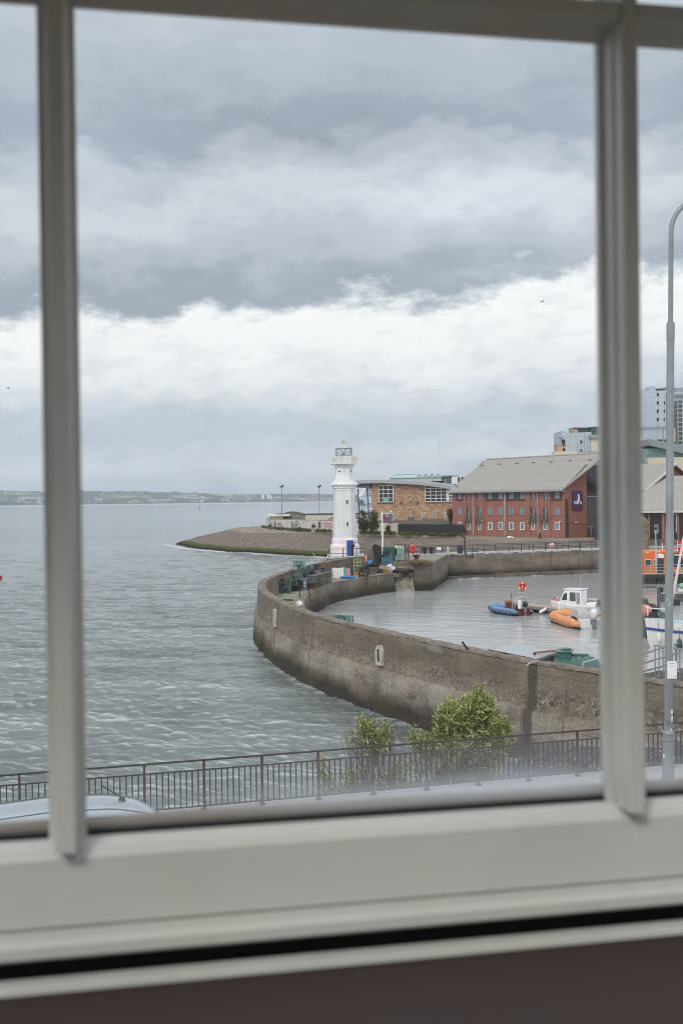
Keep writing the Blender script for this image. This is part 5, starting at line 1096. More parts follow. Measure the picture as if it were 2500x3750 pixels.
# ================================================================== the far shore, ship, buoys
def build_far():
    D0 = 8600.0
    prof = [(-900,1790),(-300,1792),(0,1797),(120,1801),(200,1803),(300,1800),(380,1803),(460,1805),(520,1802),(560,1806),(700,1806),(850,1808),(950,1808),(1100,1812),(1250,1811),(1340,1814),(1600,1816),(2600,1818),(3400,1818)]
    xs = np.linspace(-900, 3400, 420); tops = np.interp(xs, [p[0] for p in prof], [p[1] for p in prof])
    m = MB(); nv = 16
    for j in range(nv):
        v = j/(nv-1)
        for i, px in enumerate(xs):
            d = D0 + v*2600; b = at(px, tops[i], D0+2000); hz = max(b.z, 20)*1.0
            x = at(px, 1835, d).x; z = hz*min(1, (v*1.25)**.62) if v < .8 else hz
            z *= 1+.16*fbm(x*.0016, d*.0016, 2)*(v > 0); z += (fbm(x*.012, d*.006, 5)*9 + (fbm(x*.03, 3, 1)*7 if v > .7 else 0))*min(1, v*3) if v > 0 else -3
            m.v.append((x, d, max(z, -3)))
    n = len(xs)
    for j in range(nv-1):
        for i in range(n-1): a = j*n+i; m.f.append((a,a+1,a+n+1,a+n)); m.m.append(0)
    t = NT('far_hills'); ob = t.coord(); n1 = t.noise(t.coord('Object', (.004,.012,.02)), 1, 7, .65); n2 = t.voro(t.coord('Object', (.0035,.006,.012)), 1, 'F1', 'Color')
    c = t.ramp(n1, [(.35, (.028,.038,.026)), (.5, (.065,.078,.050)), (.62, (.11,.105,.066))]); c = t.mix(t.ramp(t.sep(n2)[0], [(.5, 0.0), (.85, .6)]), c, (.13,.15,.075)); t.rgb(c).rough(1)
    tag(m.build('far_hills', t.mat, smooth='all'), kind='structure')
    # the town spread along the slope: pale houses nobody could count
    r = random.Random(3); m = MB(); k = 0
    while k < 3400:
        px = r.choice((r.gauss(560,110), r.gauss(700,60), r.uniform(-500,900), r.gauss(60,60), r.uniform(900,1300))); u = r.random()
        if r.random() < .25 and px > 850: continue
        d = D0 + 60 + 1900*u; b = at(px, np.interp(px, xs, tops), D0+2000); hz = max(b.z, 20); v = (d-D0)/2600; z = hz*min(1, (v*1.25)**.62)*.93
        if fbm(px*.011, u*3, 7) < -.05: continue
        m.mi = r.choice((0,0,1,2,2)); w = r.uniform(7,22); h = r.uniform(4,8); x = at(px,1835,d).x
        m.box(x-w/2, x+w/2, d, d+10, z-4, z+h); k += 1
    tag(m.build('far_town', [M('town_white', (.62,.61,.58), .9), M('town_red', (.34,.22,.18), .9), M('town_grey', (.40,.39,.37), .9)]), kind='stuff')
    for px, py0, py1, w, lab in ((962,1811,1825,9,'white tower block on the far shore, leftmost of three'),(983,1811,1823,8,'white tower block on the far shore, middle of three'),(992,1814,1817,6,'small pale block on the far shore, rightmost of three')):
        a, b = at(px-w/2, py0, 9000), at(px+w/2, py1+3, 9000); o = thing('tower_block', lab, 'tower block', ((a.x+b.x)/2, 9000, b.z), 0, 'tower blocks on the far shore'); W_ = b.x-a.x
        m = MB(); m.box(-W_/2, W_/2, 0, 18, -15, a.z-b.z); m.build('wall', M('block_white', (.85,.84,.80), .8), o)
        m = MB(); m.box(-W_/4, W_/4, 4, 12, a.z-b.z, a.z-b.z+4); m.build('roof_room', M('town_grey', (0,0,0)), o)
    # cruise ship lying off the port, seen past the end of the stone building
    d = 2100.0; a = at(1306, 1848, d); s = d/4500
    S = thing('cruise_ship', 'white cruise ship lying offshore behind the stone building', 'ship', (a.x, d, 0))
    hull = M('ship_hull', (.52,.56,.62), .4, .08, .05); sup = M('ship_white', (.80,.80,.80), .5, .05, .05); dk = M('ship_dark', (.06,.08,.13), .3)
    zz = lambda py: at(1306, py, d).z
    def loft(x0, x1, half, z0, z1, name, mat, rake=6):
        m = MB(); P = []
        for z, f in ((z0, rake), (z1, 0)):
            P.append([(x0+f, half, z), (x0+f+9, 0, z), (x0+f+26, -half*.8, z) if False else (x0+f+9, 0, z), (x1, 0, z), (x1, half*2, z), (x0+f+9, half*2, z)])
        poly0 = [(x0+rake, half), (x0+rake+14, 2), (x1, 0), (x1, half*2), (x0+rake+14, half*2-2)]; poly1 = [(x0, half), (x0+10, 1), (x1, 0), (x1, half*2), (x0+10, half*2-1)]
        m.add([(*p, z0) for p in poly0] + [(*p, z1) for p in poly1], [(4,3,2,1,0),(5,6,7,8,9)] + [(i,(i+1)%5,5+(i+1)%5,5+i) for i in range(5)]); return m.build(name, mat, S)
    h0 = zz(1819); loft(-9, 190, 15, -2, h0, 'hull', hull, 14)
    m = MB(); m.box(16, 190, -.3, 0.02, 2.2, 3.0); m.build('boot_stripe', dk, S)
    x = at(1322, 1838, d).x-a.x; z = zz(1838); m = MB(); m.xprism([(x-3.5,z-3),(x+1.8,z-3),(x+4.2,z+3),(x-.8,z+3)], -.9, .5); m.build('anchor_recess', dk, S)
    for k in range(5):
        z0 = h0 + k*3.1; x0 = 3+k*1.6; loft(x0, 180, 13, z0, z0+2.9, 'deck_house', sup, 1)
        m = MB()
        if k < 3:
            for q in range(18): xx = x0+14+q*5.2; m.box(xx, xx+3.0, -.3+k*0.02, 2, z0+.8, z0+2.2)
        else: m.box(x0+8, 170, .2, 1.2, z0+.8, z0+2.1)
        m.build('deck_window', dk, S)
    z0 = h0+15.5; m = MB(); m.box(20, 60, 6, 20, z0, z0+4); m.build('wheelhouse', sup, S)
    m = MB(); m.tube([(30,13,z0+4),(30,13,z0+12)], .5, 6); m.tube([(26,13,z0+9),(34,13,z0+9)], .3, 5); m.build('mast', sup, S)
    # red buoys
    red = M('buoy_red', (.42,.022,.03), .5, .12, 2)
    def buoy(px, py, sc_, label):
        p = on(px, py, 0); o = thing('channel_buoy', label, 'buoy', (p.x, p.y, 0), 0); k = sc_
        m = MB(); m.lathe([(1.25*k,-.4*k),(1.3*k,.1*k),(1.3*k,.42*k),(1.0*k,.6*k)], 16); m.build('float', red, o, smooth=True)
        m = MB(); m.lathe([(.62*k,.6*k),(.55*k,2.2*k),(.6*k,2.3*k)], 12); m.build('tower', red, o, smooth=True)
        m = MB(); m.tube([(0,0,2.3*k),(0,0,3.4*k)], .08*k, 6); m.build('staff', red, o)
        m = MB(); m.lathe([(.40*k,3.3*k),(.40*k,4.2*k)], 10); m.build('topmark', red, o, smooth=True)
    buoy(-26, 2121, .95, 'large red channel buoy floating at the left edge of the picture'); buoy(733, 1864, .95, 'small red channel buoy far out on the open sea')
    # gulls
    for px, py, d, w in ((32,1423,150,.9),(1985,1105,120,.9)):
        p = at(px, py, d); o = thing('gull', 'gull gliding over the open sea, left of the left bar' if px < 100 else 'gull gliding under the dark cloud at upper right', 'gull', tuple(p), .4, 'gulls in flight')
        m = MB(); m.ball((0,0,0), .2, .06, .05, 8, 5); m.build('body', M('gull_grey', (.25,.25,.27), .8), o)
        for sg in (-1, 1):
            m = MB(); m.add([(0.05,0,.03),(-.06,0,.03),(-.02,sg*.3,.12),(-.10,sg*w*.6,.06),(.06,sg*.3,.12),(.05,0,.045),(-.06,0,.045),(-.02,sg*.3,.135),(-.10,sg*w*.6,.07),(.06,sg*.3,.135)], [(0,1,2,4),(4,2,3),(5,9,7,6),(9,8,7),(0,4,9,5),(1,6,7,2),(4,3,8,9),(3,2,7,8)]); m.build('wing', M('gull_grey', (0,0,0)), o)
build_far()

# ================================================================== behind the rubble slope
def leafy(name, pts, leaf, mat, parent=None, seed=1, aspect=.45, droop=.3):
    "many small leaf faces; pts = list of (position, outward direction)"
    r = random.Random(seed); V = []; Fc = []; tint = []
    for p, dr in pts:
        L = leaf*r.uniform(.6, 1.3); a = Vector((r.gauss(0,1), r.gauss(0,1), r.gauss(0,.7)-droop)) + Vector(dr)*1.2; a.normalize(); b = a.cross(Vector((r.gauss(0,1), r.gauss(0,1), r.gauss(0,1)))).normalized()*L*aspect*.5; c = b.cross(a).normalized()*L*.12
        k = len(V); p = Vector(p); V += [p, p+a*L*.45+b+c, p+a*L-c*1.4, p+a*L*.45-b+c]; Fc.append((k,k+1,k+2,k+3)); t = r.random(); tint += [t]*4
    me = bpy.data.meshes.new(name); me.from_pydata([tuple(v) for v in V], [], Fc); me.update(); at_ = me.attributes.new('tint', 'FLOAT', 'POINT'); at_.data.foreach_set('value', tint); me.materials.append(mat)
    o = bpy.data.objects.new(name, me); col.objects.link(o)
    if parent: o.parent = parent
    return o
def leaf_mat(name, a, b, c):
    t = NT(name); f = t.nd('ShaderNodeAttribute', attribute_name='tint').outputs['Fac']; cc = t.ramp(f, [(0, a), (.55, b), (1, c)])
    t.rgb(cc).rough(.55); tr = t.nd('ShaderNodeBsdfTranslucent'); t.L.new(cc, tr.inputs[0]); mx = t.nd('ShaderNodeMixShader'); mx.inputs[0].default_value = .3; t.L.new(t.b.outputs[0], mx.inputs[1]); t.L.new(tr.outputs[0], mx.inputs[2]); t.L.new(mx.outputs[0], t.out.inputs[0]); return t.mat
BARK = M('bark', (.10,.075,.055), .9, .3, 8)
def blob_pts(r, n, c, rx, ry, rz, shell=.55, lumps=7):
    L = [(Vector((r.uniform(-.6,.6)*rx, r.uniform(-.6,.6)*ry, r.uniform(-.55,.6)*rz)), r.uniform(.35,.6)) for _ in range(lumps)]; out = []
    for _ in range(n):
        lc, lr = r.choice(L); d = Vector((r.gauss(0,1), r.gauss(0,1), r.gauss(0,1))).normalized(); q = r.uniform(shell,1)*lr; p = Vector((lc.x+d.x*q*rx, lc.y+d.y*q*ry, lc.z+d.z*q*rz)); out.append((Vector(c)+p, d))
    return out
def build_behind():
    # graffitied white wall with a rounded west end
    tops = [(976,1902),(985,1904),(1010,1907),(1060,1909),(1120,1911),(1220,1913),(1330,1914)]; base = [(977,1932),(984,1935),(1000,1936),(1055,1938),(1120,1941),(1220,1944.5),(1330,1952)]
    P = [on(px, py, 3.86) for px, py in base]; 
    G = thing('graffiti_wall', 'long white rendered wall covered in graffiti, curving round at its left end', 'wall', (P[3].x, P[3].y, 0)); ox, oy = P[3].x, P[3].y
    cur = [(P[0].x+1.2, P[0].y+9), (P[0].x-.1, P[0].y+4)] + [(p.x, p.y) for p in P]; cur = catmull(cur, .7); H_ = 2.05; s = strip_uv(cur)
    t = NT('graffiti_render'); tc = t.nd('ShaderNodeTexCoord'); uv = tc.outputs['UV']
    def mp(sx, sy, ox=0): q = t.nd('ShaderNodeMapping'); t.L.new(uv, q.inputs[0]); q.inputs['Scale'].default_value = (sx, sy, 1); q.inputs['Location'].default_value = (ox,0,0); return q.outputs[0]
    c = t.ramp(t.noise(mp(.4,.8), 1, 6, .6), [(.3, (.42,.40,.37)), (.7, (.62,.60,.56))]); st = t.noise(mp(1.5,.25,5), 1, 6, .7); c = t.mix(t.ramp(st, [(.5, 0.0), (.75, .5)]), c, (.30,.28,.25))
    pk = t.ramp(t.math('DIVIDE', t.sep(uv)[0], s[-1]), [(.55, 0.0), (.62, .55)]); c = t.mix(pk, c, (.60,.47,.45))
    gx = t.sep(uv)[0]; gy = t.sep(uv)[1]
    scr = t.ramp(t.noise(mp(2.6,1.1,2), 1, 3, .6, 2.5), [(.47,0.0),(.49,1.0),(.52,1.0),(.54,0.0)]); zone = t.ramp(t.noise(mp(.22,.1,4), 1, 2, .5), [(.46,0.0),(.52,1.0)]); lo = t.ramp(t.math('DIVIDE', gx, s[-1]), [(.0,1.0),(.36,1.0),(.40,0.0)])
    c = t.mix(t.math('MULTIPLY', t.math('MULTIPLY', scr, zone), t.math('MULTIPLY', lo, .75)), c, (.10,.12,.14)); t.rgb(c).rough(.9)
    n_ = normals(cur); m = MB(); uvs = []
    sec = [(0,-.6),(0,H_*.5),(0,H_),(.3,H_),(.3,-.6)]
    for o_, z in sec:
        for i in range(len(cur)): m.v.append((cur[i][0]-ox+n_[i][0]*o_, cur[i][1]-oy+n_[i][1]*o_, 3.86+z)); uvs.append((s[i], z))
    n = len(cur)
    for j in range(4):
        for i in range(n-1): a = j*n+i; m.f.append((a,a+1,a+n+1,a+n)); m.m.append(0)
    m.build('rendered_wall', t.mat, G, uv=uvs)
    m = MB(); 
    def f(i, j): o_, z = [(-.06,H_+.005),(-.06,H_+.09),(.36,H_+.09),(.36,H_+.005)][j]; return (cur[i][0]-ox+n_[i][0]*o_, cur[i][1]-oy+n_[i][1]*o_, 3.86+z)
    m.grid(f, n, 4); m.build('coping', M('wall_coping_grey', (.30,.29,.27), .9), G)
    # graffiti lettering: tall block letters, a pink outlined tag, two dark openings
    def on_wall(px):
        best = min(range(n-1), key=lambda i: abs(cur[i][0] - ray(px,1930).x/ray(px,1930).y*cur[i][1]) + (1e3 if i < 6 else 0)); tt = cur[best+1]-cur[best]; return cur[best], math.atan2(tt[1], tt[0])
    def letters(name, mat, px0, px1, strokes, z0, z1):
        (p, a), (q, _) = on_wall(px0), on_wall(px1); L = math.hypot(q[0]-p[0], q[1]-p[1]); a = math.atan2(q[1]-p[1], q[0]-p[0]); m = MB()
        for st_ in strokes: m.tube([(x*L, 0, z0+(z1-z0)*z) for x, z in st_], .10, 4)
        o = m.build(name, mat, G); o.location = (p[0]-ox+.06*math.sin(a), p[1]-oy-.06*math.cos(a), 3.86); o.rotation_euler = (0,0,a)
        o.scale = (1,.25,1)
    dk = M('graffiti_dark', (.05,.08,.07), .8); 
    letters('graffiti', dk, 1068, 1100, [[(0,0),(0,1)],[(.03,0),(.03,1)],[(0,.5),(.22,.5)],[(.22,0),(.22,1)],[(.36,0),(.36,.7)],[(.5,0),(.5,1)],[(.5,1),(.75,.95),(.75,.6),(.5,.5)],[(.5,.5),(.9,0)]], .2, 1.75)
    letters('graffiti', M('graffiti_pink', (.52,.25,.32), .8), 1185, 1219, [[(.1,.3),(.0,.6),(.15,.9),(.3,.8)],[(.1,.3),(.3,.2),(.35,.4)],[(.3,.9),(.45,.95),(.5,.6),(.4,.3)],[(.5,.9),(.65,.95),(.7,.5),(.55,.25),(.5,.6)],[(.7,.9),(.85,.95),(.95,.6),(.9,.25),(.72,.3)]], .55, 1.6)
    letters('graffiti', M('graffiti_blue', (.16,.20,.25), .8), 990, 1040, [[(.02,.1),(.08,.8),(.14,.1)],[(.2,.8),(.2,.1),(.3,.1)],[(.36,.1),(.4,.8),(.46,.1)],[(.52,.8),(.6,.8),(.56,.1)],[(.66,.1),(.66,.8),(.78,.6),(.66,.45)],[(.84,.8),(.84,.1),(.97,.1)]], .4, 1.5)
    for px, w, h in ((1168,1.0,1.3),(1006,.5,1.1)):
        p, a = on_wall(px); m = MB(); m.box(-w/2,w/2,-.09,.05,.5,.5+h); o = m.build('shuttered_opening', M('brown_shutter', (.10,.09,.08), .8), G); o.location = (p[0]-ox, p[1]-oy, 3.86); o.rotation_euler = (0,0,a)
    # flat-roofed hut, arched grey shed, long cream wall, little roofed shelter
    def P5(x, y): return (950+x/4.0205, 1770+y/4.0205)
    d = 292.0
    def q5(x, y, d=d): px, py = P5(x, y); v = at(px, py, d); return v.x, v.z
    x0, z1 = q5(147,480); x1, z0 = q5(388,560); O = thing('flat_roofed_hut', 'cream hut with an overhanging flat white roof behind the graffiti wall', 'hut', (x0, d, 0)); xs_ = q5(345,500)[0]
    m = MB(); m.box(0, xs_-x0, 0, 5, 3.5, z1); m.build('wall', M('cream_render', (.60,.53,.38), .85, .1, 1), O); m = MB(); m.box(xs_-x0+.02, x1-x0, .4, 5, 3.5, z1); m.build('dark_side', M('hut_dark', (.12,.115,.105), .8), O)
    a, b = q5(120,462), q5(440,476); m = MB(); m.box(a[0]-x0, b[0]-x0, -.8, 6, b[1]-.12, a[1]); m.build('roof', M('hut_roof_white', (.66,.65,.62), .7), O)
    a, b = q5(245,436), q5(325,455); m = MB(); m.box(a[0]-x0, b[0]-x0, 1, 4, b[1]-.3, a[1]); m.build('roof_box', M('plant_grey', (.22,.23,.24), .7), O)
    arc = [(340,456),(400,437),(450,427),(510,429),(590,445),(640,458),(672,470)]; d2 = 297.0; q = [q5(x,y,d2) for x, y in arc]; O = thing('arched_shed', 'grey metal shed with a curved roof behind the graffiti wall', 'shed', (q[0][0], d2, 0)); ox2 = q[0][0]
    m = MB(); m.xprism([(0,3.5)]+[(x-ox2,z) for x,z in q]+[(q[-1][0]-ox2,3.5)], 0, 9); m.build('shed_wall', M('shed_grey', (.205,.20,.185), .7, .08, .6), O)
    m = MB(); m.grid(lambda i, j: (q[i][0]-ox2, [-.25,-.25,9.3,9.3][j], q[i][1]+[.02,.22,.22,.02][j]), len(q), 4); m.build('roof', M('shed_roof', (.15,.145,.135), .6), O)
    m = MB(); 
    for xx in (444,515,595): x = q5(xx,500,d2)[0]-ox2; m.box(x-.06, x+.06, -.06, 0.02, 3.5, np.interp(x, [v[0]-ox2 for v in q], [v[1] for v in q])-.05)
    m.build('shed_rib', M('shed_roof', (0,0,0)), O)
    d3 = 284.0; a, b = q5(676,466,d3), q5(1640,466,d3); O = thing('cream_boundary_wall', 'long cream wall with a dark coping behind the lighthouse', 'wall', (a[0], d3, 0)); m = MB(); m.box(0, b[0]-a[0], 0, .4, 3.5, a[1]); m.build('wall_face', M('cream_wall_render', (.52,.485,.38), .85, .1, .8), O); m = MB(); m.box(-.1, b[0]-a[0]+.1, -.1, .5, a[1], a[1]+.32); m.build('coping', M('dark_coping', (.07,.065,.06), .8), O)
    for xx, lab, lf in ((325,'tall thin lamp post behind the flat-roofed hut',1),(876,'tall thin lamp post left of the lighthouse',-1)):
        a = q5(xx, 60, 289); O = thing('lamp_post', lab, 'lamp post', (a[0], 289, 0), 0, 'thin lamp posts on the headland'); m = MB(); m.lathe([(.17,3.5),(.17,5.5),(.11,5.6),(.08,a[1])], 8); m.build('pole', M('post_grey', (.22,.23,.235), .5), O)
        m = MB(); m.cbox((0,0,a[1]+.15), .75,.4,.35); m.cbox((.3,-.1,a[1]+.45), .45,.3,.2, rx=.3); m.build('lantern', M('lantern_dark', (.05,.05,.052), .5), O)
    for x0_, x1_, hz_, lab in ((1405,1540,1.1,'small shelter with a dark pyramid roof just right of the lighthouse'),(1075,1150,.5,'low open shelter with a sloping roof just left of the lighthouse')):
        cx = q5(x0_,430,262)[0]; hw = q5(x1_,430,262)[0]-cx; zr = q5(1530,526,262)[1]; O = thing('shelter', lab, 'shelter', (cx, 262, 0))
        m = MB(); m.add([(-hw,-hw,zr),(hw,-hw,zr),(hw,hw,zr),(-hw,hw,zr),(-.3,0,zr+hz_),(.3,0,zr+hz_)], [(0,1,5,4),(1,2,5),(2,3,4,5),(3,0,4),(3,2,1,0)]); m.build('roof', M('slate_roof', (.10,.11,.125), .6), O)
        for xx in (-hw*.9, hw*.9):
            for yy in (-hw*.9, hw*.9): m = MB(); m.box(xx-.07,xx+.07,yy-.07,yy+.07,3.5,zr-.01); m.build('post', M('dark_post', (0,0,0)), O)
    # pale garden wall, timber fence behind it, black hoarding
    def F6(x, y): return (1300+x/4.126, 1700+y/4.126)
    Fw = Facade((on(*F6(-80,1030), 3.86).x, on(*F6(-80,1030), 3.86).y), (on(*F6(645,1052), 3.86).x, on(*F6(645,1052), 3.86).y))
    O = frame_on(Fw, 'garden_wall', 'pale rendered wall in front of the stone building', 'wall'); (xa, zt), (xb, _) = Fw(*F6(-80,880)), Fw(*F6(645,900)); z2 = Fw(*F6(640,906))[1]
    m = MB(); m.xprism([(xa,3.3),(xb,3.3),(xb,z2),(xb-.5,z2+.12),(xa,zt)], 0, .35); m.build('rendered_wall', M('pale_wall', (.52,.45,.385), .9, .12, 1, 0, dirt=(.38,.33,.28)), O)
    Ff = Facade((8.5,223.5),(22.5,213.0)); O = frame_on(Ff, 'timber_fence', 'weathered grey timber fence behind the pale wall and black hoarding', 'fence')
    z0, z1 = 3.4, Ff(*F6(600,850))[1]; xa, xb = Ff(*F6(230,860))[0], Ff(*F6(1500,860))[0]; r = random.Random(2); m = MB(); x = xa
    while x < xb: h = z1 + r.uniform(-.06,.06) + (.35 if Ff(*F6(1010,860))[0] < x < Ff(*F6(1330,860))[0] else 0); m.box(x, x+.13, -.02, .02, z0, h); x += .15
    m.build('paling', M('grey_timber', (.16,.15,.135), .9, .4, 4), O); m = MB(); x = xa
    while x < xb: m.box(x, x+.12, .025, .12, z0, z1+.15); x += 2.4
    m.build('fence_post', M('pale_timber', (.30,.29,.27), .9), O)
    Fh = Facade((on(*F6(645,1052), 3.86).x+.05, on(*F6(645,1052), 3.86).y), (20.6,206.6)); O = frame_on(Fh, 'black_hoarding', 'black painted boarding fence between the pale wall and the hotel', 'fence'); zt = Fh(*F6(900,905))[1]
    m = MB(); n_ = 9; W_ = Fh.len
    for k in range(n_): m.box(W_*k/n_, W_*(k+1)/n_-.03, -.04 if k % 2 else -.055, .02, 3.3, zt-.02*(k % 3))
    m.build('board', M('black_board', (.022,.021,.023), .6, .2, 3), O)
    # bushes by the pale wall
    BL = leaf_mat('shrub_leaf', (.030,.038,.018), (.062,.072,.036), (.12,.13,.075))
    def bush(px, py, d, rx, rz, n, label, seed, lump=6):
        r = random.Random(seed); g = at(px, py, d); o = thing('bush', label, 'bush', (g.x, d, g.z), 0, 'bushes by the pale wall'); m = MB()
        for k in range(7): a = r.uniform(0,6.28); m.tube([(0,0,-.2),(math.cos(a)*rx*.3,math.sin(a)*rx*.3,rz*.7),(math.cos(a)*rx*.6,math.sin(a)*rx*.6,rz*1.5)], [.06,.04,.015], 5)
        m.build('stem', BARK, o); leafy('foliage', blob_pts(r, n, (0,0,rz*.95), rx, rx, rz, .3, lump), .20, BL, o, seed)
    bush(1326, 1948, 214, .95, 1.65, 2200, 'rounded dark bush just right of the lighthouse', 4); bush(1357, 1949, 213, 1.55, 1.9, 3600, 'largest grey-green bush, in front of the pale wall', 5, 9)
    bush(1648, 1922, 213, .75, 1.7, 1100, 'tall thin bush at the corner of the brick hotel', 6); bush(1333, 1893, 268, 1.1, .8, 900, 'small leafy bush seen under the building overhang', 7); bush(1420, 1951, 211.5, .5, .8, 500, 'low weed clump at the foot of the pale wall', 8)
    # rough grass strip along the foot of the walls
    r = random.Random(9); pts = []
    for k in range(9000):
        u = r.random(); px = 960 + u*735; py = np.interp(px, [960,985,1060,1220,1320,1420,1500,1655,1695], [1931,1937,1942,1948,1953,1956,1959,1961,1963]) + r.uniform(-2.0,2.2)
        if 1212 < px < 1316: continue
        if fbm(px*.03, py*.1, 4) < -.22: continue
        p = on(px, py, 3.85); pts.append(((p.x, p.y, 3.80), (0,0,1.6)))
    o = leafy('rough_grass', pts, .55, leaf_mat('grass_leaf', (.045,.058,.014), (.085,.095,.028), (.16,.15,.06)), None, 3, .3, -.4); tag(o, 'rough grass and weeds along the foot of the walls', 'grass', kind='stuff')
build_behind()
# ================================================================== gear on the pier
ROPE_G = [M('creel_greygreen', (.15,.17,.145), .9, .3, 9), M('creel_teal', (.07,.17,.155), .9, .3, 9), M('creel_brown', (.14,.115,.09), .9, .3, 9), M('creel_black', (.035,.036,.036), .9, .3, 9), M('creel_blue', (.14,.20,.26), .9, .3, 9), M('creel_rust', (.24,.10,.06), .9, .3, 9)]
NETM = [M('net_green', (.09,.12,.095), .95, .4, 14), M('net_teal', (.05,.11,.10), .95, .4, 14), M('net_brown', (.085,.075,.06), .95, .4, 14), M('net_black', (.02,.02,.02), .95, .4, 14), M('net_blue', (.07,.10,.13), .95, .4, 14), M('net_rust', (.12,.06,.04), .95, .4, 14)]
def make_creel(i, box=False, L=.72, W=.46, H=.42):
    o = thing('lobster_creel', 'lobster creel', 'creel', (0,0,-50), 0, 'lobster creels on the pier'); r = random.Random(i*7+1)
    f = MB(); nets = MB(); nx = 4; hoops = [-L/2, -L/6, L/6, L/2] if not box else [-L/2, 0, L/2]
    def hoop(x):
        if box: return [(x,-W/2,0),(x,-W/2,H),(x,W/2,H),(x,W/2,0)]
        return [(x,-W/2,0),(x,-W/2,H*.45)] + [(x,W/2*math.cos(R(180-q*22.5)),H*.45+H*.55*math.sin(R(q*22.5))) for q in range(1,8)] + [(x,W/2,H*.45),(x,W/2,0)]
    for x in hoops: f.tube(hoop(x), .024, 5)
    for y in (-W/2, W/2): f.tube([(-L/2,y,.0),(L/2,y,.0)], .026, 5); f.tube([(-L/2,y,H*.45),(L/2,y,H*.45)], .02, 5)
    if box:
        for y in (-W/2, W/2): f.tube([(-L/2,y,H),(L/2,y,H)], .024, 5)
    else: f.tube([(-L/2,0,H),(L/2,0,H)], .022, 5)
    for x in (-L/2, L/2): f.tube([(x,-W/2,0),(x,W/2,0)], .026, 5)
    for q in range(4): y = -W/2+W*(q+.5)/4; f.box(-L/2,L/2,y-.025,y+.025,-.012,.012)
    a = f.build('frame', ROPE_G[i % 6], o)
    # netting: a lattice of cord over the sides
    hp = [Vector(p) for p in hoop(0)]; n = len(hp); cord = .0085
    for k in range(9):
        x = -L/2 + L*(k+.5)/9; nets.tube([(x+r.uniform(-.02,.02),p.y*.97,p.z*.97) for p in hp], cord, 3, cap=False)
    for p in (hp if not box else [hp[0].lerp(hp[1],q/4) for q in range(5)]+[hp[1].lerp(hp[2],q/4) for q in range(1,4)]+[hp[2].lerp(hp[3],q/4) for q in range(5)]):
        nets.tube([(-L/2,p.y*.97,p.z*.97),(0,p.y*.94,p.z*.96),(L/2,p.y*.97,p.z*.97)], cord, 3, cap=False)
    for x in (-L/2, L/2):
        for k in range(1,5): y = -W/2+W*k/5; nets.tube([(x,y,0),(x,y,H*(.98 if box else .45+.5*math.sqrt(max(0,1-(2*y/W)**2))))], cord, 3, cap=False)
        for k in range(1,4): z = H*k/4; w = W/2*(1 if box or z < H*.45 else math.sqrt(max(0,1-((z-H*.45)/(H*.55))**2))); nets.tube([(x,-w,z),(x,w,z)], cord, 3, cap=False)
    nets.ball((r.uniform(-.1,.1),0,.09), .16, .12, .08, 7, 5)
    nets.build('netting', NETM[i % 6], o); return o
PROTO = {}
def creel(k, loc, rz, label, box=False, rot=None, scale=1.0):
    key = (k, box)
    if key not in PROTO:
        PROTO[key] = make_creel(k, box) if not box else make_creel(k, True, .78, .48, .46); o = PROTO[key]; o.location = loc; o.rotation_euler = rot if rot else (0,0,rz); o['label'] = label; o.scale = (scale,)*3; return o
    return dup(PROTO[key], loc, rz, label, None, scale, rot)
CN = ['grey-green','teal','brown','black','blue-grey','rust-red']
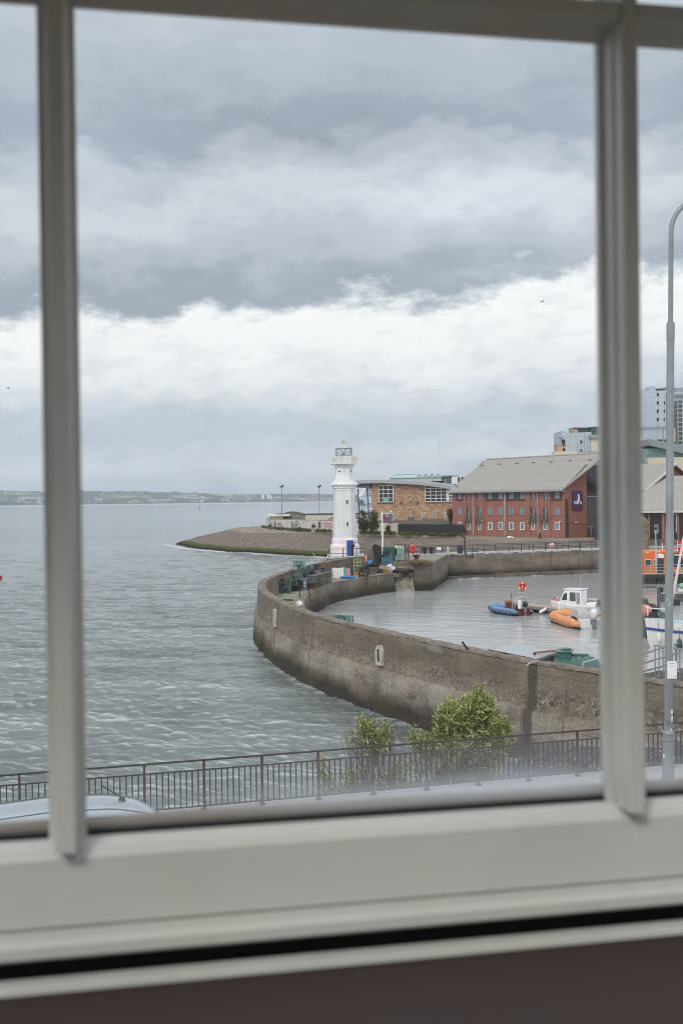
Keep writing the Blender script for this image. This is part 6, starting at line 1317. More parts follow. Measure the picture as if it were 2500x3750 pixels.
def build_gear():
    r = random.Random(21); S = 1.12
    def Q(zx, zy): return (1020+zx/6.533, 2030+zy/6.533)            # the 6.533x crop of the heap
    # heap against the parapet: (zoom x, zoom y of foot, storey, colour, box?)
    nO = normals(OC); names = ['bottom','second','third','top']; ords = ['nearest','second','third','fourth','fifth','sixth','seventh','eighth','ninth','tenth','eleventh','farthest']
    for c in range(12):
        i = int(np.argmin(np.abs(OC[:,1]-(107.2+c*1.42)) + 1e3*(OC[:,1] < 95))); w = OC[i]-nO[i]*(.6+.50+r.uniform(-.05,.2)); a = math.atan2(nO[i][1], nO[i][0])+math.pi/2
        for lv in range(3 if c in (0, 1, 9) else 4 if c % 3 else 3):
            k = [0,2,3,1,0,4,2,5,0,1,3,0,2][(c*5+lv*3) % 13]; creel(k, (w[0]+r.uniform(-.1,.1), w[1]+r.uniform(-.12,.12), DECKZ+.475*lv+.02), a, f'{CN[k]} creel, {names[lv]} layer of the {ords[c]} stack along the parapet', (c+lv) % 3 == 0, (r.uniform(-.12,.12), r.uniform(-.12,.12), a+r.uniform(-.45,.45)), S)
    for zx, zy, lv, k, bx, lab in ((480,330,0,1,1,'balanced on the parapet above the heap'),(270,835,0,3,0,'tipped on edge at the left front of the heap'),(370,862,0,5,1,'red base, at the front left on the deck'),(720,835,0,5,1,'dark red, right of the blue crates'),(470,790,1,2,0,'front layer, above the blue crates'),(330,800,1,5,1,'orange framed, front left, second layer'),(640,800,1,0,0,'front layer, right of the lilac tray'),(800,820,1,0,0,'rounded, front right, next to the harbour-edge row')):
        px, py = Q(zx, zy); z = DECKZ+.475*lv; p = on(px, py, DECKZ if zy > 400 else WALLZ); rz = r.uniform(-.4,.4)+.5; rot = (r.uniform(-.12,.12), r.uniform(-.12,.12), rz) if 'tipped' not in lab else (1.1,.3,rz)
        creel(k, (p.x, p.y, (z if zy > 400 else WALLZ+.1)+.02), rz, f'{CN[k]} creel, {lab}', bool(bx), rot, S)
    # the row of upright creels along the harbour edge
    for k in range(9):
        u = k/8; px, py = Q(830+ (1235-830)*u, 828-(828-690)*u); p = on(px, py, DECKZ); a = math.atan2(8.0, 3.2)
        creel(0 if k % 3 else 2, (p.x, p.y, DECKZ+.36*S), a, ['nearest','second','third','fourth','fifth','sixth','seventh','eighth','farthest'][k]+f' {CN[0 if k % 3 else 2]} creel on end in the harbour-edge row', True, (0, R(90), a+R(90)), S)
    for k in range(6):
        u = k/5; px, py = Q(800+390*u, 640-105*u); p = on(px, py, DECKZ+.9); creel([0,2,0,0,2,0][k], (p.x, p.y, DECKZ+.86), 1.2, ['first','second','third','fourth','fifth','last'][k]+' of the creels laid along the top of the harbour-edge row', True, None, S)
    # second heap, beyond the white sheet: (4.126x crop)
    def C(x, y): return (1240+x/4.126, 1990+y/4.126)
    for x, y, lv, k, bx, lab in ((110,470,0,0,0,'just behind the pink crate'),(200,480,0,1,1,'dark teal upright, left of the yellow frame'),(215,410,1,1,0,'on top of the dark teal upright one'),(345,350,2,0,1,'silver-grey, highest of the second heap'),(330,420,1,0,0,'under the silver-grey one in the second heap'),
        (390,430,1,3,1,'black, upper one in the second heap'),(375,500,0,3,1,'black, standing over the iron ladder'),(480,470,0,0,0,'grey netting right of the black pair'),(520,430,1,2,0,'brown, upper right of the second heap'),(560,450,0,2,1,'right end of the second heap'),(600,440,0,3,0,'dark, next to the yellow fish box'),(100,350,1,2,1,'pale wooden top, behind the black bin'),(290,350,1,0,1,'grey, behind the yellow frame'),(440,350,1,1,0,'dark green, below the blue tarpaulin')):
        px, py = C(x, y); z = DECKZ+[0,.5,.95][lv]; p = on(px, py, z); rz = r.uniform(-.5,.5); creel(k, tuple(p), rz, f'{CN[k]} lobster creel, {lab}', bool(bx), (r.uniform(-.1,.1), r.uniform(-.1,.1), rz), S)
    # green creels behind the near wall
    for px, py, lab in ((1232,2268,'left one of two showing above the near wall'),(1260,2270,'right one of two showing above the near wall')):
        d = 67.5; p = at(px, py, d); creel(1, (p.x, d, p.z-.35), .9, f'teal lobster creel, {lab}', True, None, 1.15)
    # crates and odds and ends
    def crate(px, py, z, w, d, h, mat, name, label, cat, rz=.4, slats=0, lid=None, holes=False):
        p = on(px, py, z); o = thing(name, label, cat, tuple(p), rz); t_ = .035; m = MB(); m.box(-w/2,w/2,-d/2,d/2,0,.04)
        m.box(-w/2,w/2,-d/2,-d/2+t_,.041,h); m.box(-w/2,w/2,d/2-t_,d/2,.041,h); m.box(-w/2,-w/2+t_,-d/2+t_,d/2-t_,.041,h); m.box(w/2-t_,w/2,-d/2+t_,d/2-t_,.041,h); m.box(-w/2-.02,w/2+.02,-d/2-.02,-d/2,h-.07,h-.01); m.box(-w/2-.02,-w/2,-d/2,d/2,h-.07,h-.01); m.box(w/2,w/2+.02,-d/2,d/2,h-.07,h-.01); m.build('crate_body', mat, o, bevel=.008)
        m = MB()
        if slats:
            for k in range(slats): z0 = h*(.12+.72*k/slats); m.box(-w/2+.06,w/2-.06,-d/2-.012,-d/2-.002,z0,z0+.35*h/slats); m.box(-w/2-.012,-w/2-.002,-d/2+.05,d/2-.05,z0,z0+.35*h/slats); m.box(w/2+.002,w/2+.012,-d/2+.05,d/2-.05,z0,z0+.35*h/slats)
            m.build('slot', lid or M('slot_dark', (.03,.03,.03), .9), o)
        else: m.box(-.09,.09,-d/2-.035,-d/2-.02,h*.6,h*.72); m.build('handle', M('slot_dark', (.03,.03,.03), .9), o)
        return o
    blue = M('crate_blue', (.20,.28,.38), .6, .15); 
    crate(*Q(485,860), DECKZ, .62,.5,.86, M('crate_black', (.03,.03,.035), .6), 'fish_crate', 'black slatted crate standing left of the pale blue crate', 'crate', .5, 3)
    crate(*Q(575,850), DECKZ, .55,.5,.95, blue, 'fish_crate', 'pale blue crate on end with white slots, front of the creel heap', 'crate', .5, 5, M('slot_white', (.55,.58,.6), .7))
    crate(*Q(820,700), DECKZ+.0, .55,.45,1.2, M('crate_grey', (.40,.42,.42), .6), 'plastic_tote', 'grey plastic tote standing on end in the heap', 'crate', .5); crate(*Q(930,690), DECKZ+.0, .5,.42,1.25, M('crate_ice', (.45,.52,.58), .6), 'plastic_tote', 'pale blue plastic tote on end, right of the grey tote', 'crate', .5)
    crate(*Q(410,780), DECKZ+.05, .42,.4,.75, M('crate_red', (.45,.06,.05), .6), 'fish_crate', 'red and white crate on end left of the black crate', 'crate', .5, 3, M('slot_white', (0,0,0)))
    crate(*Q(440,835), DECKZ+.97, 1.7,.5,.12, M('crate_lilac', (.19,.18,.30), .7), 'fish_tray', 'flat lilac tray lying across the pale blue and black crates', 'tray', .42); tp = on(*Q(530,852), DECKZ); [o for o in bpy.data.objects if o.get('category') == 'tray'][-1].location = (tp.x, tp.y, DECKZ+.965)
    buoy_m = M('buoy_orange', (.72,.22,.05), .5, .1)
    p = on(*Q(1075,640), DECKZ)+Vector((0,0,1.45)); o = thing('marker_buoy', 'orange round buoy on a long pole, right of the creel heap', 'buoy', tuple(p)); m = MB(); m.ball((0,0,.1), .24, n=14, m=9); m.build('float', buoy_m, o, smooth='all'); m = MB(); m.tube([(-1.05,0,1.35),(0,0,.1),(.45,0,-.75)], .035, 6); m.build('pole', M('pale_pole', (.46,.42,.33), .8), o)
    def pole(z0, z1, name, label, mat, rad=.03, za=DECKZ, zb=DECKZ):
        a, b = on(*z0, za), on(*z1, zb); o = thing(name, label, 'pole', tuple(a)); m = MB(); v = b-a; m.tube([(0,0,.03), tuple(v+Vector((0,0,.03)))], [rad, rad*.7], 6); m.build('shaft', mat, o); m = MB(); m.ball(tuple(v+Vector((0,0,.03))), rad*1.4, n=6, m=5); m.build('end_cap', mat, o)
    pole(Q(215,850), Q(45,600), 'boat_hook', 'thin pole leaning on the parapet at the left of the heap', M('pale_pole', (0,0,0)), .03, DECKZ, DECKZ+1.1)
    # net bag, rope, litter on the deck
    def lump(px, py, z, sx, sy, sz, mat, name, label, cat, seed=1, n=14, part='bundle'):
        p = on(px, py, z); o = thing(name, label, cat, tuple(p)); m = MB(); m.ball((0,0,sz*.8), sx, sy, sz, n, 9)
        for i, v in enumerate(m.v): k = 1+.35*fbm(v[0]*4/sx*.4+seed, v[1]*4/sy*.4, v[2]*4/sz*.4+seed); m.v[i] = (v[0]*k, v[1]*k, max(0, v[2]*k))
        m.build(part, mat, o, smooth='all'); return o
    wb = M('white_bag', (.72,.72,.74), .6, .1, 4); lump(*Q(165,850), DECKZ, .42,.3,.24, M('bag_redwhite', (.60,.40,.38), .7, .5, 3), 'rubbish_sack', 'white and red sack lying by the parapet, left of the heap', 'sack', 3)
    lump(*Q(490,1250), DECKZ, .22,.2,.26, wb, 'white_bag', 'small white bag between the iron ladder hoops', 'bag', 5)
    def rope(pts, name, label, mat, rad=.025, z=DECKZ):
        P = [on(*q, z+.03) for q in pts]; o = thing(name, label, 'rope', tuple(P[0])); m = MB(); c = catmull([tuple(p-P[0]) for p in P], .15); m.tube([tuple(v) for v in c], rad, 5); m.build('rope_length', mat, o, smooth=True)
    rope([Q(-40,975),Q(60,960),Q(185,935),Q(110,910),Q(150,890)], 'rope', 'pale rope lying loose on the deck by the parapet', M('pale_rope', (.42,.42,.40), .9)); rope([Q(-60,1000),Q(40,1030),Q(120,1055),Q(60,1065),Q(70,1110)], 'rope', 'second rope, nearer, snaking along the deck', M('pale_rope', (0,0,0)))
    crate(*Q(265,1195), DECKZ, .62,.36,.14, M('crate_coral', (.50,.14,.12), .7), 'fish_tray', 'coral red tray on the deck near the ladder', 'tray', .1); crate(*Q(200,1110), DECKZ, 1.1,.5,.22, M('frame_green', (.27,.32,.20), .8), 'fish_tray', 'pale green open tray on the deck behind the red tray', 'tray', .05, 2)
    # white sheet over crates, black bin, pink and turquoise crates, tarps
    bp = on(*C(20,400), DECKZ); o = thing('black_tub', 'large black tub behind the white sheet', 'tub', (bp.x, bp.y+.4, DECKZ+.0)); m = MB(); m.lathe([(.62,0),(.78,.9),(.82,.9),(.82,.98),(.74,.98),(.6,.2)], 16, capt=False); m.build('tub_shell', M('tub_black', (.022,.022,.026), .5), o, smooth=True); m = MB(); m.ring((0,0,.93), .83, .035, 'Z', 20, 5); m.build('rim', M('tub_black', (0,0,0)), o)
    p = on(*C(-20,525), DECKZ); o = thing('white_sheet', 'creased white board sheet hung over crates beside the creels', 'sheet', tuple(p)); m = MB(); th = .03
    def f(i, j, q=0): u, v = i/8, j/6; return (-.65+1.3*u+.12*v*(1-u), -.15+.12*math.sin(u*5)+q-.12*(1-v), .05+1.02*v-.10*u*(1-v)+.02*math.sin(u*9))
    m.grid(lambda i, j: f(i, j), 9, 7); m.grid(lambda i, j: f(8-i, j, th), 9, 7); m.build('sheet_face', M('sheet_white', (.66,.65,.61), .8, .08, 3), o, smooth='all')
    m = MB(); m.box(-.6,.6,.1,.6,0,.9); m.build('backing_box', M('crate_black', (0,0,0)), o)
    crate(*C(68,500), DECKZ, .45,.4,.95, M('crate_turquoise', (.10,.48,.40), .6), 'plastic_tote', 'turquoise tote between the white sheet and the pink crate', 'crate', .3); crate(*C(125,490), DECKZ+.05, .62,.45,.78, M('crate_pink', (.60,.26,.33), .6), 'plastic_tote', 'pink crate right of the turquoise tote', 'crate', .2, 4, M('slot_pale', (.5,.4,.42), .7))
    lump(*C(130,528), DECKZ, .75,.35,.17, M('tarp_blue', (.04,.19,.46), .6, .2, 4), 'blue_tarpaulin', 'crumpled bright blue tarpaulin at the deck edge', 'tarpaulin', 8); lump(*C(462,335), DECKZ+.62, .62,.4,.3, M('tarp_blue2', (.05,.22,.42), .6, .3, 4), 'blue_tarpaulin', 'blue tarpaulin bundled on top of the second creel heap', 'tarpaulin', 9); lump(*C(545,360), DECKZ+.5, .5,.4,.36, M('tarp_black', (.02,.02,.022), .6), 'black_sack', 'black sack heaped right of the upper blue tarpaulin', 'sack', 10)
    p = on(*C(282,490), DECKZ); o = thing('lattice_rack', 'yellow lattice frame standing upright among the creels', 'frame', tuple(p), .1); m = MB(); W_, H_ = .72, 1.75
    for x in (-W_/2, 0, W_/2): m.tube([(x,0,0),(x,.12,H_)], .035, 5)
    m.build('upright', M('frame_yellow', (.50,.42,.17), .7, .15), o); m = MB()
    for k in range(6): m.tube([(-W_/2,.12*k/5,H_*k/5+.02),(W_/2,.12*k/5,H_*k/5+.02)], .03, 5)
    m.build('rung', M('frame_yellow', (0,0,0)), o)
    lump(*C(283,488), DECKZ, .3,.25,.2, buoy_m, 'orange_net_float', 'orange float at the foot of the yellow frame', 'float', 2); 
    p = on(*C(413,310), DECKZ+.9); o = thing('life_ring', 'salmon pink life ring hung on the parapet, left of the stub wall', 'life ring', (p.x, p.y, DECKZ+1.35)); m = MB(); m.ring((0,0,0), .36, .11, 'X', 22, 8); m.v = [(v[0],v[1]*.75,v[2]*1.15) for v in m.v]; m.build('ring', M('life_salmon', (.72,.24,.16), .5, .08), o, smooth='all'); m = MB(); m.box(.1,.2,-.08,.08,-.5,.5); m.build('bracket', M('dark_post', (0,0,0)), o)
    crate(*C(697,436), DECKZ, 1.1,.6,.48, M('box_yellow', (.72,.35,.02), .55, .06), 'fish_box', 'orange-yellow fish box at the top of the landing steps', 'fish box', .12, 3, M('box_yellow_dark', (.55,.25,.015), .6)); crate(*C(697,382), DECKZ+.48, 1.12,.62,.26, M('box_white', (.66,.66,.63), .6, .06), 'fish_box', 'white fish box stacked on the orange-yellow one', 'fish box', .12)
    lump(*C(775,436), DECKZ, .34,.3,.48, wb, 'white_bag', 'white sack right of the yellow fish box', 'bag', 11); lump(*C(812,436), DECKZ, .28,.28,.38, wb, 'white_bag', 'second white sack, next to the grey one', 'bag', 12); lump(*C(873,412), DECKZ, .36,.3,.27, M('bag_grey', (.48,.48,.46), .7), 'grey_sack', 'pale grey sack above the landing steps', 'sack', 13)
    lump(*C(960,450), DECKZ-.05, 1.3,.5,.30, M('net_heap', (.075,.06,.048), .95, .45, 14, .8), 'fishing_net', 'brown net heaped along the top of the steps', 'net', 14, 22)
    p = on(*C(1160,440), DECKZ); o = thing('white_crate_grille', 'white grille barrier standing at the top of the steps', 'barrier', (p.x, p.y, DECKZ)); m = MB()
    for k in range(8): m.box(-.42+.12*k,-.37+.12*k,-.03,.03,.06,.58)
    m.build('bar', M('grille_white', (.50,.49,.45), .7), o); m = MB(); m.box(-.48,.52,-.035,.035,0,.06); m.box(-1.9,.52,-.035,.035,.58,.66); m.build('rail', M('grille_white', (0,0,0)), o)
    p = on(*C(858,395), DECKZ); o = thing('crate_stool', 'small open wooden box frame left of the grille', 'box', (p.x, p.y, DECKZ)); m = MB()
    for x in (-.2,.2):
        for y in (-.2,.2): m.box(x-.04,x+.04,y-.04,y+.04,0,.5)
    m.build('leg', M('frame_wood', (.20,.18,.15), .9), o); m = MB(); m.box(-.26,.26,-.26,.26,.5,.58); m.build('top', M('frame_wood', (0,0,0)), o)
    # on the raised head: green tanks, blue tub, black netting, iron cage, bollard, dry grass
    gtank = M('tank_green', (.028,.085,.072), .5, .12, 2); gpale = M('tank_pale', (.22,.30,.28), .5, .15, 2)
    def tank(xz0, xz1, zy, label, mat, lid):
        a, b = on(*C(xz0, zy), HEADZ), on(*C(xz1, zy), HEADZ); w = b.x-a.x; o = thing('storage_bin', label, 'bin', tuple((a+b)/2), 0); h = 1.52
        m = MB(); m.add([(-w*.45,-.55,.1),(w*.45,-.55,.1),(w*.45,.55,.1),(-w*.45,.55,.1),(-w/2,-.62,h-.2),(w/2,-.62,h-.2),(w/2,.62,h-.2),(-w/2,.62,h-.2)], [(0,3,2,1),(4,5,6,7),(0,1,5,4),(1,2,6,5),(2,3,7,6),(3,0,4,7)]); m.build('bin_body', mat, o, bevel=.05)
        m = MB(); m.xprism([(-w/2-.03,h-.19),(w/2+.03,h-.19),(w/2-.02,h+.04),(w/4,h+.12),(-w/4,h+.12),(-w/2+.02,h+.04)], -.66, .66); m.build('lid', lid, o, bevel=.03)
        for x in (-w*.25, w*.25): m = MB(); m.tube([(x,-.5,.1),(x,.5,.1)], .11, 10); m.build('wheel', M('rubber_black', (.02,.02,.02), .8), o)
        m = MB()
        for k in range(3): x = -w*.33+w*.33*k; m.box(x-.04,x+.04,-.66,-.6,.5,h-.25)
        m.build('rib', mat, o)
    tank(668,752,262,'dark green lidded bin on the raised quay, leftmost of the three green bins', gtank, M('tank_lid', (.03,.10,.082), .45)); tank(752,858,262,'dark green lidded bin, middle of the three green bins', gtank, M('tank_lid', (0,0,0)))
    tank(875,990,262,'pale green lidded bin, rightmost of the three, under the iron frame', gpale, M('tank_pale_lid', (.30,.37,.36), .5))
    a, b = on(*C(636,302), HEADZ), on(*C(818,302), HEADZ); w = b.x-a.x; o = thing('blue_tub', 'square blue-green plastic tub on the edge of the raised quay', 'tub', tuple((a+b)/2), 0); m = MB(); m.add([(-w*.46,-.45,0),(w*.46,-.45,0),(w*.46,.45,0),(-w*.46,.45,0),(-w/2,-.52,.86),(w/2,-.52,.86),(w/2,.52,.86),(-w/2,.52,.86),(-w*.46,-.46,.86),(w*.46,-.46,.86),(w*.46,.46,.86),(-w*.46,.46,.86),(-w*.43,-.42,.15),(w*.43,-.42,.15),(w*.43,.42,.15),(-w*.43,.42,.15)], [(0,3,2,1),(0,1,5,4),(1,2,6,5),(2,3,7,6),(3,0,4,7),(4,5,9,8),(5,6,10,9),(6,7,11,10),(7,4,8,11),(8,9,13,12),(9,10,14,13),(10,11,15,14),(11,8,12,15),(12,13,14,15)]); m.build('tub_shell', M('tub_blue', (.035,.12,.165), .5, .1, 2), o, bevel=.03); m = MB(); m.box(-w/2-.02,w/2+.02,-.56,-.525,.76,.84); m.build('rim', M('tub_blue', (0,0,0)), o)
    p = on(*C(680,205), HEADZ+.86); creel(3, (p.x, p.y+.3, HEADZ+.88), 0, 'black lobster creel lying on the blue tub', True, None, 1.3)
    p = on(*C(600,300), HEADZ); o = thing('black_net', 'black netting hung over the stub wall beside the blue tub', 'net', (p.x, p.y, HEADZ)); m = MB(); 
    def f(i, j): u, v = i/10, j/10; return (-.55+1.0*u*(1.15-.4*v)+.1*math.sin(v*5+u*3), -.3+.5*(1-v)*math.sin(u*3.1)*-1+.15*fbm(u*4,v*4,1), 2.1*v*(1-.25*abs(u-.35))+.1*fbm(u*5,v*2,6))
    m.grid(f, 11, 11); sv = len(m.v); m.grid(lambda i, j: tuple(Vector(f(10-i, j))+Vector((0,.2,0))), 11, 11); m.build('net_drape', M('net_drape_black', (.022,.021,.02), .95, .4, 9, .5), o, smooth='all')
    o = thing('gate_cage', 'rusty angle-iron gate frame round the green bins', 'frame', tuple(on(*C(1000,285), HEADZ))); q = lambda x, y, dz=0: (on(*C(x, 285), HEADZ) - Vector(o.location)); irn = M('rusty_iron', (0,0,0))
    hp = (285-20)/4.126*137/4500
    for x in (1000,1065): v = q(x,285); m = MB(); m.box(v.x-.035,v.x+.035,v.y-.035,v.y+.035,0,hp); m.build('post', irn, o)
    v0 = q(850,285); v1 = q(1065,285); m = MB(); m.box(v0.x,v1.x,v1.y-.03,v1.y+.03,hp,hp+.07); m.build('lintel', irn, o); m = MB()
    for k in range(7): x = q(1000,285).x+.06+k*.055; m.box(x-.012,x+.012,-.02,.02,.05,hp*.75)
    m.box(q(1000,285).x+.04,q(1000,285).x+.42,-.025,.025,hp*.75,hp*.8); m.build('mesh', irn, o)
    p = on(*C(1172,275), HEADZ); o = thing('iron_bollard', 'rusty iron mooring bollard on the raised pier head', 'bollard', tuple(p)); m = MB(); m.lathe([(.30,0),(.26,.1),(.24,.45),(.38,.6),(.40,.72),(.30,.8)], 14); m.build('bollard_post', irn, o, smooth=True); m = MB(); m.lathe([(.42,-.01),(.42,.06)], 14); m.build('base', irn, o)
    r = random.Random(5); pts = []
    for k in range(2600): x = r.gauss(1200,95); y = r.uniform(283,300); p = on(*C(min(1395,max(1020,x)), y), HEADZ+.02); pts.append((tuple(p), (r.uniform(-.6,.6),-.5,.9)))
    o = leafy('dry_grass', pts, .34, leaf_mat('dry_grass_leaf', (.16,.125,.075), (.25,.20,.12), (.33,.28,.18)), None, 2, .16, .1); tag(o, 'dry straw-coloured grass along the edge of the pier head', 'dry grass', kind='stuff')
    p = on(*C(855,75), HEADZ+.0); p = at(*C(855,75), 140.0); o = thing('yellow_float', 'small fluorescent yellow float on top of the green bins', 'float', (p.x, 138.4, p.z-.0)); m = MB(); m.ball((0,0,.12), .22, .2, .26, 10, 7); m.build('float_body', M('fluoro_yellow', (.66,.70,.06), .5), o, smooth='all'); m = MB(); m.tube([(0,0,-.7),(0,0,.02)], .05, 6); m.build('stalk', M('dark_post', (0,0,0)), o)
    # thin black pipe sticking up behind the near wall
    a = at(1692,2352,50.5); b = at(1720,2388,50.5); o = thing('black_pipe', 'thin black pipe leaning out above the near wall', 'pipe', tuple(b)); m = MB(); m.tube([tuple((b-a)*.6), tuple(a-b)], .045, 7); m.build('tube', M('pipe_black', (.02,.02,.022), .6), o); m = MB(); m.tube([tuple(a-b), tuple((a-b)*1.03)], .06, 7); m.build('cap', M('pipe_black', (0,0,0)), o)
build_gear()
# ================================================================== quay furniture, railings, people
DKRAIL = M('railing_dark', (.045,.042,.042), .6, .2)
def railing(name, label, pts, h=.95, spacing=1.8, rails=(.45,.92), z=3.05, r_=.035, grp=None, mat=None):
    mat = mat or DKRAIL
    c = catmull(pts, .3) if len(pts) > 2 else np.array([np.array(pts[0])+(np.array(pts[1])-np.array(pts[0]))*k/60 for k in range(61)], float); s = strip_uv(c); L = s[-1]; n = max(1, int(round(L/spacing))); o = thing(name, label, 'railing', (c[0][0], c[0][1], z), 0, grp)
    P = lambda q: (np.interp(q, s, c[:,0])-c[0][0], np.interp(q, s, c[:,1])-c[0][1])
    for k in range(n+1):
        x, y = P(L*k/n); m = MB(); m.tube([(x,y,-.02),(x,y,h)], r_*1.25, 6); m.build('post', mat, o)
    for q in rails:
        m = MB(); m.tube([(*P(L*k/(n*2)), q) for k in range(n*2+1)], r_, 5); m.build('rail', mat, o)
    return o
def build_quay():
    a, b = Vector((12.6,152.6)), Vector((33.8,161.4)); dr = (b-a).normalized(); nn = Vector((-dr.y, dr.x))
    q = lambda s, off: tuple(a+dr*s+nn*off)
    railing('quay_railing', 'dark two-rail railing along the edge of the far quay', [q(-6.5,.35), q(38,.35)], z=3.05)
    railing('quay_railing', 'second dark railing, at the back of the quay walkway below the cobbled slope', [q(-11,4.1), q(38,4.1)], z=3.05, spacing=2.6)
    pl = [(-1.45,138.75),(1.2,138.95),(3.05,139.75)]
    railing('platform_railing', 'railing round the lighthouse platform in front of the blue door', pl, z=3.44, h=1.05, spacing=1.35, rails=(.5,1.0), r_=.03)
    Q3 = lambda x, y: (1240+x/4.126, 1990+y/4.126)
    # flagpole with a torn purple flag
    p = on(1391, 2024, 3.05); O = thing('flagpole', 'white flagpole with a ragged purple and red flag', 'flagpole', (p.x, 149.0, 3.0)); ztop = at(1391,1874,149).z-3
    m = MB(); m.lathe([(.12,0),(.12,.9),(.10,1.0),(.065,ztop)], 10); m.build('pole', M('pole_white', (.74,.74,.72), .5), O); m = MB(); m.box(-.42,.42,-.42,.42,0,.5); m.build('base_block', M('base_white', (.60,.58,.56), .8), O)
    m = MB(); z1 = at(1391,1884,149).z-3; z0 = at(1391,1912,149).z-3
    fl = M('flag_purple', (.16,.09,.14), .8, .35, 2); W_ = 1.05
    def f(i, j): u, v = i/12, j/8; return (.07+W_*u, .12*math.sin(u*7), z0+(z1-z0)*v*(1-.35*u)-.28*u+(.10*fbm(u*6,v*3,2) if u > .7 else 0))
    m.grid(f, 13, 9); m.grid(lambda i, j: (f(12-i,j)[0], f(12-i,j)[1]+.012, f(12-i,j)[2]), 13, 9); o = m.build('flag', fl, O, smooth='all'); m = MB(); m.grid(lambda i, j: (f(i,j*2+3)[0], f(i,j*2+3)[1]-.012, f(i,j*2+3)[2]), 7, 3); m.build('flag_patch', M('flag_red', (.30,.05,.09), .8), o)
    # covered lifebuoy, bins, sign plates, timber post, crane post
    p = on(*Q3(1110,170), 3.05); O = thing('lifebuoy_housing', 'orange-red covered lifebuoy on the quay railing', 'lifebuoy', (p.x, 152.0, 3.05)); red = M('lifebuoy_red', (.66,.075,.05), .55, .12, 4); k = 152/4500/4.126
    m = MB(); m.tube([(0,.15,0),(0,.15,1.6)], .05, 6); m.build('post', DKRAIL, O); zc = at(*Q3(1112,95), 152).z-3.05; zc2 = at(*Q3(1112,45), 152).z-3.05
    m = MB(); m.ring((0,0,zc), .30, .15, 'Y', 24, 8); m.lathe([(.33,-.02),(.33,.02)], 20) if False else None; m.build('ring', red, O, smooth='all'); m = MB(); m.ball((0,.05,zc), .40, .12, .42, 14, 8); m.build('back_shell', M('lifebuoy_dark', (.50,.05,.035), .6), O, smooth='all'); m = MB(); m.ball((0,-.02,zc2), .34, .2, .26, 12, 7); m.build('cover', red, O, smooth='all')
    for x, lab in ((1297,'black litter bin on the quay walkway, left of two'),(1395,'black litter bin on the quay walkway, right of two')):
        p = on(*Q3(x,155), 3.05); O = thing('litter_bin', lab, 'bin', (p.x, p.y, 3.05), 0, 'litter bins on the quay'); m = MB(); m.lathe([(.21,0),(.30,.72)], 12); m.build('bin_body', M('bin_black', (.018,.018,.02), .5), O, smooth=True); m = MB(); m.lathe([(.34,.70),(.34,.80),(.2,.84)], 12); m.build('rim', M('bin_black', (0,0,0)), O)
    def plate(px0, py0, px1, py1, d, mat, label, bars=None):
        a_, b_ = at(px0,py0,d), at(px1,py1,d); O = thing('notice_plate', label, 'sign', (a_.x, d-.06, b_.z)); w, h = b_.x-a_.x, a_.z-b_.z; m = MB(); m.box(0,w,0,.03,0,h); m.build('plate', mat, O)
        if bars:
            m = MB(); m.box(.02,w-.02,-.012,-.002,h*bars[0],h*bars[1]); m.build('band', bars[2], O)
        return O
    wp = M('plate_white', (.72,.72,.72), .6); plate(*Q3(1478,58), *Q3(1545,98), 154.6, wp, 'blank white notice plate on the quay railing'); c2 = lambda x, y: (1600+x/2.412, 1500+y/2.412); plate(*c2(987,1180), *c2(1028,1207), 159.0, wp, 'white notice with a red band on the far quay railing', (.15,.5,M('plate_red', (.55,.05,.05), .6)))
    p = on(1640, 2031, 3.05); O = thing('stone_post', 'short pale stone post at the quay edge', 'post', (p.x, p.y+.2, 3.03)); m = MB(); m.box(-.16,.16,-.16,.16,0,.9); m.build('shaft', M('stone_pale', (.42,.38,.28), .9, .2), O); m = MB(); m.cbox((0,0,.95), .36,.36,.1, taper=.6); m.build('cap', M('stone_pale', (0,0,0)), O)
    p = on(1702, 2027, 3.05); O = thing('quay_crane', 'small black iron davit on the quay edge', 'davit', (p.x, p.y+.2, 3.03)); ct = at(1704,1965,p.y).z-3.03; m = MB(); m.box(-.10,.10,-.10,.10,0,ct); m.build('post', DKRAIL, O); m = MB(); m.tube([(0,0,1.0),(-.55,0,0)], .05, 5); m.build('strut', DKRAIL, O); m = MB(); m.box(-.95,-.3,-.15,.15,0,1.05); m.build('cabinet', M('cabinet_dark', (.035,.035,.04), .6), O)
    railing('quay_steps_rail', 'sloping dark handrail running down the quay steps by the davit', [(p.x+.1, p.y-.4),(p.x+1.6, p.y+.4)], z=2.4, h=.9, spacing=.8, rails=(.3,.85), r_=.03)
    # weeds and rust on the harbour wall, iron rungs
    for px, py in ((1804,2065),(1690,2075),(2010,2033)):
        d = 152.6+ (px-1600)/590*9; p = at(px, py, d); O = thing('wall_ladder', {1804:'rusty iron ladder on the harbour wall below the railing',1690:'dark iron ladder on the harbour wall near the davit',2010:'short iron ladder hanging on the harbour wall, farthest right'}[px], 'ladder', (p.x-.1, p.y-.35, .4)); m = MB(); w = .2
        for x in (-w, w): m.tube([(x,0,0),(x,0,2.3)], .03, 5)
        m.build('stringer', M('rusty_iron', (0,0,0)), O); m = MB()
        for k in range(7): m.tube([(-w,0,.15+k*.32),(w,0,.15+k*.32)], .022, 4)
        m.build('rung', M('rusty_iron', (0,0,0)), O)
    lit = M('white_bag', (0,0,0)); p = on(1864,1971,3.75); O = thing('litter_bag', 'white carrier bags lying on the path in front of the hotel', 'bag', tuple(p)); m = MB(); m.ball((0,0,.15), .42,.2,.18, 10,6); m.ball((.5,0,.1), .25,.15,.12, 8,5); m.build('bag', lit, O, smooth='all')
build_quay()

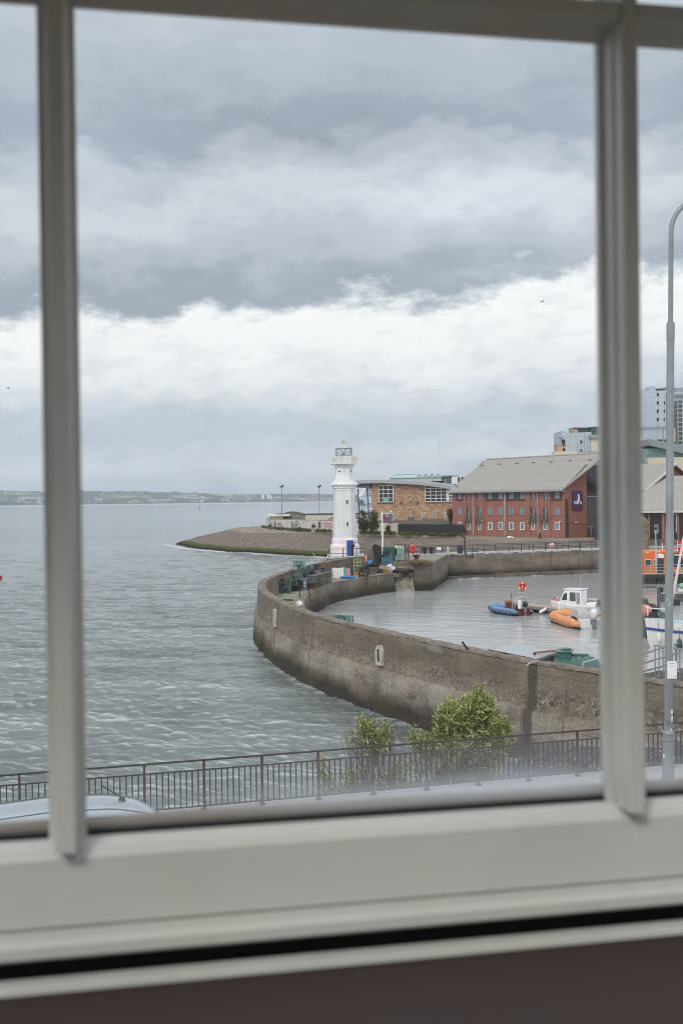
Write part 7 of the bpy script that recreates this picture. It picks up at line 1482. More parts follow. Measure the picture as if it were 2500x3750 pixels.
# ---------------- people
SKIN = M('skin', (.42,.25,.18), .6, .06); HAIR = M('dark_hair', (.03,.022,.018), .8)
def person(loc, face, h, label, top, bottom, shoes, pose='stand', hood=None, bag=None, hair=HAIR, phase=0.0, bare=False):
    O = thing('person', label, 'person', loc, face); s = h/1.75
    st = .0 if pose == 'stand' else (.24 if pose == 'walk' else .05); lean = .42 if pose == 'lean' else 0.0
    def up(y, z): # lean the trunk forward about the hip (figure faces -y)
        if z <= .92: return (y, z)
        dz = z-.92; return (y - dz*math.sin(lean), .92+dz*math.cos(lean))
    V = []; E = []; Rr = []; Lb = []
    def add(x, y, z, r, par, lab, trunk=True):
        yy, zz = up(y, z) if trunk else (y, z); V.append((x*s, yy*s, zz*s)); Rr.append(r*s); Lb.append(lab)
        if par is not None: E.append((par, len(V)-1))
        return len(V)-1
    pel = add(0,0,.95,.145,None,'b'); wa = add(0,0,1.08,.135,pel,'t'); ch = add(0,.0,1.30,.165,wa,'t'); nk = add(0,0,1.47,.065,ch,'s'); jw = add(0,-.02,1.56,.078,nk,'s'); hd = add(0,0,1.65,.098,jw,'s'); add(0,.0,1.72,.075,hd,'s')
    for sg in (-1,1):
        sw = st*sg
        hp = add(sg*.09,0,.88,.105,pel,'b',False); kn = add(sg*.095,-sw*.55-.03,.50,.075 if not bare else .06,hp,'b',False); an = add(sg*.095,-sw*.9+(.06 if sw < 0 else 0),.09,.05 if not bare else .045,kn,'k' if bare else 'b',False); add(sg*.10,-sw*.9-.13,.04,.042,an,'f',False)
        if pose == 'lean' and sg < 0: pts = [(.20,0,1.40,.07),(.25,-.10,1.15,.055),(.20,-.32,1.12,.042),(.18,-.40,1.13,.04)]
        else: pts = [(.20,0,1.40,.07),(.25,sw*.25+.02,1.13,.055),(.24,sw*.6-.06,.90,.042),(.235,sw*.7-.09,.82,.04)]
        sh = add(sg*pts[0][0],pts[0][1],pts[0][2],pts[0][3],ch,'t'); el = add(sg*pts[1][0],pts[1][1],pts[1][2],pts[1][3],sh,'t'); wr = add(sg*pts[2][0],pts[2][1],pts[2][2],pts[2][3],el,'t'); hn = add(sg*pts[3][0],pts[3][1],pts[3][2],pts[3][3],wr,'s')
        for q in range(5): add(sg*pts[3][0]+(-.028+.014*q), pts[3][1]-.02, pts[3][2]-(.085 if q else .05)+.006*abs(q-2.5), .011, hn, 's')
    me = bpy.data.meshes.new('tmp'); me.from_pydata(V, E, []); ob = bpy.data.objects.new('tmp', me); col.objects.link(ob); sk = ob.modifiers.new('s','SKIN'); lay = me.skin_vertices[0] if len(me.skin_vertices) else None
    if lay is None:
        bpy.context.view_layer.objects.active = ob; lay = me.skin_vertices[0]
    for i, r_ in enumerate(Rr): lay.data[i].radius = (r_, r_*.8 if Lb[i] == 't' and r_ > .12*s else r_)
    lay.data[0].use_root = True; sb = ob.modifiers.new('u','SUBSURF'); sb.levels = 1; sb.render_levels = 1; bpy.context.view_layer.update()
    m2 = bpy.data.meshes.new_from_object(ob.evaluated_get(bpy.context.evaluated_depsgraph_get())); bpy.data.objects.remove(ob)
    m2.materials.clear(); mats = {'t': 0, 'b': 1, 's': 2, 'f': 3, 'k': 2}
    for m_ in (top, bottom, SKIN, shoes): m2.materials.append(m_)
    VV = np.array(V)
    for p in m2.polygons: p.material_index = mats[Lb[int(np.argmin(((VV-np.array(p.center))**2).sum(1)-np.array(Rr)**2*.8))]]; p.use_smooth = True
    b = bpy.data.objects.new('body', m2); col.objects.link(b); b.parent = O
    y, z = up(0, 1.665); m = MB(); m.ball((0,(y+.018)*s,(z+.022)*s), .104*s,.108*s,.098*s, 12, 8); m.v = [v for v in m.v]; m.build('hood' if hood else 'hair', hood or hair, O, smooth='all')
    y, z = up(-.1, 1.64); m = MB(); m.ball((0,(y-.012)*s,z*s), .014*s,.022*s,.018*s, 6, 5); m.build('nose', SKIN, O)
    if bag: y, z = up(.18, 1.25); m = MB(); m.cbox((0,y*s,z*s), .30*s,.18*s,.46*s, rx=lean); m.build('rucksack', bag, O, bevel=.04)
    return O
def cloth(n, c): return M('cloth_'+n, c, .9, .12, 6)
BLK = cloth('black', (.016,.016,.018)); GRY = cloth('grey', (.13,.13,.135)); WSH = cloth('pale_shoe', (.55,.55,.55)); DSH = cloth('dark_shoe', (.02,.02,.02))
def build_people():
    def at_foot(px, py, z): p = on(px, py, z); return (p.x, p.y, z)
    person(at_foot(988.5,1947.5,3.62), R(20), 1.75, 'person in a black jacket and grey trousers walking on the headland path', BLK, GRY, WSH, 'walk')
    person(at_foot(1096.5,1949,3.68), R(190), 1.78, 'person in a pink and white jacket and black shorts on the headland path', cloth('pinkwhite', (.58,.40,.42)), BLK, WSH, 'walk', bare=True)
    person(at_foot(1145.5,1950.5,3.70), R(175), 1.74, 'person with a black rucksack and pale trousers, left of a walking pair', cloth('navy', (.03,.035,.05)), cloth('pale', (.40,.39,.37)), WSH, 'walk', bag=BLK)
    person(at_foot(1151,1949.5,3.70), R(170), 1.76, 'person in a black jacket and pale trousers, right of a walking pair', BLK, cloth('pale', (0,0,0)), WSH, 'walk')
    p = at(1290, 2032, 142.0); person((p.x, 142.3, 3.445), R(70), 1.72, 'person in dark clothes leaning toward the blue lighthouse door', BLK, cloth('dark', (.022,.02,.022)), DSH, 'lean', bag=cloth('navy', (0,0,0)))
    person(at_foot(1916,1964,3.78), R(-80), 1.7, 'person in a dark navy coat walking along the hotel front', cloth('navy', (0,0,0)), BLK, DSH, 'walk', hood=cloth('darkhood', (.05,.03,.03)))
    person(at_foot(1976.5,1975.5,3.62), R(-70), 1.75, 'person in a pale olive jacket and black trousers in front of the hotel', cloth('olive', (.24,.235,.16)), BLK, DSH, 'walk')
build_people()
# ================================================================== boats, pontoons
GELC = M('gelcoat_white', (.74,.75,.75), .35, .05, 1.5); BLACKP = M('black_plastic', (.02,.02,.022), .45, .1); STEEL = M('steel_tube', (.52,.53,.54), .35, .1, 3, 0, .6); GLB = M('boat_glass', (.06,.075,.085), .1, .2)
def hull_mesh(L, B, D, draft=.3, flare=.25, n=14, stern=.9, sheer=.25, rise=None):
    "lofted hull: bow at +x"
    m = MB(); secs = []
    for i in range(n+1):
        u = i/n; b = B/2*(stern + (1-stern)*math.sin(min(1, u/.45)*math.pi/2)) * (1 if u < .5 else max(0.015, math.cos(((u-.5)/.5)**1.6*math.pi/2)))
        x = -L/2+L*u; zt = D + sheer*max(0, (u-.35)/.65)**2; rake = .55*max(0, (u-.6)/.4)**2
        secs.append([(x-rake*1.0, 0, -draft*(1-.7*max(0,(u-.7)/.3))), (x-rake*.7, b*(.62-flare*.3), -draft*.4), (x-rake*.35, b*(.86), .28*D), (x, b, zt)])
    pr = []
    for s_ in secs: pr.append([(p[0], -p[1], p[2]) for p in s_[::-1]] + s_[1:])
    k = len(pr[0]); m.grid(lambda i, j: pr[j][i], k, n+1); m.add(pr[0], [tuple(range(k))]); return m, secs
def outboard(par, x, y, z, mat, s=1.0):
    m = MB(); m.ball((x-.12*s,y,z+.42*s), .34*s, .21*s, .30*s, 12, 8); o = m.build('outboard_cowl', mat, par, smooth='all'); m = MB(); m.cbox((x-.10*s,y,z-.02*s), .2*s,.16*s,.5*s); m.cbox((x-.10*s,y,z-.45*s), .14*s,.08*s,.5*s); m.cbox((x+.06*s,y,z+.02*s), .2*s,.26*s,.22*s); m.build('outboard_leg', M('motor_grey', (.20,.21,.22), .4), o, bevel=.02*s)
    m = MB(); m.ball((x-.12*s,y,z-.68*s), .26*s,.06*s,.06*s, 8, 5); m.build('gearcase', M('motor_grey', (0,0,0)), o)
def rib(name, label, bow, stern, tubec, stripe, cab, hullc):
    b, s_ = Vector(bow), Vector(stern); L = (b-s_).length; c = (b+s_)/2; a = math.atan2(b.y-s_.y, b.x-s_.x); O = thing(name, label, 'boat', (c.x, c.y, 0), a); B = L*.42; r = L*.052
    pts = []
    for i in range(25):
        t_ = -1+2*i/24; w = abs(t_)
        if w > .42: x = -L/2+ (1-w)/.58*L*.72; y = math.copysign(B/2-r, t_)
        else: q = t_/.42*math.pi/2; x = -L/2+L*.72 + (L*.28-r)*math.cos(q); y = (B/2-r)*math.sin(q)
        pts.append((x, y, .34+.30*max(0, (x+L/2)/L-.35)**1.3))
    rad = [r*(.35 if i in (0,24) else (.75 if i in (1,23) else 1)) for i in range(25)]
    m = MB(); m.tube(pts, rad, 12); tb = m.build('inflatable_tube', tubec, O, smooth=True)
    m = MB()
    for i in range(2, 23):
        p, q = Vector(pts[i]), Vector(pts[i+1]) if i < 24 else None; mid = p.lerp(q, .3); n_ = Vector((q.y-p.y, -(q.x-p.x), 0)).normalized(); n_ = n_ if n_.dot(Vector((mid.x+L*.1, mid.y, 0))) > 0 else -n_
        m.tube([mid+n_*r*.95+Vector((0,0,r*.45)), mid.lerp(q,.7)+n_*r*1.04+Vector((0,0,-r*.1)), mid.lerp(q,.2)+n_*r*.99+Vector((0,0,-r*.35))], .028, 4)
    m.build('grab_strap', stripe, tb)
    m = MB(); off = [(p[0], p[1]*1.0, p[2]-r*.62) for p in pts]; m.tube(off, [q*.78 for q in rad], 6); m.build('rubbing_strake', M('strake_black', (.025,.025,.027), .7), tb)
    hm, _ = hull_mesh(L*.94, B*.74, .34, .28, stern=.95); hm.build('hull', hullc, O, smooth=True); m = MB(); m.box(-L*.46, L*.22, -B*.30, B*.30, .25, .30); m.build('deck', M('rib_deck', (.42,.43,.44), .8) if 'orange' in label else M('rib_deck_red', (.10,.022,.022), .7), O)
    m = MB(); m.box(-L*.475,-L*.43,-B*.30,B*.30,.1,.62); m.build('transom', hullc, O); return O, L, B, r
def build_boats():
    # finger pontoon
    a, b = Vector((15.75,109.8)), Vector((20.6,100.2)); d = (b-a).normalized(); n = Vector((d.y,-d.x)); O = thing('pontoon', 'wooden floating pontoon with a lifebuoy post, moored between the boats', 'pontoon', (a.x, a.y, 0), math.atan2(d.y, d.x)); L = (b-a).length+6
    m = MB(); 
    for k in range(int(L/.16)): m.box(k*.16, k*.16+.145, -.95, .95, .50, .545)
    m.build('deck_boards', M('pontoon_boards', (.37,.31,.225), .9, .2, 5), O); m = MB(); m.box(0,L,-1.0,-.96,.30,.56); m.box(0,L,.96,1.0,.30,.56); m.box(-.04,0,-1,1,.3,.56); m.build('fascia', M('pontoon_timber', (.20,.185,.165), .9, .3, 4), O); 
    for k in range(4): m = MB(); m.box(.3+k*3.9, 2.7+k*3.9, -.85, .85, -.3, .46); m.build('float', M('pontoon_float', (.10,.10,.095), .9, .3, 3), O, bevel=.05)
    for k, y in ((2.1,-.9),(7.2,-.9)): m = MB(); m.cbox((k,y,.62), .32,.1,.08); m.cbox((k,y,.57), .12,.1,.06); m.build('cleat', BLACKP, O)
    fd = M('fender_white', (.70,.70,.70), .5); m = MB(); m.lathe([(.02,-.42),(.13,-.34),(.13,.28),(.02,.36)], 10); o = thing('fender', 'white fender hanging on the near side of the wooden pontoon', 'fender', tuple(a.to_3d()+d.to_3d()*5.2+n.to_3d()*1.16+Vector((0,0,.35)))); m.build('fender_body', fd, o, smooth=True).rotation_euler = (0,R(62),0); m = MB(); m.tube([(0,0,.1),(-.1,0,.3)], .02, 4); m.build('lanyard', BLACKP, o)
    p = at(1911, 2147, 109.5); red = M('lifebuoy_red', (0,0,0)); O = thing('lifebuoy_post', 'round orange-red lifebuoy on a post at the end of the pontoon', 'lifebuoy', (p.x, 109.5, .5)); z = p.z-.5
    m = MB(); m.tube([(0,.1,0),(0,.1,z+.1)], .055, 8); m.build('post', M('post_steel', (.25,.26,.27), .5), O); m = MB(); m.ring((0,-.03,z), .31, .095, 'Y', 26, 8); m.build('ring', red, O, smooth='all'); m = MB(); m.lathe([(.38,-.05),(.39,.0),(.3,.08)], 24); q = m.build('backboard', M('lifebuoy_dark', (0,0,0)), O, smooth=True); q.rotation_euler = (R(90),0,0); q.location = (0,.06,z); m = MB()
    for k in range(3): aa = R(90+k*120); m.cbox((.31*math.cos(aa), -.135, z+.31*math.sin(aa)), .13,.03,.2, 0); 
    m.box(-.03,.03,-.14,-.02,z-.18,z+.12); m.build('rope_clip', M('clip_white', (.72,.55,.50), .6), O)
    # blue RIB
    blue = M('rib_blue', (.12,.22,.38), .55, .2, 1.2); O, L, B, r = rib('rib_boat', 'blue inflatable boat with a dark red hull and grey arch, beside the pontoon', on(1802,2240,0), on(1921,2256,0), blue, BLACKP, None, M('hull_red', (.14,.02,.022), .5))
    m = MB(); m.box(-L*.18,L*.02,-.28,.28,.30,.95); m.build('console', M('console_red', (.16,.03,.025), .6), O, bevel=.05); m = MB(); m.cbox((-L*.02,0,1.12), .5,.7,.28); m.build('seat_bag', M('console_tan', (.36,.20,.10), .8), O, bevel=.08); m = MB(); m.cbox((-L*.24,0,.62), .8,.5,.42); m.build('jockey_seat', BLACKP, O, bevel=.06)
    m = MB(); w = B*.36
    for x in (-L*.40, -L*.33): m.tube([(x,-w,.4),(x-.05,-w*.9,1.25),(x-.1,-w*.55,1.55),(x-.1,w*.55,1.55),(x-.05,w*.9,1.25),(x,w,.4)], .04, 6)
    m.tube([(-L*.38,-.25,1.55),(-L*.38,-.25,1.95),(-L*.38,.25,1.95),(-L*.38,.25,1.55)], .025, 5); m.build('arch', STEEL, O); m = MB(); m.tube([(L*.0,-.35,.6),(L*.02,-.35,2.0)], .022, 5); m.tube([(0,-.3,.9),(.1,.3,.95)], .02, 4); m.build('aerial', BLACKP, O); m = MB(); m.cbox((-L*.47,.45,1.0), .28,.22,.75); m.build('white_case', GELC, O, bevel=.04); outboard(O, -L*.49, 0, .62, M('motor_black', (.02,.022,.025), .35), .9)
    # orange RIB
    oc = M('rib_orange', (.66,.26,.11), .55, .1, 1.2); O, L, B, r = rib('rib_boat', 'orange inflatable boat with a grey canvas cover and white outboard, nearest of the moored boats', on(2054,2270,0), on(2172,2305,0), oc, M('strap_grey', (.20,.19,.18), .7), None, GELC)
    m = MB(); prof = [(-.50,0),(-.50,.55),(-.38,.85),(-.15,1.10),(.2,1.12),(.5,.9),(.62,.5),(.66,0)]
    def cv(i, j): x, z = prof[j]; w = .62*(1-.25*z/1.1); yy = [-w,-w*.85,-w*.4,0,w*.4,w*.85,w][i]; zz = z*[.35,.85,.98,1,.98,.85,.35][i] if z > 0 else 0; return (x*1.7-L*.12+.03*math.sin(i*2+j), yy, .32+zz+.02*math.sin(i*3+j*2))
    m.grid(cv, 7, 8); m.build('console_cover', M('canvas_grey', (.42,.42,.43), .9, .1, 3), O, smooth=True); m = MB(); m.box(L*.05, L*.3, -B*.24, B*.24, .3, .42); m.build('bow_pad', M('pad_pale', (.55,.53,.50), .8), O, bevel=.04); outboard(O, -L*.49, 0, .55, M('motor_white', (.62,.64,.66), .35), 1.45)
    m = MB(); m.tube([(-L*.42,-B*.3,.4),(-L*.44,-B*.3,1.5)], .03, 5); m.tube([(-L*.40,-B*.3,.4),(-L*.38,-B*.3,1.35)], .025, 5)
    for k in range(4): m.tube([(-L*.42,-B*.3,.6+k*.2),(-L*.39,-B*.3,.6+k*.2)], .015, 4)
    m.build('boarding_ladder', BLACKP, O); m = MB(); m.box(-L*.47,-L*.40,-B*.30,B*.30,.62,.70); m.build('stern_rail', GELC, O)
    # white cabin boat
    b0, s0 = on(2018, 2232, 0), on(2190, 2245, 0); b0 = Vector((17.5, 104.8, 0)); s0 = Vector((22.3, 101.6, 0)); L = (b0-s0).length; a = math.atan2(b0.y-s0.y, b0.x-s0.x); c = (b0+s0)/2
    O = thing('cabin_boat', 'white cabin cruiser with a wheelhouse and twin black outboards behind the pontoon', 'boat', (c.x-.1, c.y+1.3, 0), a); O.scale = (.8,.8,.8); hm, _ = hull_mesh(L, 2.3, .95, .3, sheer=.45); hm.build('hull', GELC, O, smooth=True)
    m = MB(); m.prism([(-L*.45,-1.0),(L*.1,-1.0),(L*.33,-.55),(L*.42,0),(L*.33,.55),(L*.1,1.0),(-L*.45,1.0)], .8, [1.02,1.02,1.22,1.3,1.22,1.02,1.02]); m.build('deck', GELC, O, smooth=False, bevel=.03)
    W_ = .86; pr = [(-.95,1.0),(-.95,2.55),(-.7,2.68),(.75,2.68),(1.0,2.5),(1.35,1.75),(1.55,1.2),(1.55,1.0)]; m = MB(); m.xprism(pr, -W_, W_); ch = m.build('wheelhouse', GELC, O, bevel=.10)
    for y in (-W_, W_):
        sg = 1 if y > 0 else -1; f = lambda q, nm, mt=GLB: (lambda mm: (mm.xprism(q, min(y, y+sg*.025), max(y, y+sg*.025)), mm.build(nm, mt, ch)))(MB())
        f([(.62,1.55),(1.22,1.55),(.98,2.15),(.82,2.3),(.62,2.3)], 'side_window'); f([(-.35,1.45),(.30,1.45),(.30,2.38),(-.35,2.38)], 'side_window', M('cabin_dark', (.10,.11,.12), .3)); f([(-.83,1.15),(-.45,1.15),(-.45,2.38),(-.83,2.38)], 'door', M('door_grey', (.27,.29,.31), .3))
    m = MB(); m.box(-1.05, 1.1, -W_-.08, W_+.08, 2.66, 2.74); m.build('cabin_roof', GELC, ch, bevel=.03); m = MB(); m.tube([(-.55,0,2.7),(-.6,0,4.7)], .018, 5); m.build('aerial', STEEL, ch)
    m = MB()
    for y in (-.75,.75): m.tube([(L*.15,y,1.05),(L*.17,y,1.6),(L*.32,y*.7,1.72),(L*.46,0,1.85)], .022, 5); m.tube([(L*.32,y*.7,1.2),(L*.32,y*.7,1.72)], .02, 4)
    m.build('bow_rail', STEEL, O); m = MB(); m.cbox((-L*.36,0,1.15), 1.0,1.7,.35); m.build('stern_seat', GELC, O, bevel=.08); m = MB(); m.tube([(-L*.15,-1.05,1.55),(-L*.55,-1.05,1.55)], .10, 8); m.build('rolled_canopy', M('canvas_cream', (.52,.47,.34), .9), O)
    outboard(O, -L*.5, -.42, .85, BLACKP, 1.35); outboard(O, -L*.5, .45, .85, M('motor_dark', (.05,.05,.052), .4), 1.35)
    p = on(2027, 2226, 0); o = thing('mooring_buoy', 'orange-red mooring buoy at the bow of the white cabin boat', 'buoy', (p.x-.1, p.y-.8, .55)); m = MB(); m.ball((0,0,.1), .27, .27, .30, 14, 9); m.build('float', M('buoy_scarlet', (.70,.07,.04), .45), o, smooth='all'); m = MB(); m.tube([(0,0,.36),(0,0,.5)], .05, 6); m.build('eye', BLACKP, o)
    for k, (px, py) in enumerate(((2047,2245),(2057,2243))): p = on(px, py, .5); o = thing('mooring_post', ['white mooring post at the pontoon, left of a pair','white mooring post at the pontoon, right of a pair'][k], 'post', (p.x, p.y, .2)); m = MB(); m.lathe([(.10,0),(.10,1.05)], 10); m.build('post', GELC, o, smooth=True); m = MB(); m.lathe([(.11,1.05),(.10,1.12),(.03,1.16)], 10); m.build('cap', GELC, o)
    # ---- right of the window bar: orange ferry, jetty, lamp, flag, yacht mast
    Q = lambda x, y: (2340+x/9.8, 1960+y/9.8)
    d = 141.0; pz = 1.15; A = at(*Q(-900,1330), d); O = thing('jetty', 'grey landing jetty with dark piles in front of the orange boat', 'jetty', (A.x, d-2.2, 0)); W_ = at(2640,2090,d).x-A.x
    m = MB(); m.box(0,W_,0,2.2,pz-.28,pz); m.build('jetty_deck', M('jetty_pink', (.42,.34,.31), .9, .15, 2), O); m = MB(); m.box(0,W_,-.08,-.005,pz-.5,pz-.05); m.build('fender_beam', BLACKP, O)
    for k in range(9): m = MB(); m.box(W_*k/8-.2, W_*k/8+.2, .3,.8,-1,pz-.29); m.build('pile', M('pile_dark', (.055,.05,.045), .9), O)
    m = MB(); m.box(W_*.1, W_*.95, 1.0, 1.9, -.5, .72); m.build('concrete_float', M('float_concrete', (.26,.25,.21), .9, .3, 1.5), O)
    railing('jetty_railing', 'pale steel railing along the landing jetty', [(A.x+.2, d-2.1),(A.x+W_-.2, d-2.1)], z=pz, h=1.05, spacing=1.6, rails=(.35,.68,1.0), r_=.03, mat=M('rail_pale', (.34,.35,.36), .5))
    of = M('ferry_orange', (.66,.155,.035), .5, .08, .6); B_ = at(*Q(-1000,1300), d+2); O = thing('orange_boat', 'large bright orange enclosed passenger boat moored at the jetty', 'boat', (B_.x, d+2.2, 0)); W2 = at(2680,2090,d+2).x-B_.x; zz = lambda y: at(*Q(300,y), d+2).z
    pf = [(0,.2),(W2,.2),(W2,zz(600)),(W2*.93,zz(520)),(W2*.3,zz(560)),(W2*.1,zz(640)),(0,zz(760))]; m = MB(); m.xprism(pf, 0, 3.2); m.build('hull', of, O, bevel=.18)
    X = lambda x: at(*Q(x,1000), d+2.2).x-B_.x
    for x0, x1, y0, y1 in ((185,410,870,1110),(500,640,870,1110),(-300,40,880,1115)):
        m = MB(); m.box(X(x0),X(x1),-.06,.02,zz(y1),zz(y0)); f = m.build('window', M('ferry_frame', (.62,.62,.62), .5), O, bevel=.02); m = MB(); m.box(X(x0)+.06,X(x1)-.06,-.08,-.0605,zz(y1)+.06,zz(y0)-.06); m.build('pane', M('ferry_glass', (.07,.085,.09), .15), f)
    m = MB(); m.xprism([(X(1180),zz(1180)),(X(1590),zz(1180)),(X(1500),zz(660)),(X(1180),zz(660))], -.05, .02); m.build('open_doorway', M('ferry_dark', (.03,.03,.035), .6), O); m = MB(); m.box(X(640),X(860),-.045,.02,zz(1290),zz(780)); m.build('side_door', M('ferry_dark', (0,0,0)), O)
    for x0, x1, y in ((245,325,617),(660,745,600),(390,470,567),(1300,1400,560)): m = MB(); m.box(X(x0),X(x1),-.02,.25,zz(y)-.05,zz(y)+.05); m.build('reflective_strip', M('strip_pale', (.80,.55,.45), .5), O)
    m = MB(); m.tube([(X(850),.3,zz(560)),(X(842),.3,zz(300))], .05, 5); m.build('aerial', GELC, O)
    p = at(*Q(745,1290), d-1.0); o = thing('service_pedestal', 'dark service pedestal with a white peaked cap on the jetty', 'pedestal', (p.x, d-1.0, pz)); h = at(*Q(745,655), d-1).z-pz; m = MB(); m.box(-.27,.27,-.27,.27,0,h*.77); m.build('pillar', M('pedestal_dark', (.035,.037,.05), .5), o); m = MB(); m.add([(-.32,-.32,h*.77),(.32,-.32,h*.77),(.32,.32,h*.77),(-.32,.32,h*.77),(-.32,-.32,h*.93),(.32,-.32,h*.93),(.32,.32,h*.93),(-.32,.32,h*.93),(0,0,h)], [(0,3,2,1),(0,1,5,4),(1,2,6,5),(2,3,7,6),(3,0,4,7),(4,5,8),(5,6,8),(6,7,8),(7,4,8)]); m.build('cap', M('cap_white', (.66,.66,.64), .5), o)
    p = at(*Q(595,1330), d-1.6); o = thing('jetty_lamp', 'slim grey lamp column with a dark head on the jetty', 'lamp post', (p.x, d-1.6, pz)); h = at(2398,1938,d-1.6).z-pz; hk = at(*Q(595,530), d-1.6).z-pz; m = MB(); m.lathe([(.10,0),(.10,hk),(.055,hk+.1),(.05,h)], 10); m.build('column', M('column_grey', (.36,.38,.41), .45), o, smooth=True); m = MB(); m.ball((0,0,h+.1), .17,.2,.22, 10, 6); m.build('lamp_head', BLACKP, o, smooth='all')
    p = at(*Q(1270,1430), d-2.4); o = thing('life_ring', 'orange-red life ring hanging at the edge of the jetty', 'life ring', (p.x, d-2.35, p.z)); m = MB(); m.ring((0,0,0), .33, .11, 'Y', 24, 8); m.build('ring', red, o, smooth='all'); m = MB()
    for k in range(4): aa = R(45+k*90); m.cbox((.33*math.cos(aa), -.01, .33*math.sin(aa)), .12,.25,.12)
    m.build('band', M('clip_white', (0,0,0)), o)
    # Norwegian flag on a staff at the stern of the orange boat
    p = at(*Q(1345,490), d+1.8); o = thing('ensign', 'red flag with a white-edged blue cross flying above the orange boat', 'flag', (p.x, d+1.8, p.z)); ht = at(*Q(1358,180), d+1.8).z-p.z; m = MB(); m.tube([(0,0,-.4),(.1,0,ht)], .03, 6); m.build('staff', GELC, o)
    FW, FH = 1.9, 1.05; cols_ = [M('flag_norred', (.52,.03,.07), .8), M('flag_norwhite', (.75,.75,.76), .8), M('flag_norblue', (.02,.04,.16), .8)]; m = MB(); us = [0,.27,.32,.41,.46,.73,1]; vs = [0,.36,.44,.56,.64,1]
    def fz(u, v, off=0): return (.09+FW*u, .10*math.sin(u*6)+off, ht-.06-FH*(1-v)-.42*u*1.0)
    for off in (0, .012):
        for i in range(6):
            for j in range(5):
                m.mi = 2 if (i == 2 or j == 2) and (us[i] >= 0) and ((i == 2) or (j == 2)) else (1 if i in (1,3) or j in (1,3) else 0)
                q = [fz(us[i],vs[j],off),fz(us[i+1],vs[j],off),fz(us[i+1],vs[j+1],off),fz(us[i],vs[j+1],off)]; m.add(q, [(0,1,2,3)] if off == 0 else [(3,2,1,0)])
    m.build('flag', cols_, o)
    # small work raft with gear
    d = 116.0; p = at(*Q(760,2200), d); o = thing('work_raft', 'low grey work raft loaded with gear, beyond the lamp post', 'raft', (p.x, d, 0), R(-6)); m = MB(); m.box(0,6,-.8,.8,-.2,.75); m.build('raft_hull', M('raft_grey', (.10,.095,.085), .9, .3, 3), o); m = MB(); m.box(-.05,6.05,-.85,.85,.751,.86); m.build('raft_deck', M('raft_deck', (.34,.33,.30), .9, .2, 3), o)
    for x, y, w, h, mt, nm in ((-.25,0,.45,.5,BLACKP,'mooring_block'),(1.6,0,.9,.35,M('raft_white', (.62,.60,.55), .8),'gear_box'),(2.9,.1,.6,.4,BLACKP,'winch'),(3.6,-.2,.9,.3,M('raft_white', (0,0,0)),'gear_box')): m = MB(); m.cbox((x+w/2,y,.86+h/2), w,.7,h); m.build(nm, mt, o, bevel=.08)
    o2 = thing('net_float', 'pale green round float on the work raft', 'float', (p.x+2.0, d-.3, 1.25)); m = MB(); m.ball((0,0,.2), .36, .36, .3, 12, 8); m.build('float_body', M('float_mint', (.16,.46,.33), .5), o2, smooth='all'); m = MB(); m.tube([(0,0,.4),(0,0,.56)], .05, 5); m.build('eye', BLACKP, o2)
    # dark hulled workboat with a radar arch
    Q2 = lambda x, y: (2340+x/7.35, 2180+y/7.35); d = 88.5
    p = at(*Q2(560,1000), 86.5); O = thing('dark_workboat', 'dark green hulled motor boat with a radar arch, half hidden by the window bar', 'boat', (21.4, 88.6, 0), R(-80)); hm, _ = hull_mesh(6.4, 2.9, 1.55, .4, sheer=.35); hm.build('hull', M('hull_darkgreen', (.022,.036,.038), .3, .15), O, smooth=True); m = MB(); m.prism([(-2.9,-1.25),(.8,-1.25),(2.4,-.5),(2.8,0),(2.4,.5),(.8,1.25),(-2.9,1.25)], 1.50, 1.62); m.build('deck', M('deck_pale', (.55,.54,.51), .8), O)
    m = MB(); m.yprism([(-1.15,1.6),(1.15,1.6),(.9,2.5),(-.9,2.5)], -3.2, -.6); m.build('cuddy', M('cuddy_dark', (.06,.065,.07), .5), O, bevel=.08); m = MB(); 
    for y in (-.95,.95): m.tube([(1.0,y,1.6),(1.0,y,3.4),(.9,y*.9,3.5)], .07, 6); m.tube([(1.3,y,1.6),(1.25,y,3.3)], .05, 6)
    m.tube([(.9,-.9,3.5),(.9,.9,3.5)], .08, 6); m.tube([(.9,-.9,3.5),(-1.5,-.9,3.42)], .06, 6); m.build('radar_arch', M('arch_dark', (.10,.11,.12), .4), O); m = MB(); m.lathe([(.48,3.75),(.52,3.85),(.52,4.02),(.44,4.12),(.1,4.16)], 18); m.tube([(-.12,0,3.5),(-.12,0,3.76)], .05, 6); m.tube([(.12,0,3.5),(.12,0,3.76)], .05, 6); o = m.build('radar_dome', GELC, O, smooth=True); o.location = (.2,-.5,0)
    for k, (x, y, c_) in enumerate(((1.7,-.7,M('bag_greyblue', (.20,.21,.23), .8)),(2.3,-.6,M('bag_coral', (.66,.22,.16), .8)),(1.5,.2,BLACKP))): m = MB(); m.ball((x,y,1.95), .55,.45,.42, 10, 7); m.build('gear_bundle', c_, O, smooth='all')
    m = MB(); 
    for q in range(5): x = -.5+q*.9; m.tube([(x,-1.25+.16*max(0,q-2)**1.6,1.6),(x,-1.25+.16*max(0,q-2)**1.6,2.3)], .03, 5)
    m.tube([(-.5+q*.9, -1.25+.16*max(0,q-2)**1.6, 2.3) for q in range(5)], .03, 5); m.build('guard_rail', GELC, O)
    # white yacht with a blue stripe, cut by the right edge
    p = on(2424, 2375, 0); O = thing('white_yacht', 'white yacht with a blue stripe and grey fender, cut by the right edge', 'yacht', (p.x+3.3, p.y+.2, 0), R(172)); L = 8.6
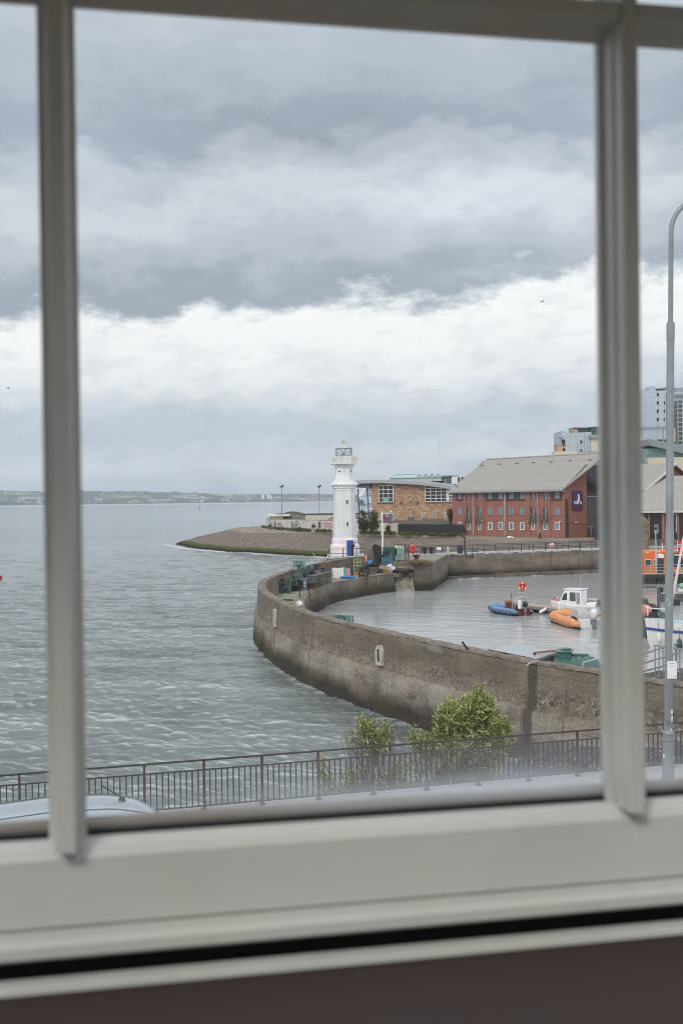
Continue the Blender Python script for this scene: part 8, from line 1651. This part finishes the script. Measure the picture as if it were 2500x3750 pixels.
    hm, secs = hull_mesh(L, 2.9, 1.55, .4, sheer=.4, stern=.7); hm.build('hull', M('yacht_white', (.70,.685,.64), .35, .06, 1.5), O, smooth=True); m = MB(); pts = [[(s[2][0]*.35+s[3][0]*.65, sg*(s[2][1]*.42+s[3][1]*.58+.03), s[2][2]*.45+s[3][2]*.55) for s in secs] for sg in (1,-1)]
    for q in pts: m.tube(q, .085, 6)
    m.build('stripe', M('yacht_blue', (.03,.06,.25), .4), O); m = MB(); m.prism([(-3.8,-.9),(1.2,-1.2),(3.2,-.4),(3.9,0),(3.2,.4),(1.2,1.2),(-3.8,.9)], 1.45, [1.62,1.62,1.85,1.95,1.85,1.62,1.62]); m.build('deck', M('deck_skyblue', (.42,.55,.62), .7, .15), O); m = MB(); m.yprism([(-.8,1.6),(.8,1.6),(.65,2.2),(-.65,2.2)], -2.4, .9); m.build('coachroof', M('yacht_white', (0,0,0)), O, bevel=.08)
    for x in (-1.8,-.6,.4): m = MB(); m.ball((x,-.76,1.92), .16,.05,.10, 10, 6); m.ball((x,.76,1.92), .16,.05,.10, 10, 6); m.build('porthole', GLB, O)
    m = MB(); m.ball((1.3,1.42,1.05), .1,.05,.2, 8,6); m.build('hull_port', GLB, O); m = MB(); ym = M('mast_pale', (.58,.56,.53), .45)
    m = MB()
    for y in (-.55,.55): m.tube([(2.2,y,1.8),(2.9,y*.6,2.5),(4.2,y*.2,2.6)], .03, 5); m.tube([(2.2,y,1.75),(1.0,y*1.8,2.3),(-2.8,y*1.6,2.3)], .02, 4)
    for x in (1.0,-.9,-2.8): m.tube([(x,-1.0,1.6),(x,-1.0,2.3)], .02, 4); m.tube([(x,1.0,1.6),(x,1.0,2.3)], .02, 4)
    m.build('pulpit_rail', STEEL, O)
    for px, py, c_, lab, h in ((2485,2358,M('fender_navy', (.025,.05,.07), .5),'dark blue teardrop fender on the side of the white yacht',.62),(2417,2335,M('fender_cream', (.62,.60,.55), .6),'cream cylindrical fender at the bow of the white yacht',.55)):
        q = at(px, py, p.y-.75); o = thing('fender', lab, 'fender', (q.x, p.y-.8 if px > 2450 else p.y-.3, q.z)); m = MB(); m.lathe([(.03,-h*.62),(.16,-h*.5),(.19,-h*.1),(.15,h*.35),(.05,h*.55)], 12); m.build('fender_body', c_, o, smooth=True); m = MB(); m.tube([(0,0,h*.5),(0,.1,h*.5+.75)], .015, 4); m.build('lanyard', BLACKP, o)
    a_, b_ = at(2459, 2165, 112), at(2512, 1900, 112); o = thing('yacht_mast', 'pale raked mast crossing in front of the flag', 'mast', tuple(a_)); v = b_-a_; m = MB(); m.tube([(0,0,-.8), tuple(v*1.6)], [.13,.09], 8); m.build('spar', ym, o, smooth=True); m = MB(); q = at(*Q(1250,710), 112)-a_; m.tube([tuple(q), tuple(q+Vector((1.6,0,0)))], .045, 6); m.build('spreader', GELC, o); m = MB(); m.box(-.5,.5,-.7,.7,-2.2,-.7); m.build('tabernacle', BLACKP, o)
build_boats()
# ================================================================== near the pier wall and along the street
def build_near():
    # flat pale shed roof, plank, green tank, barrier frame behind the near wall
    P = [on(1752,2391,3.78), on(1915,2422,3.78)]; a, b = Vector(P[0][:2])+Vector((.55,.75)), Vector(P[1][:2])+Vector((.55,.75)); nn = Vector((.55,.83)); O = thing('store_shed', 'low store shed with a flat pale metal roof behind the near wall', 'shed', (a.x, a.y, 0)); w = b-a; dep = 2.3
    q = [Vector((0,0)), w, w+nn*dep, nn*dep]; m = MB(); m.prism([tuple(v) for v in q], DECKZ, 3.70); m.build('shed_wall', M('shed_dark', (.10,.095,.09), .9), O); m = MB(); m.prism([tuple(v) for v in (q[0]-nn*.15, q[1]-nn*.15, q[2], q[3])], 3.70, [3.80,3.76,3.80,3.84]); m.build('roof', M('shed_roof_pale', (.34,.37,.39), .3, .08, .8), O)
    m = MB(); n = 46
    for k in range(n): c = w*((k+.5)/n)-nn*.17; m.cbox((c.x,c.y,3.80-.0006*k), w.length/n*.55,.1,.085, math.atan2(w.y,w.x))
    m.build('corrugated_edge', M('edge_dark', (.04,.04,.042), .7), O)
    a_, b_ = on(1953,2391,3.86), on(2030,2383,3.86); o = thing('plank', 'red-brown plank lying on the pale shed roof', 'plank', tuple(a_)); v = b_-a_; m = MB(); m.tube([(0,0,0), tuple(v)], .05, 4); m.build('board', M('plank_red', (.30,.14,.10), .9), o); m = MB(); m.tube([(0,0,-.04),tuple(v*.06+Vector((0,0,-.04)))], .055, 4); m.build('end_block', M('edge_dark', (0,0,0)), o)
    # green horizontal tank
    d = 47.6; c = at(2112, 2450, d); TG = M('tank_green2', (.045,.115,.10), .42, .08, 1.5); O = thing('green_tank', 'green plastic horizontal storage tank behind the near wall', 'tank', (c.x, d+.6, 0), R(-14)); r_ = .98; zc = at(2090,2412,d).z-r_+.08
    pts = []; 
    m = MB(); L = 1.75; prof = [(-L/2-.12,.25),(-L/2-.05,.6),(-L/2+.12,.86),(-L/2+.3,.97)]
    for k in range(4): x = -L/2+.42+k*.27; prof += [(x,.95),(x+.06,.99),(x+.16,.99),(x+.22,.95)]
    prof += [(L/2-.15,.93),(L/2+.05,.80),(L/2+.2,.55),(L/2+.24,.2)]
    ns = 24; vs = [(x, r_*rr_*math.cos(2*math.pi*k/ns)*1.0, zc+r_*rr_*math.sin(2*math.pi*k/ns)) for x, rr_ in prof for k in range(ns)]; f = [(i*ns+k, (i+1)*ns+k, (i+1)*ns+(k+1)%ns, i*ns+(k+1)%ns) for i in range(len(prof)-1) for k in range(ns)]; m.add(vs, f+[tuple(range(ns)), tuple((len(prof)-1)*ns+k for k in range(ns-1,-1,-1))]); m.build('tank_shell', TG, O, smooth=True)
    m = MB(); m.box(-L/2+.22,-L/2+.78,-.42,.42,zc+.7,zc+r_+.12); m.build('lid_box', TG, O, bevel=.03); m = MB(); m.box(-L/2+.17,-L/2+.83,-.47,.47,zc+r_+.12,zc+r_+.17); m.lathe([(.2,0),(.2,.08)], 14, (-L/2+.55,0,zc+r_+.17)); m.build('lid', M('tank_green3', (.055,.14,.118), .4), O, bevel=.015); m = MB(); m.box(-L/2+.8,.55,-.12,.12,zc+r_-.06,zc+r_+.03); m.build('top_rib', TG, O)
    for x in (-.5,.5): m = MB(); m.box(x-.15,x+.15,-.8,.8,DECKZ,zc-.55); m.build('cradle', M('edge_dark', (0,0,0)), O)
    # wire basket frame beside the tank, hose, strut
    o = thing('wire_cage', 'dark mesh cage behind the green tank', 'cage', (at(1990,2440,49.2).x, 49.2, DECKZ), R(-8)); zt = at(2000,2409,49.2).z-DECKZ; wd = at(2133,2400,49.2).x-at(1968,2400,49.2).x; m = MB()
    for x0, x1, z0, z1 in ((0,wd,zt-.12,zt+.05),(0,wd,.3,.3)): m.tube([(x0-.2,0,z0),(x1-.2,0,z1)], .04, 5)
    for x in (-.2,wd-.2): m.tube([(x,0,0),(x,0,zt+.05 if x > 0 else zt-.12)], .04, 5)
    m.build('frame', BLACKP, o); m = MB()
    for k in range(18): x = -.2+wd*k/18; m.tube([(x,0,.3),(x,0,zt-.1)], .012, 3)
    for k in range(12): z = .35+(zt-.5)*k/11; m.tube([(-.2,0,z),(wd-.2,0,z)], .012, 3)
    m.build('mesh', BLACKP, o)
    a_ = [at(1927,2436,45.9), at(1945,2425,45.9), at(1965,2423,46.2), at(1990,2426,46.8)]; o = thing('bent_pole', 'pale bent pole lying over the wall top, left of the green tank', 'pole', tuple(a_[0])); m = MB(); m.tube([tuple(v-a_[0]) for v in a_], .028, 6); m.build('shaft', M('pale_pole', (.46,.42,.33), .8), o); m = MB(); m.ball(tuple(a_[-1]-a_[0]), .045, n=6, m=5); m.build('end_knot', M('pale_pole', (0,0,0)), o)
    a_ = [at(2137,2452,44.9), at(2132,2427,44.9), at(2215,2405,46.5)]; o = thing('steel_strut', 'bent pale steel strut in front of the green tank', 'strut', tuple(a_[0])); m = MB(); m.tube([(0,0,-.5)]+[tuple(v-a_[0]) for v in a_[1:]], .03, 6); m.build('bar', STEEL, o); m = MB(); m.cbox((0,0,-.45), .14,.14,.1); m.build('foot', STEEL, o)
    # galvanised gate fence right of the bar
    G = M('galvanised', (.30,.31,.32), .4, .15, 4, 0, .5); d0 = 44.6; Q2 = lambda x, y: (2340+x/7.35, 2180+y/7.35)
    p0, p1 = on(*Q2(228,2270), WALLZ-.05), on(*Q2(655,2345), WALLZ-.05); Ff = Facade((p0.x,p0.y),(p1.x,p1.y)); O = thing('security_fence', 'galvanised vertical bar fence on the pier behind the lamp post', 'fence', (p0.x+.5, p0.y+1.0, 0), Ff.rot); zt = at(*Q2(228,1355), p0.y+1).z; zb = DECKZ; Lf = 4.2
    for k in range(20): x = k*.105*1.9; m = MB(); m.tube([(x,0,zb+.1),(x,0,zt)], .022, 6); m.build('bar', G, O)
    for z in (zt, zb+.4): m = MB(); m.box(-.05,Lf,-.025,.025,z-.03,z+.03); m.build('rail', G, O)
    for k, (ya, yb_) in enumerate(((1580,1400),(1830,1665),(2050,1900))):
        A, B_ = at(*Q2(90,ya), p0.y-.1), at(*Q2(700,yb_-12), p0.y+3.2); 
        if k == 0: O2 = thing('handrail', 'three-rail galvanised handrail sloping up behind the lamp post', 'railing', tuple(A)); base = A
        m = MB(); v = B_-base; u = A-base; m.tube([tuple(u-(v-u)*.4), tuple(u), tuple(v), tuple(v+(v-u)*.6)], .035, 6); m.build('rail', G, O2)
    for t_ in (-.3, 1.5): m = MB(); v = (at(*Q2(700,1388), p0.y+3.2)-base)*t_; m.tube([(v.x,v.y,DECKZ-base.z),(v.x,v.y,v.z)], .04, 6); m.build('post', G, O2)
    # ---- street railing on the sea wall
    IR = M('railing_rust', (.030,.025,.023), .75, .3, 5, 0, 0, (.07,.036,.026)); IP = M('railing_post_rust', (.050,.033,.028), .8, .4, 4, 0, 0, (.11,.048,.030))
    O = thing('sea_railing', 'long rusty iron railing with upright bars along the street edge', 'railing', (*rail_pt(0), GZ), math.atan2(RU.y, RU.x)); sp = 1.36; k0, k1 = -12, 16
    for k in range(k0, k1+1): m = MB(); m.box(k*sp-.027,k*sp+.027,-.027,.027,0,1.13); m.cbox((k*sp,0,.02), .12,.12,.04); m.build('post', IP, O)
    for z, rr_, nm in ((1.13,.026,'top_rail'),(.925,.020,'mid_rail'),(.10,.020,'bottom_rail')): m = MB(); m.box(k0*sp,k1*sp,-rr_ if z < 1 else -.030,rr_ if z < 1 else .030,z-.014 if z < 1 else z,z+.014 if z < 1 else z+.035); m.build(nm, IR, O)
    cnt = 0; rest = MB()
    for k in range(k0, k1):
        for q in range(1, 10):
            x = (k+q/10)*sp; inview = -1 <= k < 10
            m = MB() if (inview and cnt < 100) else rest; m.cbox((x,0,.5125), .027,.027,.80, R(0))
            if m is not rest: m.build('baluster', IR, O); cnt += 1
    o = rest.build('balusters', IR, O); o['kind'] = 'stuff'
    # ---- street lamp
    d = 26.0; p = at(2445.5, 2700, d); LG = M('lamp_grey', (.215,.235,.245), .45, .10, 2.5, 0, .2, (.16,.17,.175)); O = thing('street_lamp', 'tall grey street lamp column with stickers, in front of the railing', 'street lamp', (p.x-.03, d, GZ)); O.rotation_euler = (0, R(.9), 0); z = lambda py: at(2446, py, d).z-GZ
    zc = z(2690); m = MB(); m.lathe([(.135,0),(.122,.02),(.122,zc-.10),(.122,zc)], 24); m.build('base_section', LG, O, smooth=True); m = MB(); m.lathe([(.1225,zc-.115),(.140,zc-.11),(.140,zc-.085),(.1225,zc-.08)], 24, capb=False, capt=False); m.lathe([(.122,zc+.001),(.128,zc+.02),(.118,zc+.06),(.098,zc+.09)], 24, capb=False); m.build('collar', LG, O, smooth=True)
    zk, zj0, zj1 = z(2200), z(1935), z(1180)
    m = MB(); m.lathe([(.088,zc+.085),(.088,zj0),(.080,zj0+.02),(.080,zj1)], 24); m.build('shaft', LG, O, smooth=True); z15, z18 = z(1248), z(1182); m = MB(); m.lathe([(.084,z15),(.086,z15+.02),(.086,z18-.03),(.06,z18)], 20); m.build('sleeve', LG, O, smooth=True)
    tx = .065*(z(1000)-zc)/10; pts = [(0,0,z18-.05),(0,0,z(850))]; zz0 = z(850); Rb = .75
    for k in range(1, 8): a = R(68*k/7); pts.append((Rb*(1-math.cos(a)), 0, zz0+Rb*math.sin(a)))
    e = pts[-1]; pts.append((e[0]+1.2, 0, e[2]+.5)); m = MB(); m.tube(pts, .052, 12); m.build('arm', LG, O, smooth=True); m = MB(); m.ball((e[0]+1.6,0,e[2]+.58), .45,.17,.12, 14, 8); m.build('lantern', M('lantern_grey', (.30,.31,.32), .4), O, smooth='all')
    W = M('sticker_white', (.74,.76,.78), .6, .05)
    def sticker(px, py, w, h, mat, shape='rect', rad=.0895, nm='sticker', rot=0):
        q = at(px, py, d); u = (q.x-p.x)/rad; a0 = math.asin(max(-.98,min(.98,u))); zc_ = q.z-GZ; m = MB(); n = 9
        if shape == 'rect': pl = [(-w/2,-h/2),(w/2,-h/2),(w/2,h/2),(-w/2,h/2)]
        else: pl = [(w/2*math.cos(k*math.pi/9), h/2*math.sin(k*math.pi/9)) for k in range(18)]
        nx = 8; vs = []; fs = []
        if shape == 'rect':
            for i in range(nx+1):
                for j in (0,1):
                    x = -w/2+w*i/nx; zz_ = (-h/2 if j == 0 else h/2); x2 = x*math.cos(rot)-zz_*math.sin(rot); z2 = x*math.sin(rot)+zz_*math.cos(rot); a = a0+x2/rad; vs.append((rad*math.sin(a), -rad*math.cos(a), zc_+z2))
            fs = [(2*i, 2*i+2, 2*i+3, 2*i+1) for i in range(nx)]
        else:
            vs = [(rad*math.sin(a0), -rad*math.cos(a0), zc_)] + [(rad*math.sin(a0+x/rad), -rad*math.cos(a0+x/rad), zc_+zz_) for x, zz_ in pl]; fs = [(0,1+k,1+(k+1)%18) for k in range(18)]
        m.add(vs, fs); m.build(nm, mat, O)
    sticker(2433,2204,.07,.10,W,'rect',rot=R(45)); sticker(2454,2604,.08,.10,W,'round'); sticker(2455.5,2629,.065,.12,W); sticker(2452,2670,.045,.06,W,'round'); sticker(2427,2768,.05,.09,W,'round',.1235); sticker(2464,2772,.04,.07,W,'round',.1235)
    sticker(2454,2352,.045,.38,W); sticker(2455,2371,.025,.05,M('sticker_mark', (.16,.17,.18), .7),'round',.0902); sticker(2440,2644,.10,.12,M('sticker_residue', (.15,.165,.17), .8))
    # notice card strapped to the column (its square code is left out)
    a_, b_ = at(2441,2421,d-.1), at(2476.5,2485,d-.1); S = thing('notice_card', 'white notice card strapped to the street lamp column', 'notice', ((a_.x+b_.x)/2, d-.105, b_.z)); w, h = b_.x-a_.x, a_.z-b_.z; m = MB(); m.box(-w/2,w/2,0,.006,0,h); m.build('card', M('card_white', (.76,.77,.79), .5, .03), S)
    gl = M('card_grey', (.42,.43,.45), .7); m = MB(); m.box(-w*.30,w*.30,-.002,-.0005,h*.865,h*.885); m.box(-w*.34,w*.34,-.002,-.0005,h*.83,h*.85); m.box(-w*.32,w*.32,-.002,-.0005,h*.70,h*.735); m.box(-w*.32,w*.30,-.002,-.0005,h*.10,h*.115); m.build('text_line', gl, S); m = MB(); m.lathe([(w*.075,0),(w*.075,.002)], 14); q = m.build('logo_dot', M('card_teal', (.03,.30,.32), .5), S); q.rotation_euler = (R(90),0,0); q.location = (w*.37,-.0005,h*.11)
    m = MB(); m.ring((0,0,h*.86), .092, .006, 'Z', 24, 5); q = m.build('cable_tie', BLACKP if False else STEEL, S); q.location = (p.x-(a_.x+b_.x)/2, .105, 0)
    # ---- parked silver car, roof only in view
    SIL = NT('car_silver'); n = SIL.noise(SIL.coord(), 2, 2); SIL.rgb((.40,.44,.48)).rough(.28); SIL.b.inputs['Metallic'].default_value = .55; SIL.b.inputs['Coat Weight'].default_value = .6; SIL = SIL.mat
    fx = at(540, 3050, 21.5); ca = math.atan2(RU.y, RU.x); O = thing('parked_car', 'silver parked car whose roof and aerial show at lower left', 'car', (fx.x-.25, 21.3, GZ), ca); zt = CAMZ-GZ-(2906-1838)/F*21.4
    def sec(u):  # u along the car: 0 back .. 1 front; returns roof height and half width
        hgt = [(0,.95),(.04,1.25),(.10,1.62),(.18,zt-.06),(.38,zt),(.56,zt-.04),(.66,zt-.15),(.72,zt-.34),(.80,1.18),(.84,1.10),(.95,1.0),(1,.72)]; return np.interp(u, [a for a,_ in hgt], [b for _,b in hgt])
    Lc, Wc = 5.2, .88; m = MB(); nu, nv = 60, 15
    def f(i, j):
        u = i/(nu-1); hg = float(np.mean([sec(min(1,max(0,u+q*.012))) for q in (-2,-1,0,1,2)])); t_ = j/(nv-1)*2-1; top = .25; a = abs(t_); wr = Wc*(1-.22*smooth01(np.array((hg-1.0)/.7))); 
        if a < .6: y = t_/.6*wr*.86; zz_ = hg-.055*(t_/.6)**2
        elif a < .8: q = (a-.6)/.2; y = math.copysign(wr*.86+(Wc-wr*.86)*q**.8, t_); zz_ = hg-.055-(hg-.055-.86)*q
        else: q = (a-.8)/.2; y = math.copysign(Wc, t_); zz_ = .86-.56*q
        return (-3.27+Lc*u, y, zz_)
    m.grid(f, nu, nv); m.build('body', SIL, O, smooth='all')
    gd = M('car_glass', (.02,.025,.03), .08)
    def fg(u0, u1, t0, t1, nm, mat=gd, off=.006, nn_=8):
        m = MB(); m.grid(lambda i, j: tuple(Vector(f((u0+(u1-u0)*i/nn_)*(nu-1), (t0+(t1-t0)*j/nn_+1)/2*(nv-1)))+Vector((0,off*(1 if t0+t1 > 0 else -1 if t0+t1 < 0 else 0),off))), nn_+1, nn_+1); m.build(nm, mat, O, smooth='all')
    fg(.72,.795,-.52,.52,'windscreen'); fg(.05,.13,-.5,.5,'rear_window'); fg(.30,.46,-.70,-.62,'side_window'); fg(.48,.64,-.70,-.62,'side_window'); fg(.30,.46,.62,.70,'side_window'); fg(.48,.64,.62,.70,'side_window')
    for t_ in (-.56,.56): m = MB(); m.tube([Vector(f(u*(nu-1)/40*.9+.1*0+ .17*(nu-1), (t_+1)/2*(nv-1)))+Vector((0,0,.008)) for u in range(0, 24)], .012, 5); m.build('roof_seam', M('seam_dark', (.10,.11,.12), .5), O)
    q = f(.60*(nu-1), .5*(nv-1)); m = MB(); m.cbox((q[0],0,q[2]+.02), .14,.06,.06, taper=.6); m.tube([(q[0],0,q[2]+.05),(q[0]-.33,0,q[2]+.28)], .011, 6); m.build('aerial', BLACKP, O)
    for x in (-2.3, 1.05):
        for y in (-Wc+.04, Wc-.04): m = MB(); m.ring((x,y,.32), .22, .10, 'Y', 22, 8); wv = m.build('tyre', M('rubber_black', (.02,.02,.02), .8), O, smooth='all'); m = MB(); m.lathe([(.18,-.05),(.18,.05)], 14); w_ = m.build('rim', STEEL, wv); w_.rotation_euler = (R(90),0,0); w_.location = (x,y,.32)
    # ---- bushes on the shore below the railing
    WL = leaf_mat('buddleia_leaf', (.085,.115,.026), (.32,.36,.10), (.66,.65,.29)); TW = M('twig', (.11,.085,.065), .9, .3, 8)
    def shrub(label, spec, seed, leaf=.15, per=19):
        r = random.Random(seed); g = spec['base']; O = thing('shrub', label, 'shrub', tuple(g)); st = MB(); pts = []
        for lobe in spec['lobes']:
            (px, py, d_), rx, rz, n = lobe; c = at(px, py, d_)-g
            for k in range(n):
                dv = Vector((r.gauss(0,1), r.gauss(0,.8), r.gauss(.12,1))).normalized(); q = r.uniform(.35,1.0)**.6; tip = c+Vector((dv.x*rx*q, dv.y*rx*.8*q, dv.z*rz*q)); root = Vector((c.x*.25+r.uniform(-.2,.2), c.y*.25, 0)); mid = root.lerp(tip, .5)+Vector((r.uniform(-.15,.15),r.uniform(-.15,.15),.15)); 
                if k % 3 == 0: st.tube([root, mid, tip], [.020,.012,.004], 4)
                else: st.tube([mid.lerp(tip,.4), tip], [.008,.003], 3)
                tw = (tip-mid).normalized(); tl = r.uniform(.25,.55)
                for j in range(per):
                    u = r.random(); pp = tip-tw*tl*u+Vector((r.gauss(0,.035),r.gauss(0,.035),r.gauss(0,.035))); side = Vector((r.gauss(0,1),r.gauss(0,1),r.gauss(.1,.8))).normalized(); pts.append((pp, (tw*.7+side*.9).normalized()))
        for (px, py, d_), n, sprd in spec.get('bare', ()):
            c = at(px, py, d_)-g
            for k in range(n): root = Vector((c.x*.6, c.y*.6, .05)); tip = c+Vector((r.gauss(0,sprd), r.gauss(0,sprd*.6), r.gauss(0,sprd*.8))); mid = root.lerp(tip,.55)+Vector((r.gauss(0,.08),r.gauss(0,.08),.05)); st.tube([root, mid, tip], [.014,.009,.003], 4); st.tube([mid, mid+Vector((r.gauss(0,.25),r.gauss(0,.2),r.uniform(.1,.4)))], [.006,.002], 3)
        st.build('branches', TW, O); leafy('leaves', pts, leaf, WL, O, seed, .21, .55)
    gb = on(1690, 2870, 1.2); gb = Vector((at(1690,2700,34.2).x, 34.2, .9))
    shrub('large green bush with long narrow leaves growing below the railing', dict(base=gb, lobes=[((1745,2570,34.3),.50,.36,70),((1660,2620,34.2),.62,.50,100),((1780,2640,34.2),.66,.50,105),((1700,2720,34.0),.95,.50,120),((1600,2700,34.2),.45,.35,48),((1815,2720,34.1),.42,.40,46),((1735,2800,34.0),.85,.50,60),((1520,2690,34.3),.22,.22,16),((1560,2790,34),.55,.45,30),((1752,2525,34.3),.16,.28,12),((1790,2555,34.2),.2,.25,12),((1640,2575,34.2),.2,.22,10),((1850,2640,34.2),.22,.2,12),((1868,2700,34.1),.2,.25,10),((1500,2700,34.3),.16,.2,8)], bare=[((1480,2640,34.2),10,.3),((1640,2860,34),26,.5),((1560,2840,34),18,.45)]), 3)
    gs = Vector((at(1370,2700,33.4).x, 33.4, .6))
    shrub('smaller thin bush with yellowish leaves and bare twigs, left of the large bush', dict(base=gs, lobes=[((1335,2640,33.5),.26,.22,18),((1390,2665,33.5),.34,.26,24),((1370,2715,33.4),.42,.24,22),((1300,2690,33.5),.28,.25,10),((1190,2850,33.2),.30,.35,14),((1290,2850,33.2),.45,.35,18),((1420,2860,33.2),.4,.35,16),((1465,2800,33.4),.35,.35,16),((1480,2880,33.3),.4,.3,16),((1180,2800,33.2),.22,.3,10)], bare=[((1330,2620,33.4),26,.28),((1280,2700,33.4),26,.3),((1440,2680,33.4),34,.32),((1350,2810,33.3),34,.5),((1230,2860,33.2),16,.3)]), 8)
build_near()
# ------------------------------------------------------------------ air between the window and the far shore
m = MB(); m.box(-7000, 7000, -60, 12500, -8, 175)
t = NT('haze_air'); t.N.remove(t.b); pv = t.nd('ShaderNodeVolumePrincipled'); pv.inputs['Color'].default_value = (.74,.85,1.0,1); pv.inputs['Density'].default_value = 6.5e-5; pv.inputs['Anisotropy'].default_value = .2; t.L.new(pv.outputs[0], t.out.inputs['Volume'])
tag(m.build('haze', t.mat), 'thin sea haze between the harbour and the far shore', 'haze', kind='stuff')
bpy.context.view_layer.update()
